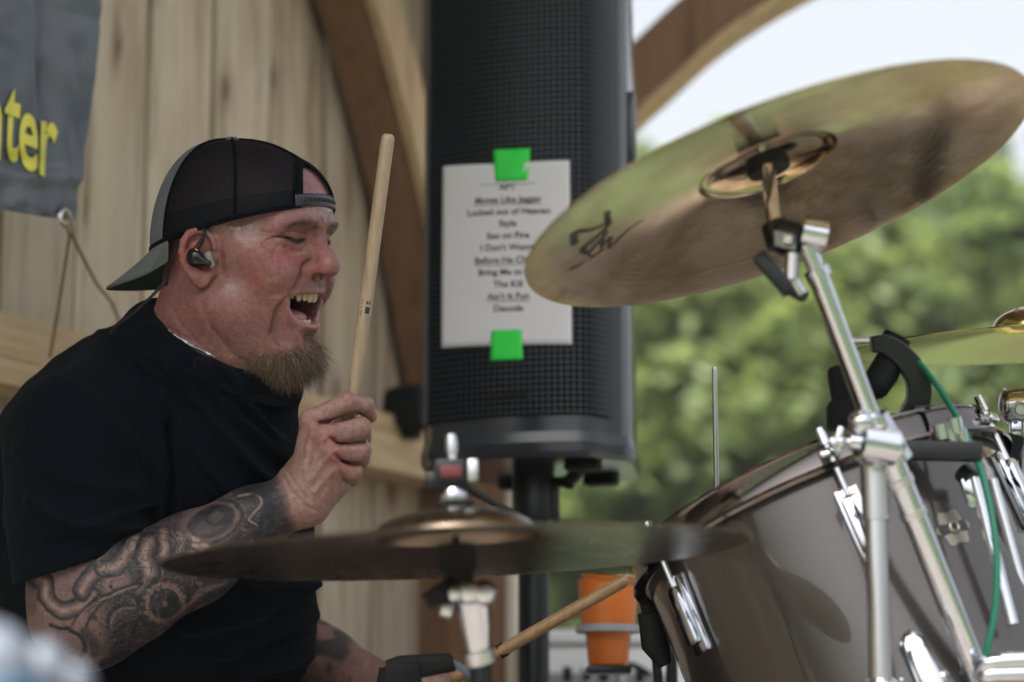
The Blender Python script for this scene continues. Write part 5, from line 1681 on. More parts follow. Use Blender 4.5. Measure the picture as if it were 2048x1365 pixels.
# cymbal post from the tilter up through the bell, felts and sleeve
post0 = P(1546, 430, 2.325); post1 = cc_ + cup * 0.085
pd = (P(1536, 340, 2.35) - post0); pd /= np.linalg.norm(pd)
MB().tube([post0 - pd * 0.012, post0 + pd * 0.055], 0.0072, 16).build('cymbal_post', M['chrome'], stand)
MB().tube([post0 + pd * 0.055, post0 + pd * 0.062, cc_ + cup * 0.035], [0.008, 0.0085, 0.0085], 16).build('sleeve', M['felt'], stand)
MB().lathe(cc_ + cup * 0.022, cup, [(0.004, 0), (0.021, 0.0), (0.022, 0.004), (0.022, 0.012), (0.02, 0.016), (0.004, 0.017)], 28).build('felt', M['felt'], stand)
MB().lathe(cc_ + cup * 0.058, cup, [(0.004, 0), (0.019, 0.0), (0.020, 0.010), (0.004, 0.012)], 28).build('felt', M['felt'], stand)
MB().tube([cc_ + cup * 0.03, cc_ + cup * 0.072], 0.004, 12).build('threaded_rod', M['chrome'], stand)
# tilter body: dark toothed block, chrome cap, wing screw
tb = MB()
tb.tube([P(1548, 448, 2.325), P(1566, 486, 2.318)], [0.0135, 0.0165], 18)
tb.tube([P(1552, 470, 2.312), P(1592, 478, 2.312)], 0.0165, 20)
tb.ball(P(1576, 478, 2.312), 0.0175, 18)
tb.build('tilter', M['black_metal'], stand)
tc2 = MB(); tc2.tube([P(1604, 462, 2.30), P(1652, 472, 2.30)], [0.0145, 0.0155], 22); tc2.build('tilter_cap', M['chrome'], stand)
tc2 = MB(); tc2.tube([P(1570, 478, 2.29), P(1586, 480, 2.288)], 0.007, 14); tc2.build('tilter_bolt', M['chrome'], stand)
wgm = MB()
wgm.tube([P(1584, 508, 2.30), P(1582, 560, 2.296)], 0.0065, 12)
wgm.build('wing_bolt', M['steel'], stand)
wgm = MB()
wgm.box(P(1548, 548, 2.295), (0.050, 0.010, 0.016), Matrix.Rotation(R_(52), 3, 'Y'), 0.005)
wgm.box(P(1584, 580, 2.295), (0.034, 0.010, 0.014), Matrix.Rotation(R_(30), 3, 'Y'), 0.005)
wgm.build('wing_nut', M['black_metal'], stand)
wgm = MB(); wgm.tube([P(1588, 562, 2.29), P(1604, 588, 2.29)], 0.006, 12); wgm.build('wing_tip', M['chrome'], stand)
# boom: thin upper rod, collar, then main tube past the clamp
bd = (j_b - P(1630, 540, 2.30)); bd /= np.linalg.norm(bd)
MB().tube([P(1612, 488, 2.30), P(1636, 548, 2.303)], 0.0085, 16).build('boom_neck', M['chrome'], stand)
MB().tube([P(1630, 538, 2.302), P(1640, 556, 2.303)], 0.0125, 18).build('boom_collar', M['chrome'], stand)
MB().tube([P(1634, 548, 2.303), P(1742, 838, 2.328)], 0.0100, 20).build('boom_tube', M['chrome'], stand)
MB().tube([P(1748, 832, 2.325), P(1792, 922, 2.333)], [0.014, 0.0175], 20).build('boom_clamp', M['chrome'], stand)
MB().tube([P(1786, 926, 2.333), P(1975, 1400, 2.372)], 0.0122, 22).build('boom_tail', M['chrome'], stand)
MB().tube([P(1700, 884, 2.31), P(1720, 886, 2.31)], 0.008, 14).build('clamp_bolt', M['chrome'], stand)
cj = MB(); cj.ball(P(1756, 890, 2.325), 0.0235, 24, (1.15, 1, 0.95)); cj.tube([P(1722, 884, 2.315), P(1790, 896, 2.32)], 0.0185, 20); cj.build('clamp_body', M['chrome'], stand)
cj = MB(); cj.ball(P(1722, 846, 2.315), 0.0125, 16); cj.tube([P(1716, 850, 2.315), P(1744, 838, 2.32)], 0.009, 12); cj.build('clamp_nut', M['chrome'], stand)
g = MB()
for k in range(5):
    an = k * 2 * math.pi / 5
    g.lathe(P(1690 - 2 * k, 884, 2.31 - 0.001 * k), -RT, [(0.0001, 0), (0.0042, 0), (0.0042, 0.0016), (0.0001, 0.0016)], 10)
g.tube([P(1690, 884, 2.31), P(1712, 885, 2.31)], 0.0036, 10); g.build('clamp_thread', M['steel'], stand)
g = MB(); g.box(P(1676, 876, 2.308), (0.006, 0.008, 0.022), Matrix.Rotation(R_(18), 3, 'Y'), 0.0025); g.box(P(1670, 894, 2.308), (0.006, 0.008, 0.018), Matrix.Rotation(R_(-24), 3, 'Y'), 0.0025); g.ball(P(1680, 884, 2.308), 0.0065, 14); g.build('clamp_wing_nut', M['chrome'], stand)
g = MB(); g.lathe(P(1790, 898, 2.318), RT * 0.9 - FW * 0.4, [(0.0001, 0.006), (0.007, 0.006), (0.0078, 0.004), (0.0078, 0.0), (0.0105, -0.0005), (0.0105, -0.004)], 6); g.build('clamp_hex_nut', M['steel'], stand)
g = MB()
for k in range(9):
    g.tube([P(1551 + 4.6 * k, 462 + 1.0 * k, 2.2955), P(1552 + 4.6 * k, 492 + 1.0 * k, 2.2955)], 0.0011, 6)
g.build('tilter_teeth', M['steel'], stand)
for hh in (0.075, 0.21):
    MB().lathe(P(1786, 926, 2.333) * (1 - hh) + P(1975, 1400, 2.372) * hh, P(1975, 1400, 2.372) - P(1786, 926, 2.333), [(0.0122, -0.004), (0.0135, -0.003), (0.0135, 0.003), (0.0122, 0.004)], 22).build('boom_ring', M['steel'], stand)
up0 = P(1748, 918, 2.345); dn = np.array([0, 0, -1.0])
MB().tube([up0 + dn * 0.0, up0 + dn * 0.060], [0.0140, 0.0130], 20).build('upper_sleeve', M['steel'], stand)
MB().tube([up0 + dn * 0.055, up0 + dn * 0.215], 0.0108, 22).build('upright', M['steel'], stand)
lk = MB(); lz = up0 + dn * 0.212
lk.lathe(lz + dn * 0.03, (0, 0, 1), [(0.0125, 0.03), (0.02, 0.026), (0.024, 0.018), (0.022, 0.008), (0.026, 0.0), (0.026, -0.012), (0.02, -0.02)], 24)
for k in range(4):
    lk.ball(lz + dn * 0.022 + np.array([-0.026 + 0.018 * k, -0.018, 0.004 * (k % 2)]), 0.0105, 12)
lk.build('height_lock', M['chrome'], stand)
base_z = lz + dn * 0.04
MB().tube([base_z, np.array([base_z[0], base_z[1], 0.10])], 0.0165, 18).build('lower_tube', M['chrome'], stand)
for k in range(3):
    a = 2.1 * k + 0.5
    MB().tube([np.array([base_z[0], base_z[1], 0.32]), np.array([base_z[0] + 0.27 * math.cos(a), base_z[1] + 0.27 * math.sin(a), 0.012])], 0.009).build('leg', M['chrome'], stand)

# ================================================================== ride cymbal across the front
rc = P(912, 1109, 2.24)
rup = np.array([0.045, 0.0, 1.0]); rup /= np.linalg.norm(rup)
rup = rup + FW * 0.004; rup /= np.linalg.norm(rup)
rl_ = 0.9989 * RT + 0.047 * UP
rn = UP * 0.9985 - RT * 0.047
rt_ = R_(9.9)
rup = rn * math.cos(rt_) + FW * math.sin(rt_)
ride, RM = make_cymbal('ride_cymbal', rc, rup, 0.2725, 0.078, 0.027, 0.016, M['bronze_dark'], 'wide dark ride cymbal nearly edge-on in front of the drummer\'s arm')
rs = empty('cymbal_stand', P(940, 1430, 2.24), 'chrome cymbal stand under the ride with red quick-release nut on top', 'cymbal stand', 'cymbal stands')
def rp_(h, u=0.0): return rc + rup * h + RT * u
MB().tube([rp_(-0.035), rp_(0.108)], 0.0045, 14).build('threaded_rod', M['chrome'], rs)
MB().tube([rp_(0.094), rp_(0.104), rp_(0.112)], [0.0055, 0.006, 0.0045], 14).build('rod_cap', M['steel'], rs)
MB().lathe(rp_(0.045), rup, [(0.004, 0), (0.010, 0.0), (0.0125, 0.006), (0.012, 0.013), (0.009, 0.018), (0.004, 0.019)], 24).build('sleeve_nut', M['chrome'], rs)
nb3 = MB(); nb3.box(rp_(0.076, -0.002), (0.030, 0.026, 0.024), bev=0.005); nb3.box(rp_(0.068, -0.006), (0.040, 0.018, 0.018), bev=0.006); nb3.build('quick_release', M['black_metal'], rs)
MB().box(rp_(0.078, -0.001) - FW * 0.0135, (0.020, 0.005, 0.012), bev=0.002).build('release_button', M['red_plastic'], rs)
MB().box(rp_(0.078, 0.019) - FW * 0.004, (0.010, 0.012, 0.022), bev=0.003).build('release_tab', M['steel'], rs)
MB().lathe(rp_(0.026), rup, [(0.004, 0.012), (0.017, 0.012), (0.019, 0.016), (0.019, 0.022), (0.004, 0.026)], 24).build('felt', M['felt'], rs)
MB().lathe(rp_(-0.012), rup, [(0.004, 0.02), (0.018, 0.02), (0.019, 0.01), (0.017, -0.004), (0.004, -0.006)], 24).build('felt', M['felt'], rs)
tl = MB()
tl.tube([P(912, 1130, 2.24), P(922, 1195, 2.235)], [0.014, 0.0165], 18)
tl.build('tilter', M['black_metal'], rs)
kb = MB(); kb.tube([P(872, 1172, 2.215), P(890, 1198, 2.215)], [0.0155, 0.017], 18); kb.build('tilter_knob', M['rubber'], rs)
kb = MB(); kb.tube([P(884, 1216, 2.215), P(904, 1222, 2.215)], 0.008, 14); kb.build('knob_end', M['steel'], rs)
kb = MB()
for u_, v_, r_ in ((910, 1186, 0.009), (938, 1184, 0.0125), (968, 1186, 0.0125)): kb.ball(P(u_, v_, 2.205), r_, 14)
kb.tube([P(905, 1187, 2.21), P(975, 1187, 2.21)], 0.0095, 14)
kb.build('tilter_bolt', M['chrome'], rs)
MB().tube([P(944, 1195, 2.22), P(952, 1250, 2.225), P(958, 1310, 2.228)], [0.0165, 0.0150, 0.0110], 22).build('tilter_neck', M['chrome'], rs)
MB().tube([P(956, 1300, 2.228), P(962, 1326, 2.229)], 0.0145, 20).build('collar', M['steel'], rs)
rb0 = P(960, 1318, 2.229)
MB().tube([rb0, np.array([rb0[0] + 0.02, rb0[1], 0.10])], 0.0105, 18).build('upright', M['black_metal'], rs)
for k in range(3):
    a = 2.1 * k + 1.5
    MB().tube([np.array([rb0[0] + 0.02, rb0[1], 0.30]), np.array([rb0[0] + 0.02 + 0.25 * math.cos(a), rb0[1] + 0.25 * math.sin(a), 0.012])], 0.009).build('leg', M['chrome'], rs)
# dark rod running from the quick release back to the speaker pole
one_thing(MB().tube([P(930, 974, 2.245), P(985, 1004, 2.75), P(1052, 1040, 3.48)], 0.0042, 10), 'cable_stub', M['rubber'], 'thin black cable running from the red nut to the speaker pole', 'cable')

# ================================================================== far cymbal at the right edge
fc = P(2078, 688, 2.95)
fn2 = UP * 0.9985 - RT * 0.040; ft_ = R_(6.5)
fup = fn2 * math.cos(ft_) + FW * math.sin(ft_)
farc, _ = make_cymbal('crash_cymbal', fc, fup, 0.228, 0.055, 0.026, 0.020, M['bronze_y'], 'yellow bronze cymbal at the right frame edge, seen edge-on from below')
fs2 = empty('cymbal_stand', P(2090, 1420, 2.95), 'chrome stand at the right frame edge with a round tilter', 'cymbal stand', 'cymbal stands')
MB().tube([fc - fup * 0.05, fc + fup * 0.09], 0.0042, 12).build('threaded_rod', M['chrome'], fs2)
MB().box(P(2044, 628, 2.94), (0.018, 0.016, 0.011), bev=0.003).build('wing_nut', M['black_metal'], fs2)
MB().box(P(2036, 628, 2.928), (0.009, 0.008, 0.009), bev=0.002).build('wing_nut_tip', M['red_plastic'], fs2)
tt = MB(); tt.tube([P(2012, 812, 2.93), P(2075, 808, 2.93)], 0.0215, 26); tt.ball(P(2014, 812, 2.93), 0.0205, 20, (0.5, 1, 1)); tt.build('tilter', M['chrome'], fs2)
tt = MB(); tt.lathe(P(2040, 820, 2.906), -FW, [(0.0001, 0.004), (0.006, 0.004), (0.0065, 0.0), (0.009, -0.001), (0.009, 0.002), (0.010, 0.002), (0.0105, -0.006)], 22); tt.build('tilter_bolt', M['steel'], fs2)
MB().box(P(2030, 856, 2.93), (0.013, 0.02, 0.022), bev=0.003).build('tilter_lug', M['chrome'], fs2)
MB().tube([P(2046, 840, 2.935), P(2042, 1010, 2.94)], 0.0105, 18).build('upright', M['chrome'], fs2)
MB().tube([P(2042, 1000, 2.94), np.array([P(2042, 1000, 2.94)[0], P(2042, 1000, 2.94)[1], 0.08])], 0.0125, 18).build('lower_tube', M['black_metal'], fs2)

# ================================================================== big tom
DA_img = np.array([-0.37, 0.929])          # drum axis in the picture, pointing to the batter head
tau = R_(19.4)
dax = (DA_img[0] * RT + DA_img[1] * UP) * math.cos(tau) + FW * math.sin(tau)
dax /= np.linalg.norm(dax)
dc = P(1630, 1008, 2.66)                   # centre of the batter hoop
DR = 0.2055
def lacquer():
    m = mat('bronze_lacquer', (0.11, 0.092, 0.082), 0.28, metal=0.5, coat=1.0, coat_rough=0.02); n = N(m)
    v = n.coord('Object'); fl = n.noise(v, 2600, 2)
    n.base(n.ramp(fl, [(0.35, (0.036, 0.031, 0.027)), (0.65, (0.078, 0.068, 0.061))]))
    return m
M['lacquer'] = lacquer()
M['hoop'] = mat('hoop_chrome', (0.145, 0.13, 0.125), 0.10, metal=1.0)
M['head_skin'] = mat('drum_head', (0.55, 0.55, 0.53), 0.5)
tom = empty('tom_drum', dc, 'large bronze lacquered tom drum with chrome hoop and lugs', 'drum')
e1, e2, _ = frame_from(dax)
DEP = 0.36
MB().lathe(dc, dax, [(DR, -0.022), (DR, -DEP)], 96).build('shell', M['lacquer'], tom, angle=60)
MB().lathe(dc, dax, [(0.0001, -0.006), (DR - 0.004, -0.006), (DR + 0.003, -0.009), (DR + 0.004, -0.02)], 96).build('head', M['head_skin'], tom)
def hoop(h0, s):
    pr = [(DR + 0.004, -0.024), (DR + 0.016, -0.025), (DR + 0.0175, -0.022), (DR + 0.016, -0.018), (DR + 0.0085, -0.016), (DR + 0.0075, 0.004), (DR + 0.010, 0.008), (DR + 0.009, 0.011), (DR + 0.0045, 0.0105), (DR + 0.004, -0.024)]
    return [(r, h0 + s * h) for r, h in pr]
MB().lathe(dc, dax, hoop(0.0, 1), 96).build('hoop', M['hoop'], tom, angle=40)
MB().lathe(dc, dax, hoop(-DEP, -1), 96).build('hoop', M['hoop'], tom, angle=40)
# camera-facing angle zero
tocam = (CAM - dc); tocam -= dax * (tocam @ dax); tocam /= np.linalg.norm(tocam)
side = np.cross(dax, tocam)
if side @ RT < 0: side = -side
def dpt(deg, r, h):
    a = R_(deg)
    return dc + dax * h + r * (math.cos(a) * tocam + math.sin(a) * side)
def ddir(deg):
    a = R_(deg); return math.cos(a) * tocam + math.sin(a) * side
def lug(deg):
    n_ = ddir(deg); t_ = np.cross(dax, n_)
    Mx = Matrix((t_, -n_, dax)).transposed()
    g = MB()
    g.box(dpt(deg, DR + 0.010, -0.088), (0.020, 0.020, 0.066), Mx, 0.006)
    g.box(dpt(deg, DR + 0.006, -0.088), (0.026, 0.012, 0.088), Mx, 0.005)
    l_ = g.build('lug', M['chrome'], tom)
    g = MB()
    g.box(dpt(deg, DR + 0.010, -DEP + 0.105), (0.020, 0.020, 0.066), Mx, 0.006)
    g.box(dpt(deg, DR + 0.006, -DEP + 0.105), (0.026, 0.012, 0.088), Mx, 0.005)
    g.build('lug', M['chrome'], tom)
    for s0, s1 in ((0.006, -0.10), (-DEP - 0.006, -DEP + 0.10)):
        MB().tube([dpt(deg, DR + 0.0125, s0), dpt(deg, DR + 0.0125, s1)], 0.0032, 10).build('tension_rod', M['steel'], tom)
    g = MB()
    g.box(dpt(deg, DR + 0.0145, -0.008), (0.022, 0.014, 0.010), Mx, 0.003)
    g.tube([dpt(deg, DR + 0.0125, 0.002), dpt(deg, DR + 0.0125, 0.020)], [0.0055, 0.0045], 10)
    g.build('rod_head', M['chrome'], tom)
for k in range(6):
    lug(9 + 60 * k)
# round badge with vent hole
bdg = 35
bp0 = dpt(bdg, DR + 0.0006, -0.118); bn = ddir(bdg)
bm2 = MB(); e_u, e_v = np.cross(dax, bn), dax
ring_o = []
for k in range(60):
    a = 2 * math.pi * k / 60; r_ = 0.0185 + 0.0022 * math.cos(6 * a)
    ring_o.append((r_ * math.cos(a), r_ * math.sin(a)))
def bdp(x, y, z):
    # wrap the badge onto the shell
    an2 = x / DR
    rad = bn * math.cos(an2) + e_u * math.sin(an2)
    return dc + dax * (-0.118 + y) + rad * (DR + z)
vs_ = [bdp(0, 0, 0.0016)] + [bdp(x, y, 0.0014) for x, y in ring_o] + [bdp(x * 1.03, y * 1.03, 0.0) for x, y in ring_o]
fs_ = [(0, 1 + k, 1 + (k + 1) % 60) for k in range(60)] + [(1 + k, 61 + k, 61 + (k + 1) % 60, 1 + (k + 1) % 60) for k in range(60)]
M['badge'] = mat('badge_brass', (0.33, 0.30, 0.24), 0.35, metal=1.0)
bad = bm2.add(vs_, fs_).build('badge', M['badge'], tom)
M['badge_dark'] = mat('badge_enamel', (0.02, 0.03, 0.035), 0.3)
for sx in (-1, 1):
    pts = [(sx * 0.0065, 0.005), (sx * 0.0165, 0.0065), (sx * 0.0175, 0.0), (sx * 0.0165, -0.0065), (sx * 0.0065, -0.005)]
    MB().add([bdp(x, y, 0.0022) for x, y in pts], [tuple(range(5))]).build('badge_mark', M['badge_dark'], bad, smooth=False)
MB().lathe(bdp(0, 0, 0.001), bn, [(0.0035, 0.0), (0.0035, 0.003), (0.0048, 0.0036), (0.0065, 0.003), (0.0075, 0.0)], 24).build('vent_ring', M['badge'], bad)
MB().lathe(bdp(0, 0, 0.0025), bn, [(0.0001, 0), (0.0036, 0)], 20).build('vent_hole_shade', M['badge_dark'], bad)  # flat dark disc, the hole's shade put into its colour
# dark bracket bar behind the boom clamp, with chrome wing bolts
MB().box(P(1878, 903, 2.44), (0.084, 0.02, 0.0185), Matrix.Rotation(R_(1.5), 3, 'Y'), 0.002).build('mount_bar', M['black_metal'], tom)
g = MB()
for u_, v_, r_ in ((1884, 862, 0.010), (1905, 872, 0.0065), (1912, 850, 0.0085), (1926, 872, 0.006)): g.tube([P(u_, v_ + 16, 2.45), P(u_ - 6, v_ - 14, 2.45)], r_, 12)
g.build('mount_bolt', M['chrome'], tom)

# ================================================================== tom microphone on its claw and green cable
mic = empty('drum_microphone', P(1770, 870, 2.55), 'black clip-on drum microphone on the tom rim with green cable', 'microphone', 'drum microphones')
g = MB()
pts = [P(1806, 690, 2.56), P(1790, 700, 2.56), P(1768, 745, 2.555), P(1748, 775, 2.55)]
g.tube(pts, [0.012, 0.0135, 0.0165, 0.0150], 20); g.ball(P(1752, 770, 2.55), 0.0155, 16)
g.build('microphone_body', M['rubber'], mic)
g = MB(); g.tube([P(1796, 672, 2.56), P(1786, 692, 2.56)], [0.0150, 0.0155], 20); g.build('connector', M['rubber'], mic)
arch_p = spline([P(1742, 690, 2.55), P(1770, 690, 2.55), P(1806, 716, 2.55), P(1834, 756, 2.55), P(1836, 800, 2.55), P(1818, 834, 2.55), P(1812, 862, 2.55)], 26)
vs_, fs_ = [], []
for i, q in enumerate(arch_p):
    t_ = arch_p[min(i + 1, 25)] - arch_p[max(i - 1, 0)]; t_ /= np.linalg.norm(t_)
    n_ = np.cross(t_, FW); n_ /= np.linalg.norm(n_)
    w_ = 0.0085 + 0.004 * math.sin(math.pi * i / 25)
    for a, b in ((-1, -1), (1, -1), (1, 1), (-1, 1)): vs_.append(q + n_ * w_ * a + FW * 0.011 * b)
for i in range(25):
    for k in range(4):
        k2 = (k + 1) % 4; fs_.append((i * 4 + k, i * 4 + k2, i * 4 + 4 + k2, i * 4 + 4 + k))
fs_ += [(0, 1, 2, 3), (100, 101, 102, 103)]
ar = MB().add(vs_, fs_).build('clip_arm', M['black_metal'], mic, angle=50)
bv_ = ar.modifiers.new('bev', 'BEVEL'); bv_.width = 0.002; bv_.segments = 2
g = MB(); g.box(P(1816, 858, 2.535), (0.056, 0.030, 0.030), bev=0.005); g.box(P(1846, 826, 2.535), (0.022, 0.02, 0.014), bev=0.003); g.box(P(1790, 862, 2.52), (0.012, 0.03, 0.034), bev=0.003)
g.build('clip_base', M['black_metal'], mic)
g = MB(); g.box(P(1692, 792, 2.58), (0.030, 0.03, 0.066), Matrix.Rotation(R_(-8), 3, 'Y'), 0.008); g.box(P(1690, 832, 2.57), (0.036, 0.04, 0.030), None, 0.006)
g.build('clip_jaw', M['rubber'], mic)
g = MB(); g.tube([P(1700, 682, 2.54), P(1738, 681, 2.54)], 0.0042, 12); g.build('clip_pin', M['steel'], mic)
M['green_cable'] = mat('green_cable', (0.004, 0.15, 0.085), 0.45)
cpath = spline([P(1800, 700, 2.555), P(1840, 728, 2.54), P(1890, 795, 2.50), P(1932, 870, 2.46), P(1964, 950, 2.425), P(1985, 1040, 2.40), P(1994, 1130, 2.385), P(1990, 1220, 2.375), P(1974, 1300, 2.37), P(1955, 1400, 2.37), P(1950, 1500, 2.37)], 70)
MB().tube(cpath, 0.0035, 12).build('cable', M['green_cable'], mic)

# ================================================================== chrome lugs and rods at the right edge (second drum of the kit)
rt2 = empty('tom_drum', P(2140, 1000, 2.75), 'second tom cut off by the right frame edge, with chrome lugs', 'drum')
dc2 = P(2190, 960, 2.86)
d2ax = (-0.33 * RT + 0.94 * UP) * math.cos(R_(14)) + FW * math.sin(R_(14)); d2ax /= np.linalg.norm(d2ax)
MB().lathe(dc2, d2ax, [(0.150, -0.02), (0.150, -0.30)], 72).build('shell', M['lacquer'], rt2, angle=60)
MB().lathe(dc2, d2ax, [(0.0001, -0.004), (0.15, -0.006), (0.153, -0.02)], 72).build('head', M['head_skin'], rt2)
_dr, DR = DR, 0.150
MB().lathe(dc2, d2ax, hoop(0.0, 1), 72).build('hoop', M['hoop'], rt2, angle=40)
DR = _dr
t2 = (CAM - dc2); t2 -= d2ax * (t2 @ d2ax); t2 /= np.linalg.norm(t2); s2 = np.cross(d2ax, t2)
if s2 @ RT < 0: s2 = -s2
for dg in (-75, -48, -15):
    a = R_(dg); n_ = math.cos(a) * t2 + math.sin(a) * s2; tt_ = np.cross(d2ax, n_); Mx = Matrix((tt_, -n_, d2ax)).transposed()
    MB().box(dc2 + d2ax * -0.09 + n_ * 0.159, (0.02, 0.02, 0.07), Mx, 0.006).build('lug', M['chrome'], rt2)
    MB().tube([dc2 + d2ax * 0.006 + n_ * 0.163, dc2 + d2ax * -0.10 + n_ * 0.163], 0.0032, 10).build('tension_rod', M['steel'], rt2)
# bracket with long rods between the two drums
br3 = empty('tom_holder', P(2000, 1400, 2.52), 'chrome tom holder rods and black knob between the toms at the right edge', 'tom holder')
MB().tube([P(1950, 958, 2.45), P(2025, 1250, 2.40)], 0.0064, 14).build('rod', M['chrome'], br3)
MB().tube([P(1984, 960, 2.50), P(2060, 1230, 2.46)], 0.0058, 14).build('rod', M['steel'], br3)
MB().box(P(1944, 985, 2.45), (0.018, 0.016, 0.034), Matrix.Rotation(R_(-18), 3, 'Y'), 0.006).build('bracket', M['chrome'], br3)
MB().tube([P(1926, 944, 2.46), P(1946, 962, 2.45)], 0.011, 14).build('bracket_bolt', M['black_metal'], br3)
g = MB(); g.tube([P(2022, 868, 2.80), P(2008, 912, 2.80)], [0.0165, 0.018], 20); g.tube([P(2008, 912, 2.80), P(2002, 935, 2.80)], [0.012, 0.009], 16); g.build('knob', M['rubber'], br3)
MB().tube([P(2006, 920, 2.80), P(2056, 1010, 2.80)], 0.009, 14).build('knob_rod', M['steel'], br3)
MB().box(P(2006, 985, 2.70), (0.04, 0.03, 0.06), Matrix.Rotation(R_(-18), 3, 'Y'), 0.01).build('clamp', M['black_metal'], br3)
# pale rounded bar at the lower right corner
M['white_plastic'] = mat('white_plastic', (0.62, 0.65, 0.70), 0.35)
g = MB(); g.tube(spline([P(1964, 1334, 2.34), P(1984, 1326, 2.335), P(2040, 1322, 2.335), P(2120, 1322, 2.335)], 14), 0.0085, 14); g.tube(spline([P(1968, 1356, 2.34), P(1990, 1350, 2.335), P(2120, 1348, 2.335)], 14), 0.0085, 14); g.tube(spline([P(1968, 1330, 2.345), P(1960, 1345, 2.345), P(1970, 1360, 2.345)], 8), 0.0075, 12)
one_thing(g, 'rack_tube', M['chrome'], 'pale polished double tube at the lower right corner below the boom arm', 'tube')
# wing bolts low in front of the shell
g = MB(); g.ball(P(1822, 1288, 2.40), 0.013, 16, (0.9, 0.8, 1.1)); g.ball(P(1836, 1302, 2.40), 0.012, 16); g.tube([P(1830, 1310, 2.40), P(1842, 1400, 2.40)], 0.006, 12); g.ball(P(1832, 1322, 2.40), 0.0085, 12)
for k in range(4): g.ball(P(1838 + 16 * k, 1352 + 3 * (k % 2), 2.39), 0.009, 12)
g.tube([P(1800, 1362, 2.39), P(1940, 1346, 2.39)], 0.0055, 12)
one_thing(g, 'memory_clamp', M['chrome'], 'small chrome wing-bolt clamp at the foot of the tom lug', 'clamp')

# ================================================================== upright rod behind the tom and splash cymbal edge
one_thing(MB().tube([P(1428, 734, 2.86), P(1429, 740, 2.86), P(1438, 1250, 2.88)], [0.0022, 0.0031, 0.0031], 12).tube([P(1438, 1245, 2.88), np.array([P(1438, 1245, 2.88)[0], P(1438, 1245, 2.88)[1], 0.05])], 0.009, 14).tube([np.array([P(1438, 1245, 2.88)[0] - 0.2, P(1438, 1245, 2.88)[1], 0.012]), np.array([P(1438, 1245, 2.88)[0], P(1438, 1245, 2.88)[1], 0.2])], 0.007, 10).tube([np.array([P(1438, 1245, 2.88)[0] + 0.2, P(1438, 1245, 2.88)[1] + 0.1, 0.012]), np.array([P(1438, 1245, 2.88)[0], P(1438, 1245, 2.88)[1], 0.2])], 0.007, 10), 'hihat_stand', M['steel'], 'slim upright steel hi-hat rod standing behind the tom', 'stand')
sc2 = P(1300, 1166, 3.05); spn = UP * 0.98 + RT * 0.12; spn = spn * math.cos(R_(9)) + FW * math.sin(R_(9))
make_cymbal('splash_cymbal', sc2, spn, 0.088, 0.03, 0.012, 0.008, M['bronze_y'], 'small splash cymbal edge peeking under the ride behind the stick')
g = MB(); g.tube([sc2, sc2 + np.array([0.04, 0.05, -0.5])], 0.006, 12); one_thing(g, 'splash_stand', M['black_metal'], 'thin black stand of the small splash cymbal', 'stand')

# ================================================================== low microphone by the far hand
m2 = empty('drum_microphone', P(800, 1400, 2.62), 'black drum microphone clip low in front of the far hand, with blue-grey cable', 'microphone', 'drum microphones')
g = MB(); g.box(P(806, 1352, 2.60), (0.040, 0.03, 0.030), None, 0.008); g.tube([P(778, 1338, 2.60), P(800, 1328, 2.60), P(902, 1322, 2.60)], [0.010, 0.009, 0.0085], 14); g.tube([P(830, 1342, 2.60), P(908, 1326, 2.60)], 0.009, 14); g.build('clip', M['rubber'], m2)
g = MB(); g.tube([P(780, 1340, 2.60), P(775, 1365, 2.60), P(782, 1440, 2.60)], 0.012, 14); g.build('stem', M['rubber'], m2)
M['blue_cable'] = mat('blue_grey_cable', (0.09, 0.13, 0.19), 0.5)
MB().tube(spline([P(902, 1326, 2.60), P(925, 1338, 2.60), P(948, 1362, 2.60), P(965, 1420, 2.60)], 16), 0.0042, 10).build('cable', M['blue_cable'], m2)
# the far hand's stick
sA2 = P(1256, 1158, 2.84); sB2 = P(880, 1372, 2.88)
d_ = (sB2 - sA2) / np.linalg.norm(sB2 - sA2)
so2, _, ax2, L2 = make_stick(sA2, sA2 + d_ * 0.40, 'drumstick', M['hickory'], 'brown hickory drumstick pointing at the tom from the far hand')
MB().tube([P(1012, 1297, 2.868), P(998, 1305, 2.8685)], 0.0088, 18).build('grip_ring', M['rubber'], so2)
# printed marks on the raised stick
def stick_patch(A, ax, r, h0, h1, a0, a1, ref):
    e = np.array(ref) - ax * (np.array(ref) @ ax); e /= np.linalg.norm(e); f = np.cross(ax, e)
    vs_, fs_ = [], []
    n_ = 6
    for h in (h0, h1):
        for k in range(n_ + 1):
            a = a0 + (a1 - a0) * k / n_
            vs_.append(A + ax * h + r * (math.cos(a) * e + math.sin(a) * f))
    for k in range(n_): fs_.append((k, k + 1, n_ + 2 + k, n_ + 1 + k))
    return vs_, fs_
hb = (608 - 268) / 1791.0
g = MB()
for (h0, h1, a0, a1) in ((hb, hb + 0.0035, 0.15, 0.42), (hb, hb + 0.0035, 0.52, 0.75), (hb + 0.0065, hb + 0.014, 0.1, 0.8), (hb - 0.002, hb + 0.004, -0.55, -0.45), (hb + 0.006, hb + 0.009, -0.55, -0.45), (hb + 0.011, hb + 0.017, -0.55, -0.45)):
    g.add(*stick_patch(sA, sax, 0.00775, h0, h1, -a0, -a1, -FW))
g.build('print', M['ink'], so, merge=False)

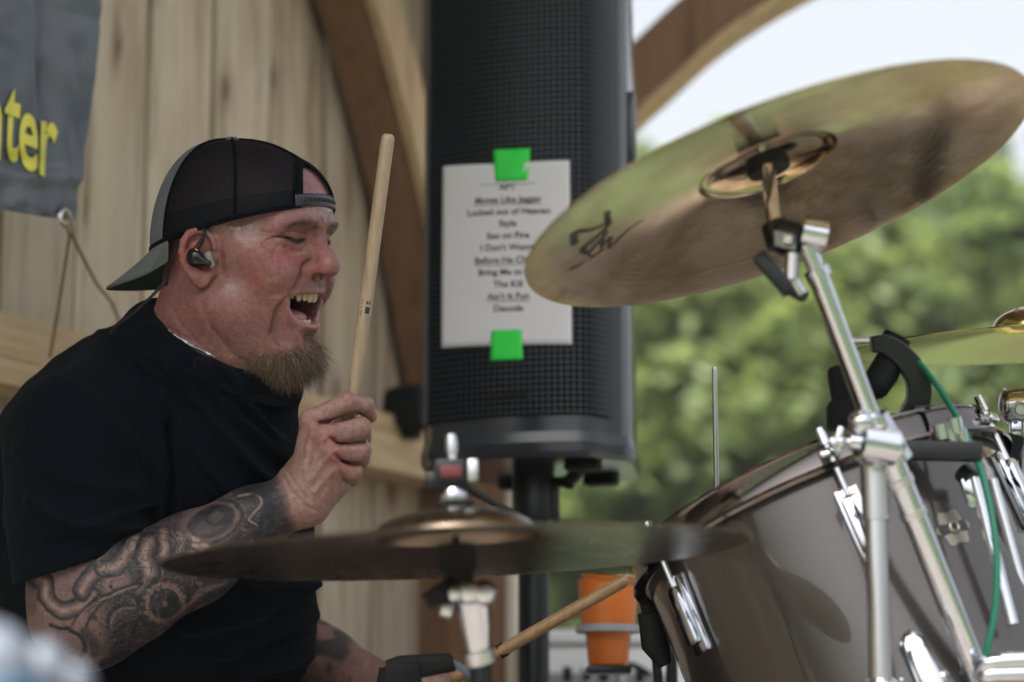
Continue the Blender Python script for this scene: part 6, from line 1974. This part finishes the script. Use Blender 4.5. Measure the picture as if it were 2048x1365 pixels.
# ================================================================== blurred chrome fittings at the lower left corner, reflected sky put into their colours
LD = 1.22
M['satin'] = mat('satin_sky_grey', (0.085, 0.10, 0.125), 0.55)  # flat grey-blue in place of chrome mirroring the sky
ll = empty('drum_fitting', P(60, 1500, LD), 'out-of-focus pale grey and blue drum fitting at the lower left corner close to the camera', 'drum hardware')
g = MB(); g.ball(P(-22, 1352, LD), 0.024, 26, (1.0, 1, 1.15)); g.tube([P(-30, 1360, LD), P(-20, 1520, LD)], 0.024, 24); g.build('knob', M['satin'], ll)
M['sky_blue'] = mat('sky_blue', (0.02, 0.09, 0.18), 0.5)  # blue of the reflected sky painted on as a ring
g = MB(); g.lathe(P(-25, 1400, LD), UP, [(0.0245, -0.012), (0.0262, -0.010), (0.0262, 0.010), (0.0245, 0.012)], 28); g.build('sky_reflection', M['sky_blue'], ll)
g = MB(); g.ball(P(88, 1352, LD + 0.02), 0.0135, 20, (0.9, 1, 1.35)); g.tube([P(88, 1360, LD + 0.02), P(96, 1520, LD + 0.02)], 0.0125, 20); g.build('wing_nut', M['satin'], ll)
g = MB(); g.ball(P(146, 1376, LD + 0.03), 0.0115, 20, (0.9, 1, 1.2)); g.tube([P(146, 1378, LD + 0.03), P(130, 1520, LD + 0.03)], 0.0105, 20); g.build('wing_nut', M['satin'], ll)
lb0 = P(50, 1500, LD + 0.02)
g = MB(); g.tube([P(-40, 1500, LD + 0.02), P(150, 1500, LD + 0.02)], 0.016, 18); g.tube([lb0, np.array([lb0[0], lb0[1], 0.02])], 0.012, 16); g.build('stand_tube', M['satin'], ll)
# ================================================================== loudspeaker on its pole, set list, tape
SD = 3.42
KS = 0.965
sp0 = P(1067, 941, SD + 0.10)            # underside centre
YW = R_(-21)
sx_ = np.array([math.cos(YW), math.sin(YW), 0]); sy_ = np.array([-math.sin(YW), math.cos(YW), 0])
SM = Matrix((sx_, sy_, (0, 0, 1))).transposed()
def S2W(x, y, z): return sp0 + KS * (sx_ * x + sy_ * y + np.array([0, 0, z]))
SHT = 0.80
# plan of the cabinet: gently curved front, rounded corners, tapering back
def plan(n=60, grow=0.0, front=True):
    pts = []
    for t in np.linspace(-1, 1, n):
        x = 0.146 * t
        y = -0.135 + 0.030 * abs(t) ** 2.2 + 0.040 * max(0, abs(t) - 0.78) ** 2 / 0.22 ** 2
        pts.append((x * (1 + grow), y - grow * 0.15))
    return pts
fr_ = plan()
full = fr_ + [(0.160, -0.052), (0.1645, -0.030), (0.162, -0.005), (0.118, 0.150), (0.100, 0.165), (-0.100, 0.165), (-0.118, 0.150), (-0.162, -0.005), (-0.1645, -0.030), (-0.160, -0.052)]
def prism(poly, z0, z1, scale0=1.0, scale1=1.0):
    n_ = len(poly)
    vs_ = [S2W(x * scale0, y * scale0, z0) for x, y in poly] + [S2W(x * scale1, y * scale1, z1) for x, y in poly]
    fs_ = [(k, (k + 1) % n_, n_ + (k + 1) % n_, n_ + k) for k in range(n_)] + [tuple(range(n_ - 1, -1, -1)), tuple(range(n_, 2 * n_))]
    return vs_, fs_
M['cab'] = mat('speaker_cabinet', (0.022, 0.028, 0.034), 0.16)
_n = N(M['cab']); _n.bump(_n.noise(_n.coord('Object'), 700, 2), 0.12, 0.0008)
M['grille'] = mat('grille_black', (0.013, 0.019, 0.025), 0.34, spec=0.45)
M['grille_back'] = mat('grille_foam', (0.0015, 0.002, 0.003), 0.9)
spk = empty('loudspeaker', sp0, 'tall black stage loudspeaker on a pole with a set list taped to its grille', 'loudspeaker')
MB().add(*prism([(x * 0.985, y * 0.985) for x, y in full], 0.035, SHT)).build('cabinet', M['cab'], spk, angle=35)
g = MB()
for z0, z1, a, b in ((0.0, 0.008, 0.985, 1.012), (0.008, 0.022, 1.012, 1.015), (0.022, 0.038, 1.015, 0.992)):
    g.add(*prism(full, z0, z1, a, b))
g.build('base_rim', M['cab'], spk, angle=35)
g = MB()
for fx, fy in ((-0.10, -0.06), (0.10, -0.06), (-0.07, 0.11), (0.07, 0.11)): MB().box(S2W(fx, fy, -0.006), (0.05, 0.03, 0.013), SM, 0.004).build('foot', M['rubber'], spk)
# grille: foam sheet and woven wire grid
def fpt(t, off=0.0):
    x = 0.150 * t
    y = -0.139 + 0.030 * abs(t) ** 2.2 + 0.042 * max(0, abs(t) - 0.78) ** 2 / 0.22 ** 2
    e = 1e-3
    x2 = 0.150 * (t + e); y2 = -0.139 + 0.030 * abs(t + e) ** 2.2 + 0.042 * max(0, abs(t + e) - 0.78) ** 2 / 0.22 ** 2
    n_ = np.array([(y2 - y), -(x2 - x)]); n_ /= np.linalg.norm(n_)
    return x + n_[0] * off, y + n_[1] * off
G0, G1 = 0.062, SHT - 0.01
cols = np.linspace(-0.995, 0.995, 36)
vs_, fs_ = [], []
tl_ = np.linspace(-1, 1, 72)
for t in tl_:
    x, y = fpt(t, -0.0025)
    vs_ += [S2W(x, y, G0), S2W(x, y, G1)]
fs_ = [(2 * i, 2 * i + 2, 2 * i + 3, 2 * i + 1) for i in range(71)]
MB().add(vs_, fs_).build('grille_foam', M['grille_back'], spk, solid=0.0015)
# column positions equally spaced along the curve
fine = np.linspace(-1, 1, 800); fx = np.array([fpt(t) for t in fine]); ln_ = np.concatenate([[0], np.cumsum(np.hypot(*np.diff(fx, axis=0).T))])
PITCHG = 0.0090
ncol = int(ln_[-1] / PITCHG); 
ct = np.interp(np.linspace(0, ln_[-1], ncol + 1), ln_, fine)
g = MB()
def bar(a, b, w):
    pass
vs_, fs_ = [], []
hw = 0.00135
for t in ct:
    dt = hw / (ln_[-1] / 2)
    for tq, off in ((t - dt, 0.0), (t - dt * 0.6, 0.0016), (t + dt * 0.6, 0.0016), (t + dt, 0.0)):
        x, y = fpt(min(max(tq, -1), 1), off); vs_ += [S2W(x, y, G0), S2W(x, y, G1)]
    b = len(vs_) - 8
    for k in range(3): fs_.append((b + 2 * k, b + 2 * k + 2, b + 2 * k + 3, b + 2 * k + 1))
g.add(vs_, fs_)
vs_, fs_ = [], []
tl_ = np.linspace(-1, 1, 44)
for z in np.arange(G0 + 0.004, G1, PITCHG):
    b = len(vs_)
    for t in tl_:
        for dz, off in ((-hw, 0.0002), (-hw * 0.6, 0.0018), (hw * 0.6, 0.0018), (hw, 0.0002)):
            x, y = fpt(t, off); vs_.append(S2W(x, y, z + dz))
    for i in range(len(tl_) - 1):
        for k in range(3): fs_.append((b + 4 * i + k, b + 4 * i + k + 1, b + 4 * (i + 1) + k + 1, b + 4 * (i + 1) + k))
g.add(vs_, fs_)
gr = g.build('grille', M['grille'], spk, merge=False, angle=30)
# nameplate and side handle
t0_, t1_ = -0.16, 0.30
pts = [fpt(t, 0.004) for t in np.linspace(t0_, t1_, 8)]
vs_ = [S2W(x, y, z) for x, y in pts for z in (0.086, 0.094)]
MB().add(vs_, [(2 * i, 2 * i + 2, 2 * i + 3, 2 * i + 1) for i in range(7)]).build('nameplate', M['grille_back'], spk, solid=0.002)
hx0, hy0, hx1, hy1 = 0.1625, -0.012, 0.148, 0.040
g = MB(); hz0 = 0.475
sdv = sx_ * (hx1 - hx0) + sy_ * (hy1 - hy0); sdv /= np.linalg.norm(sdv); sdn = np.cross(sdv, (0, 0, 1.0))
if sdn @ sx_ < 0: sdn = -sdn
HM = Matrix((sdv, sdn, (0, 0, 1))).transposed()
hc_ = S2W((hx0 + hx1) / 2, (hy0 + hy1) / 2, hz0 + 0.04)
MB().box(hc_ + sdn * 0.001, (0.036, 0.006, 0.095), HM, 0.002).build('handle_recess_shade', M['grille_back'], spk)  # thin black slab, the shade of a hollow put into its colour
g = MB()
for off, sz_ in ((0.052, (0.050, 0.010, 0.010)), (-0.052, (0.050, 0.010, 0.010))): g.box(hc_ + np.array([0, 0, off]) + sdn * 0.002, sz_, HM, 0.003)
for off in (-0.024, 0.024): g.box(hc_ + sdv * off + sdn * 0.002, (0.008, 0.010, 0.11), HM, 0.003)
g.build('handle_frame', M['cab'], spk)

# pole stand
ps = empty('speaker_pole', np.array([sp0[0], sp0[1], 0.0]), 'black tubular speaker pole with wing knob under the loudspeaker', 'speaker stand')
px_, py_ = sp0[0], sp0[1]
def pz(v): return P(1066, v, SD + 0.10)[2]
MB().tube([(px_, py_, pz(1060)), (px_, py_, sp0[2] + 0.02)], 0.0185, 24).build('upper_tube', M['black_metal'], ps)
MB().lathe((px_, py_, pz(1045)), (0, 0, 1), [(0.0185, 0), (0.030, 0.002), (0.0315, 0.01), (0.031, 0.075), (0.027, 0.085), (0.0185, 0.086)], 28).build('collar', M['black_metal'], ps)
MB().tube([(px_, py_, 0.2), (px_, py_, pz(1045))], 0.0225, 24).build('lower_tube', M['black_metal'], ps)
g = MB(); kx = np.array([px_ + 0.034, py_ - 0.012, pz(962)])
g.tube([kx + np.array([-0.012, 0, -0.004]), kx + np.array([0.018, -0.004, -0.004])], 0.008, 14)
g.tube([kx + np.array([0.012, -0.003, -0.006]), kx + np.array([0.026, -0.005, 0.006]), kx + np.array([0.036, -0.006, 0.020])], [0.009, 0.0105, 0.0075], 12)
g.tube([kx + np.array([0.012, -0.003, -0.006]), kx + np.array([0.024, -0.004, -0.010])], [0.009, 0.006], 12)
g.build('wing_knob', M['rubber'], ps)
MB().box(np.array([px_ + 0.032, py_ - 0.006, pz(1005)]), (0.012, 0.02, 0.07), None, 0.004).build('clamp_ear', M['black_metal'], ps)
for k in range(3):
    a = 2.1 * k + 0.2
    MB().tube([(px_, py_, 0.55), (px_ + 0.42 * math.cos(a), py_ + 0.42 * math.sin(a), 0.012)], 0.011).build('leg', M['black_metal'], ps)
MB().lathe((px_, py_, 0.5), (0, 0, 1), [(0.0225, 0), (0.04, 0.005), (0.04, 0.08), (0.0225, 0.09)], 24).build('leg_hub', M['black_metal'], ps)

# ---- set list
def sp_ray(u, v):
    """grille parameter t and height under photo pixel"""
    d = FW + RT * ((u - 1024.0) / FPX) - UP * ((v - 682.5) / FPX)
    best = None
    for t in np.linspace(-1, 1, 401):
        x, y = fpt(t, 0.004)
        q = S2W(x, y, 0)
        k = (q[1] - CAM[1]) / d[1]
        e = abs(CAM[0] + d[0] * k - q[0])
        if best is None or e < best[0]: best = (e, t, ((CAM + d * k)[2] - sp0[2]) / KS)
    return best[1], best[2]
M['paper'] = mat('white_paper', (0.60, 0.60, 0.62), 0.75)
M['text'] = mat('set_list_print', (0.03, 0.03, 0.035), 0.8)
M['tape'] = mat('neon_green_tape', (0.02, 0.62, 0.06), 0.6)
tL, zT = sp_ray(886, 333); tR, zT2 = sp_ray(1139, 322); tL2, zB = sp_ray(884, 697); tR2, zB2 = sp_ray(1144, 690)
def pap(a, b, off=0.0):
    """a 0..1 left to right, b 0..1 top to bottom"""
    t = (tL * (1 - a) + tR * a) * (1 - b) + (tL2 * (1 - a) + tR2 * a) * b
    z = (zT * (1 - a) + zT2 * a) * (1 - b) + (zB * (1 - a) + zB2 * a) * b
    if b < 0.15: z -= 0.003 * math.sin(math.pi * a) * (1 - b / 0.15)
    cu_ = 0.004 + off + 0.003 * max(0, a - 0.6) * 2.5 + 0.0015 * math.sin(3 * a + 2 * b)
    x, y = fpt(t, cu_)
    return S2W(x, y, z)
sl_ = empty('set_list', pap(0.5, 1.0), 'white printed set list sheet taped on the loudspeaker grille', 'paper')
NA, NB = 30, 30
vs_ = [pap(i / NA, j / NB) for j in range(NB + 1) for i in range(NA + 1)]
fs_ = [(j * (NA + 1) + i, j * (NA + 1) + i + 1, (j + 1) * (NA + 1) + i + 1, (j + 1) * (NA + 1) + i) for j in range(NB) for i in range(NA)]
MB().add(vs_, fs_).build('sheet', M['paper'], sl_, angle=180, solid=0.0004)
songs = [('', 0.10, 0), ('APT', 0.143, 0), ('Moves Like Jagger', 0.212, 1), ('Locked out of Heaven', 0.277, 0), ('Style', 0.342, 0), ('Sex on Fire', 0.408, 0), ("I Don't Wanna", 0.473, 0), ('Before He Cheats', 0.541, 1), ('Bring Me to Life', 0.606, 0), ('The Kill', 0.672, 0), ("Ain't It Fun", 0.738, 1), ('Decode', 0.803, 0)]
for tx, b0, ul in songs:
    if tx:
        v, f = text_mesh(tx, 1.0, 0.02, 'CENTER')
        hs = 0.047
        out = [pap(0.54 + p[0] * hs * 1.52, b0 - p[1] * hs * 1.05 + 0.016, 0.0007) for p in v]
        MB().add(out, f).build('text_line', M['text'], sl_, merge=False, smooth=False)
    if ul or not tx:
        w_ = np.abs(v[:, 0]).max() * hs * 1.52 if tx else 0.21
        n_ = 10
        vs_ = [pap(0.54 - w_ + 2 * w_ * k / n_, b0 + 0.024 + dy, 0.0007) for k in range(n_ + 1) for dy in (0, 0.0035)]
        MB().add(vs_, [(2 * k, 2 * k + 2, 2 * k + 3, 2 * k + 1) for k in range(n_)]).build('underline', M['text'], sl_, merge=False, smooth=False)
def tape(cs, label):
    n_ = 8
    def q(a, b):
        p_ = [(cs[0][k] * (1 - a) + cs[1][k] * a) * (1 - b) + (cs[3][k] * (1 - a) + cs[2][k] * a) * b for k in (0, 1)]
        t, z = sp_ray(*p_)
        wv = 0.0065 + 0.0008 * math.sin(9 * a + 5 * b)
        x, y = fpt(t, wv); return S2W(x, y, z)
    vs_ = [q(i / n_, j / n_) for j in range(n_ + 1) for i in range(n_ + 1)]
    fs_ = [(j * (n_ + 1) + i, j * (n_ + 1) + i + 1, (j + 1) * (n_ + 1) + i + 1, (j + 1) * (n_ + 1) + i) for j in range(n_) for i in range(n_)]
    one_thing(MB().add(vs_, fs_), 'green_tape', M['tape'], label, 'tape', 'neon tape holding the set list', angle=180, solid=0.0003)
tape([(988, 301), (1062, 298), (1056, 362), (992, 364)], 'square of neon green tape on the top edge of the set list')
tape([(984, 662), (1043, 660), (1047, 720), (982, 723)], 'square of neon green tape on the bottom edge of the set list')

# ================================================================== small things behind: lamp on the rail, cup in its ring, cooler, mixer
lb = wall_hit(822, 818, 0.10)
g = MB(); g.box(lb + np.array([0.0, 0, 0.0]), (0.085, 0.09, 0.085), WM, 0.03); g.tube([lb + np.array([0, 0, -0.03]), lb + np.array([0, 0, -0.055])], 0.02, 14)
one_thing(g, 'stage_lamp', M['rubber'], 'small black stage lamp sitting on the wall rail beside the speaker', 'lamp')
M['orange'] = mat('orange_plastic', (0.56, 0.145, 0.020), 0.38)
M['grey_ring'] = mat('grey_ring', (0.30, 0.32, 0.35), 0.4)
CD = 3.25
cb = P(1217, 1332, CD)
cpx = CD / FPX
cup_o = empty('cup', cb, 'bright orange plastic tumbler standing in a grey holder ring behind the tom', 'cup')
MB().lathe(cb, (0, 0, 1), [(0.0001, 0.0), (0.0255, 0.0), (0.027, 0.003), (0.031, 0.045), (0.0335, 0.050), (0.0365, 0.052), (0.0385, 0.078), (0.0405, 0.112), (0.0405, 0.115), (0.038, 0.115), (0.036, 0.09)], 48).build('body', M['orange'], cup_o, angle=35)
hold = empty('cup_holder', cb, 'grey ring cup holder clamped on a dark stand around the orange tumbler', 'cup holder')
MB().lathe(cb, (0, 0, 1), [(0.0335, 0.044), (0.044, 0.044), (0.0445, 0.0475), (0.044, 0.0535), (0.0375, 0.0535), (0.0335, 0.050), (0.0335, 0.044)], 48).build('ring', M['grey_ring'], hold)
MB().box(cb + np.array([0.062, 0, 0.0488]), (0.05, 0.03, 0.008), None, 0.003).build('arm', M['grey_ring'], hold)
MB().box(cb + np.array([0.0, 0.0, -0.006]), (0.06, 0.06, 0.010), None, 0.003).build('plate', M['black_metal'], hold)
MB().tube([cb + np.array([0.085, 0, 0.06]), np.array([cb[0] + 0.085, cb[1], 0.0])], 0.008, 14).build('stem', M['black_metal'], hold)
# dark strainer-like clips on the left flank of the tom
g = MB(); g.tube([P(1282, 1170, 2.70), P(1300, 1230, 2.70)], 0.008, 12); g.tube([P(1298, 1225, 2.70), P(1310, 1290, 2.70), P(1330, 1330, 2.70)], [0.013, 0.016, 0.008], 14)
g.build('strainer', M['rubber'], tom)
# mixer desk and white cooler
MXD = 4.0
mx = P(1225, 1352, MXD)
mixer = empty('mixing_desk', mx - np.array([0, 0, 0.05]), 'dark grey mixing desk with silver knobs behind the drum kit', 'mixer')
M['grey_metal'] = mat('grey_metal', (0.08, 0.085, 0.095), 0.4)
MB().box(mx + np.array([0.0, 0.12, -0.03]), (0.21, 0.30, 0.06), Matrix.Rotation(R_(8), 3, 'X'), 0.008).build('case', M['grey_metal'], mixer)
for k in range(6):
    MB().lathe(mx + np.array([-0.075 + 0.03 * k, -0.01 + 0.01 * (k % 2), 0.0]), (0, -0.2, 1), [(0.008, -0.01), (0.0075, 0.012), (0.005, 0.015), (0.0001, 0.0155)], 14).build('knob', M['steel'] if k % 2 else M['black_metal'], mixer)
MB().tube(spline([P(1170, 1362, MXD - 0.05), P(1190, 1335, MXD - 0.05), P(1260, 1330, MXD - 0.05), P(1300, 1350, MXD - 0.05)], 14), 0.005, 10).build('cord', M['rubber'], mixer)
tbl = empty('folding_table', np.array([mx[0], mx[1] + 0.2, 0]), 'white folding table holding the mixing desk and cooler', 'table')
tz = mx[2] - 0.075
MB().box((mx[0] + 0.0, mx[1] + 0.25, tz - 0.012), (0.46, 0.7, 0.025), None, 0.006).build('tabletop', M['white_plastic'], tbl)
for ax_, ay_ in ((-0.2, -0.05), (0.2, -0.05), (-0.2, 0.55), (0.2, 0.55)):
    MB().tube([(mx[0] + ax_, mx[1] + ay_, 0), (mx[0] + ax_, mx[1] + ay_, tz - 0.02)], 0.012, 12).build('leg', M['steel'], tbl)
cl_ = P(1135, 1345, MXD + 0.35)
cool = empty('cooler', (cl_[0], cl_[1], tz), 'white cooler box with rounded lid behind the orange tumbler', 'cooler')
M['white_cool'] = mat('cooler_white', (0.70, 0.71, 0.72), 0.45)
hz_ = P(1135, 1262, MXD + 0.35)[2] - tz
MB().box((cl_[0] + 0.10, cl_[1], tz + hz_ * 0.42), (0.36, 0.22, hz_ * 0.80), None, 0.02).build('box', M['white_cool'], cool)
MB().box((cl_[0] + 0.10, cl_[1], tz + hz_ * 0.9), (0.375, 0.235, hz_ * 0.15), None, 0.012).build('lid', M['white_cool'], cool)
g = MB(); g.lathe((cl_[0] - 0.035, cl_[1] - 0.118, tz + hz_ * 0.25), (0, -1, 0), [(0.028, 0), (0.034, 0.004), (0.034, 0.014), (0.03, 0.018), (0.0001, 0.018)], 28); g.build('tap_guard', M['grey_ring'], cool)

# ================================================================== thin summer haze over the field
hm = bpy.data.materials.new('haze_air'); hm.use_nodes = True
hn_ = hm.node_tree.nodes; hn_.remove(hn_['Principled BSDF'])
pv_ = hn_.new('ShaderNodeVolumePrincipled')
pv_.inputs['Color'].default_value = (0.92, 0.95, 1.0, 1); pv_.inputs['Density'].default_value = 0.0006
hm.node_tree.links.new(pv_.outputs[0], hn_['Material Output'].inputs['Volume'])
hb = MB().box((0, 25, 6.0), (144, 134, 15.8)).build('haze', hm, None, smooth=False)
hb['kind'] = 'stuff'
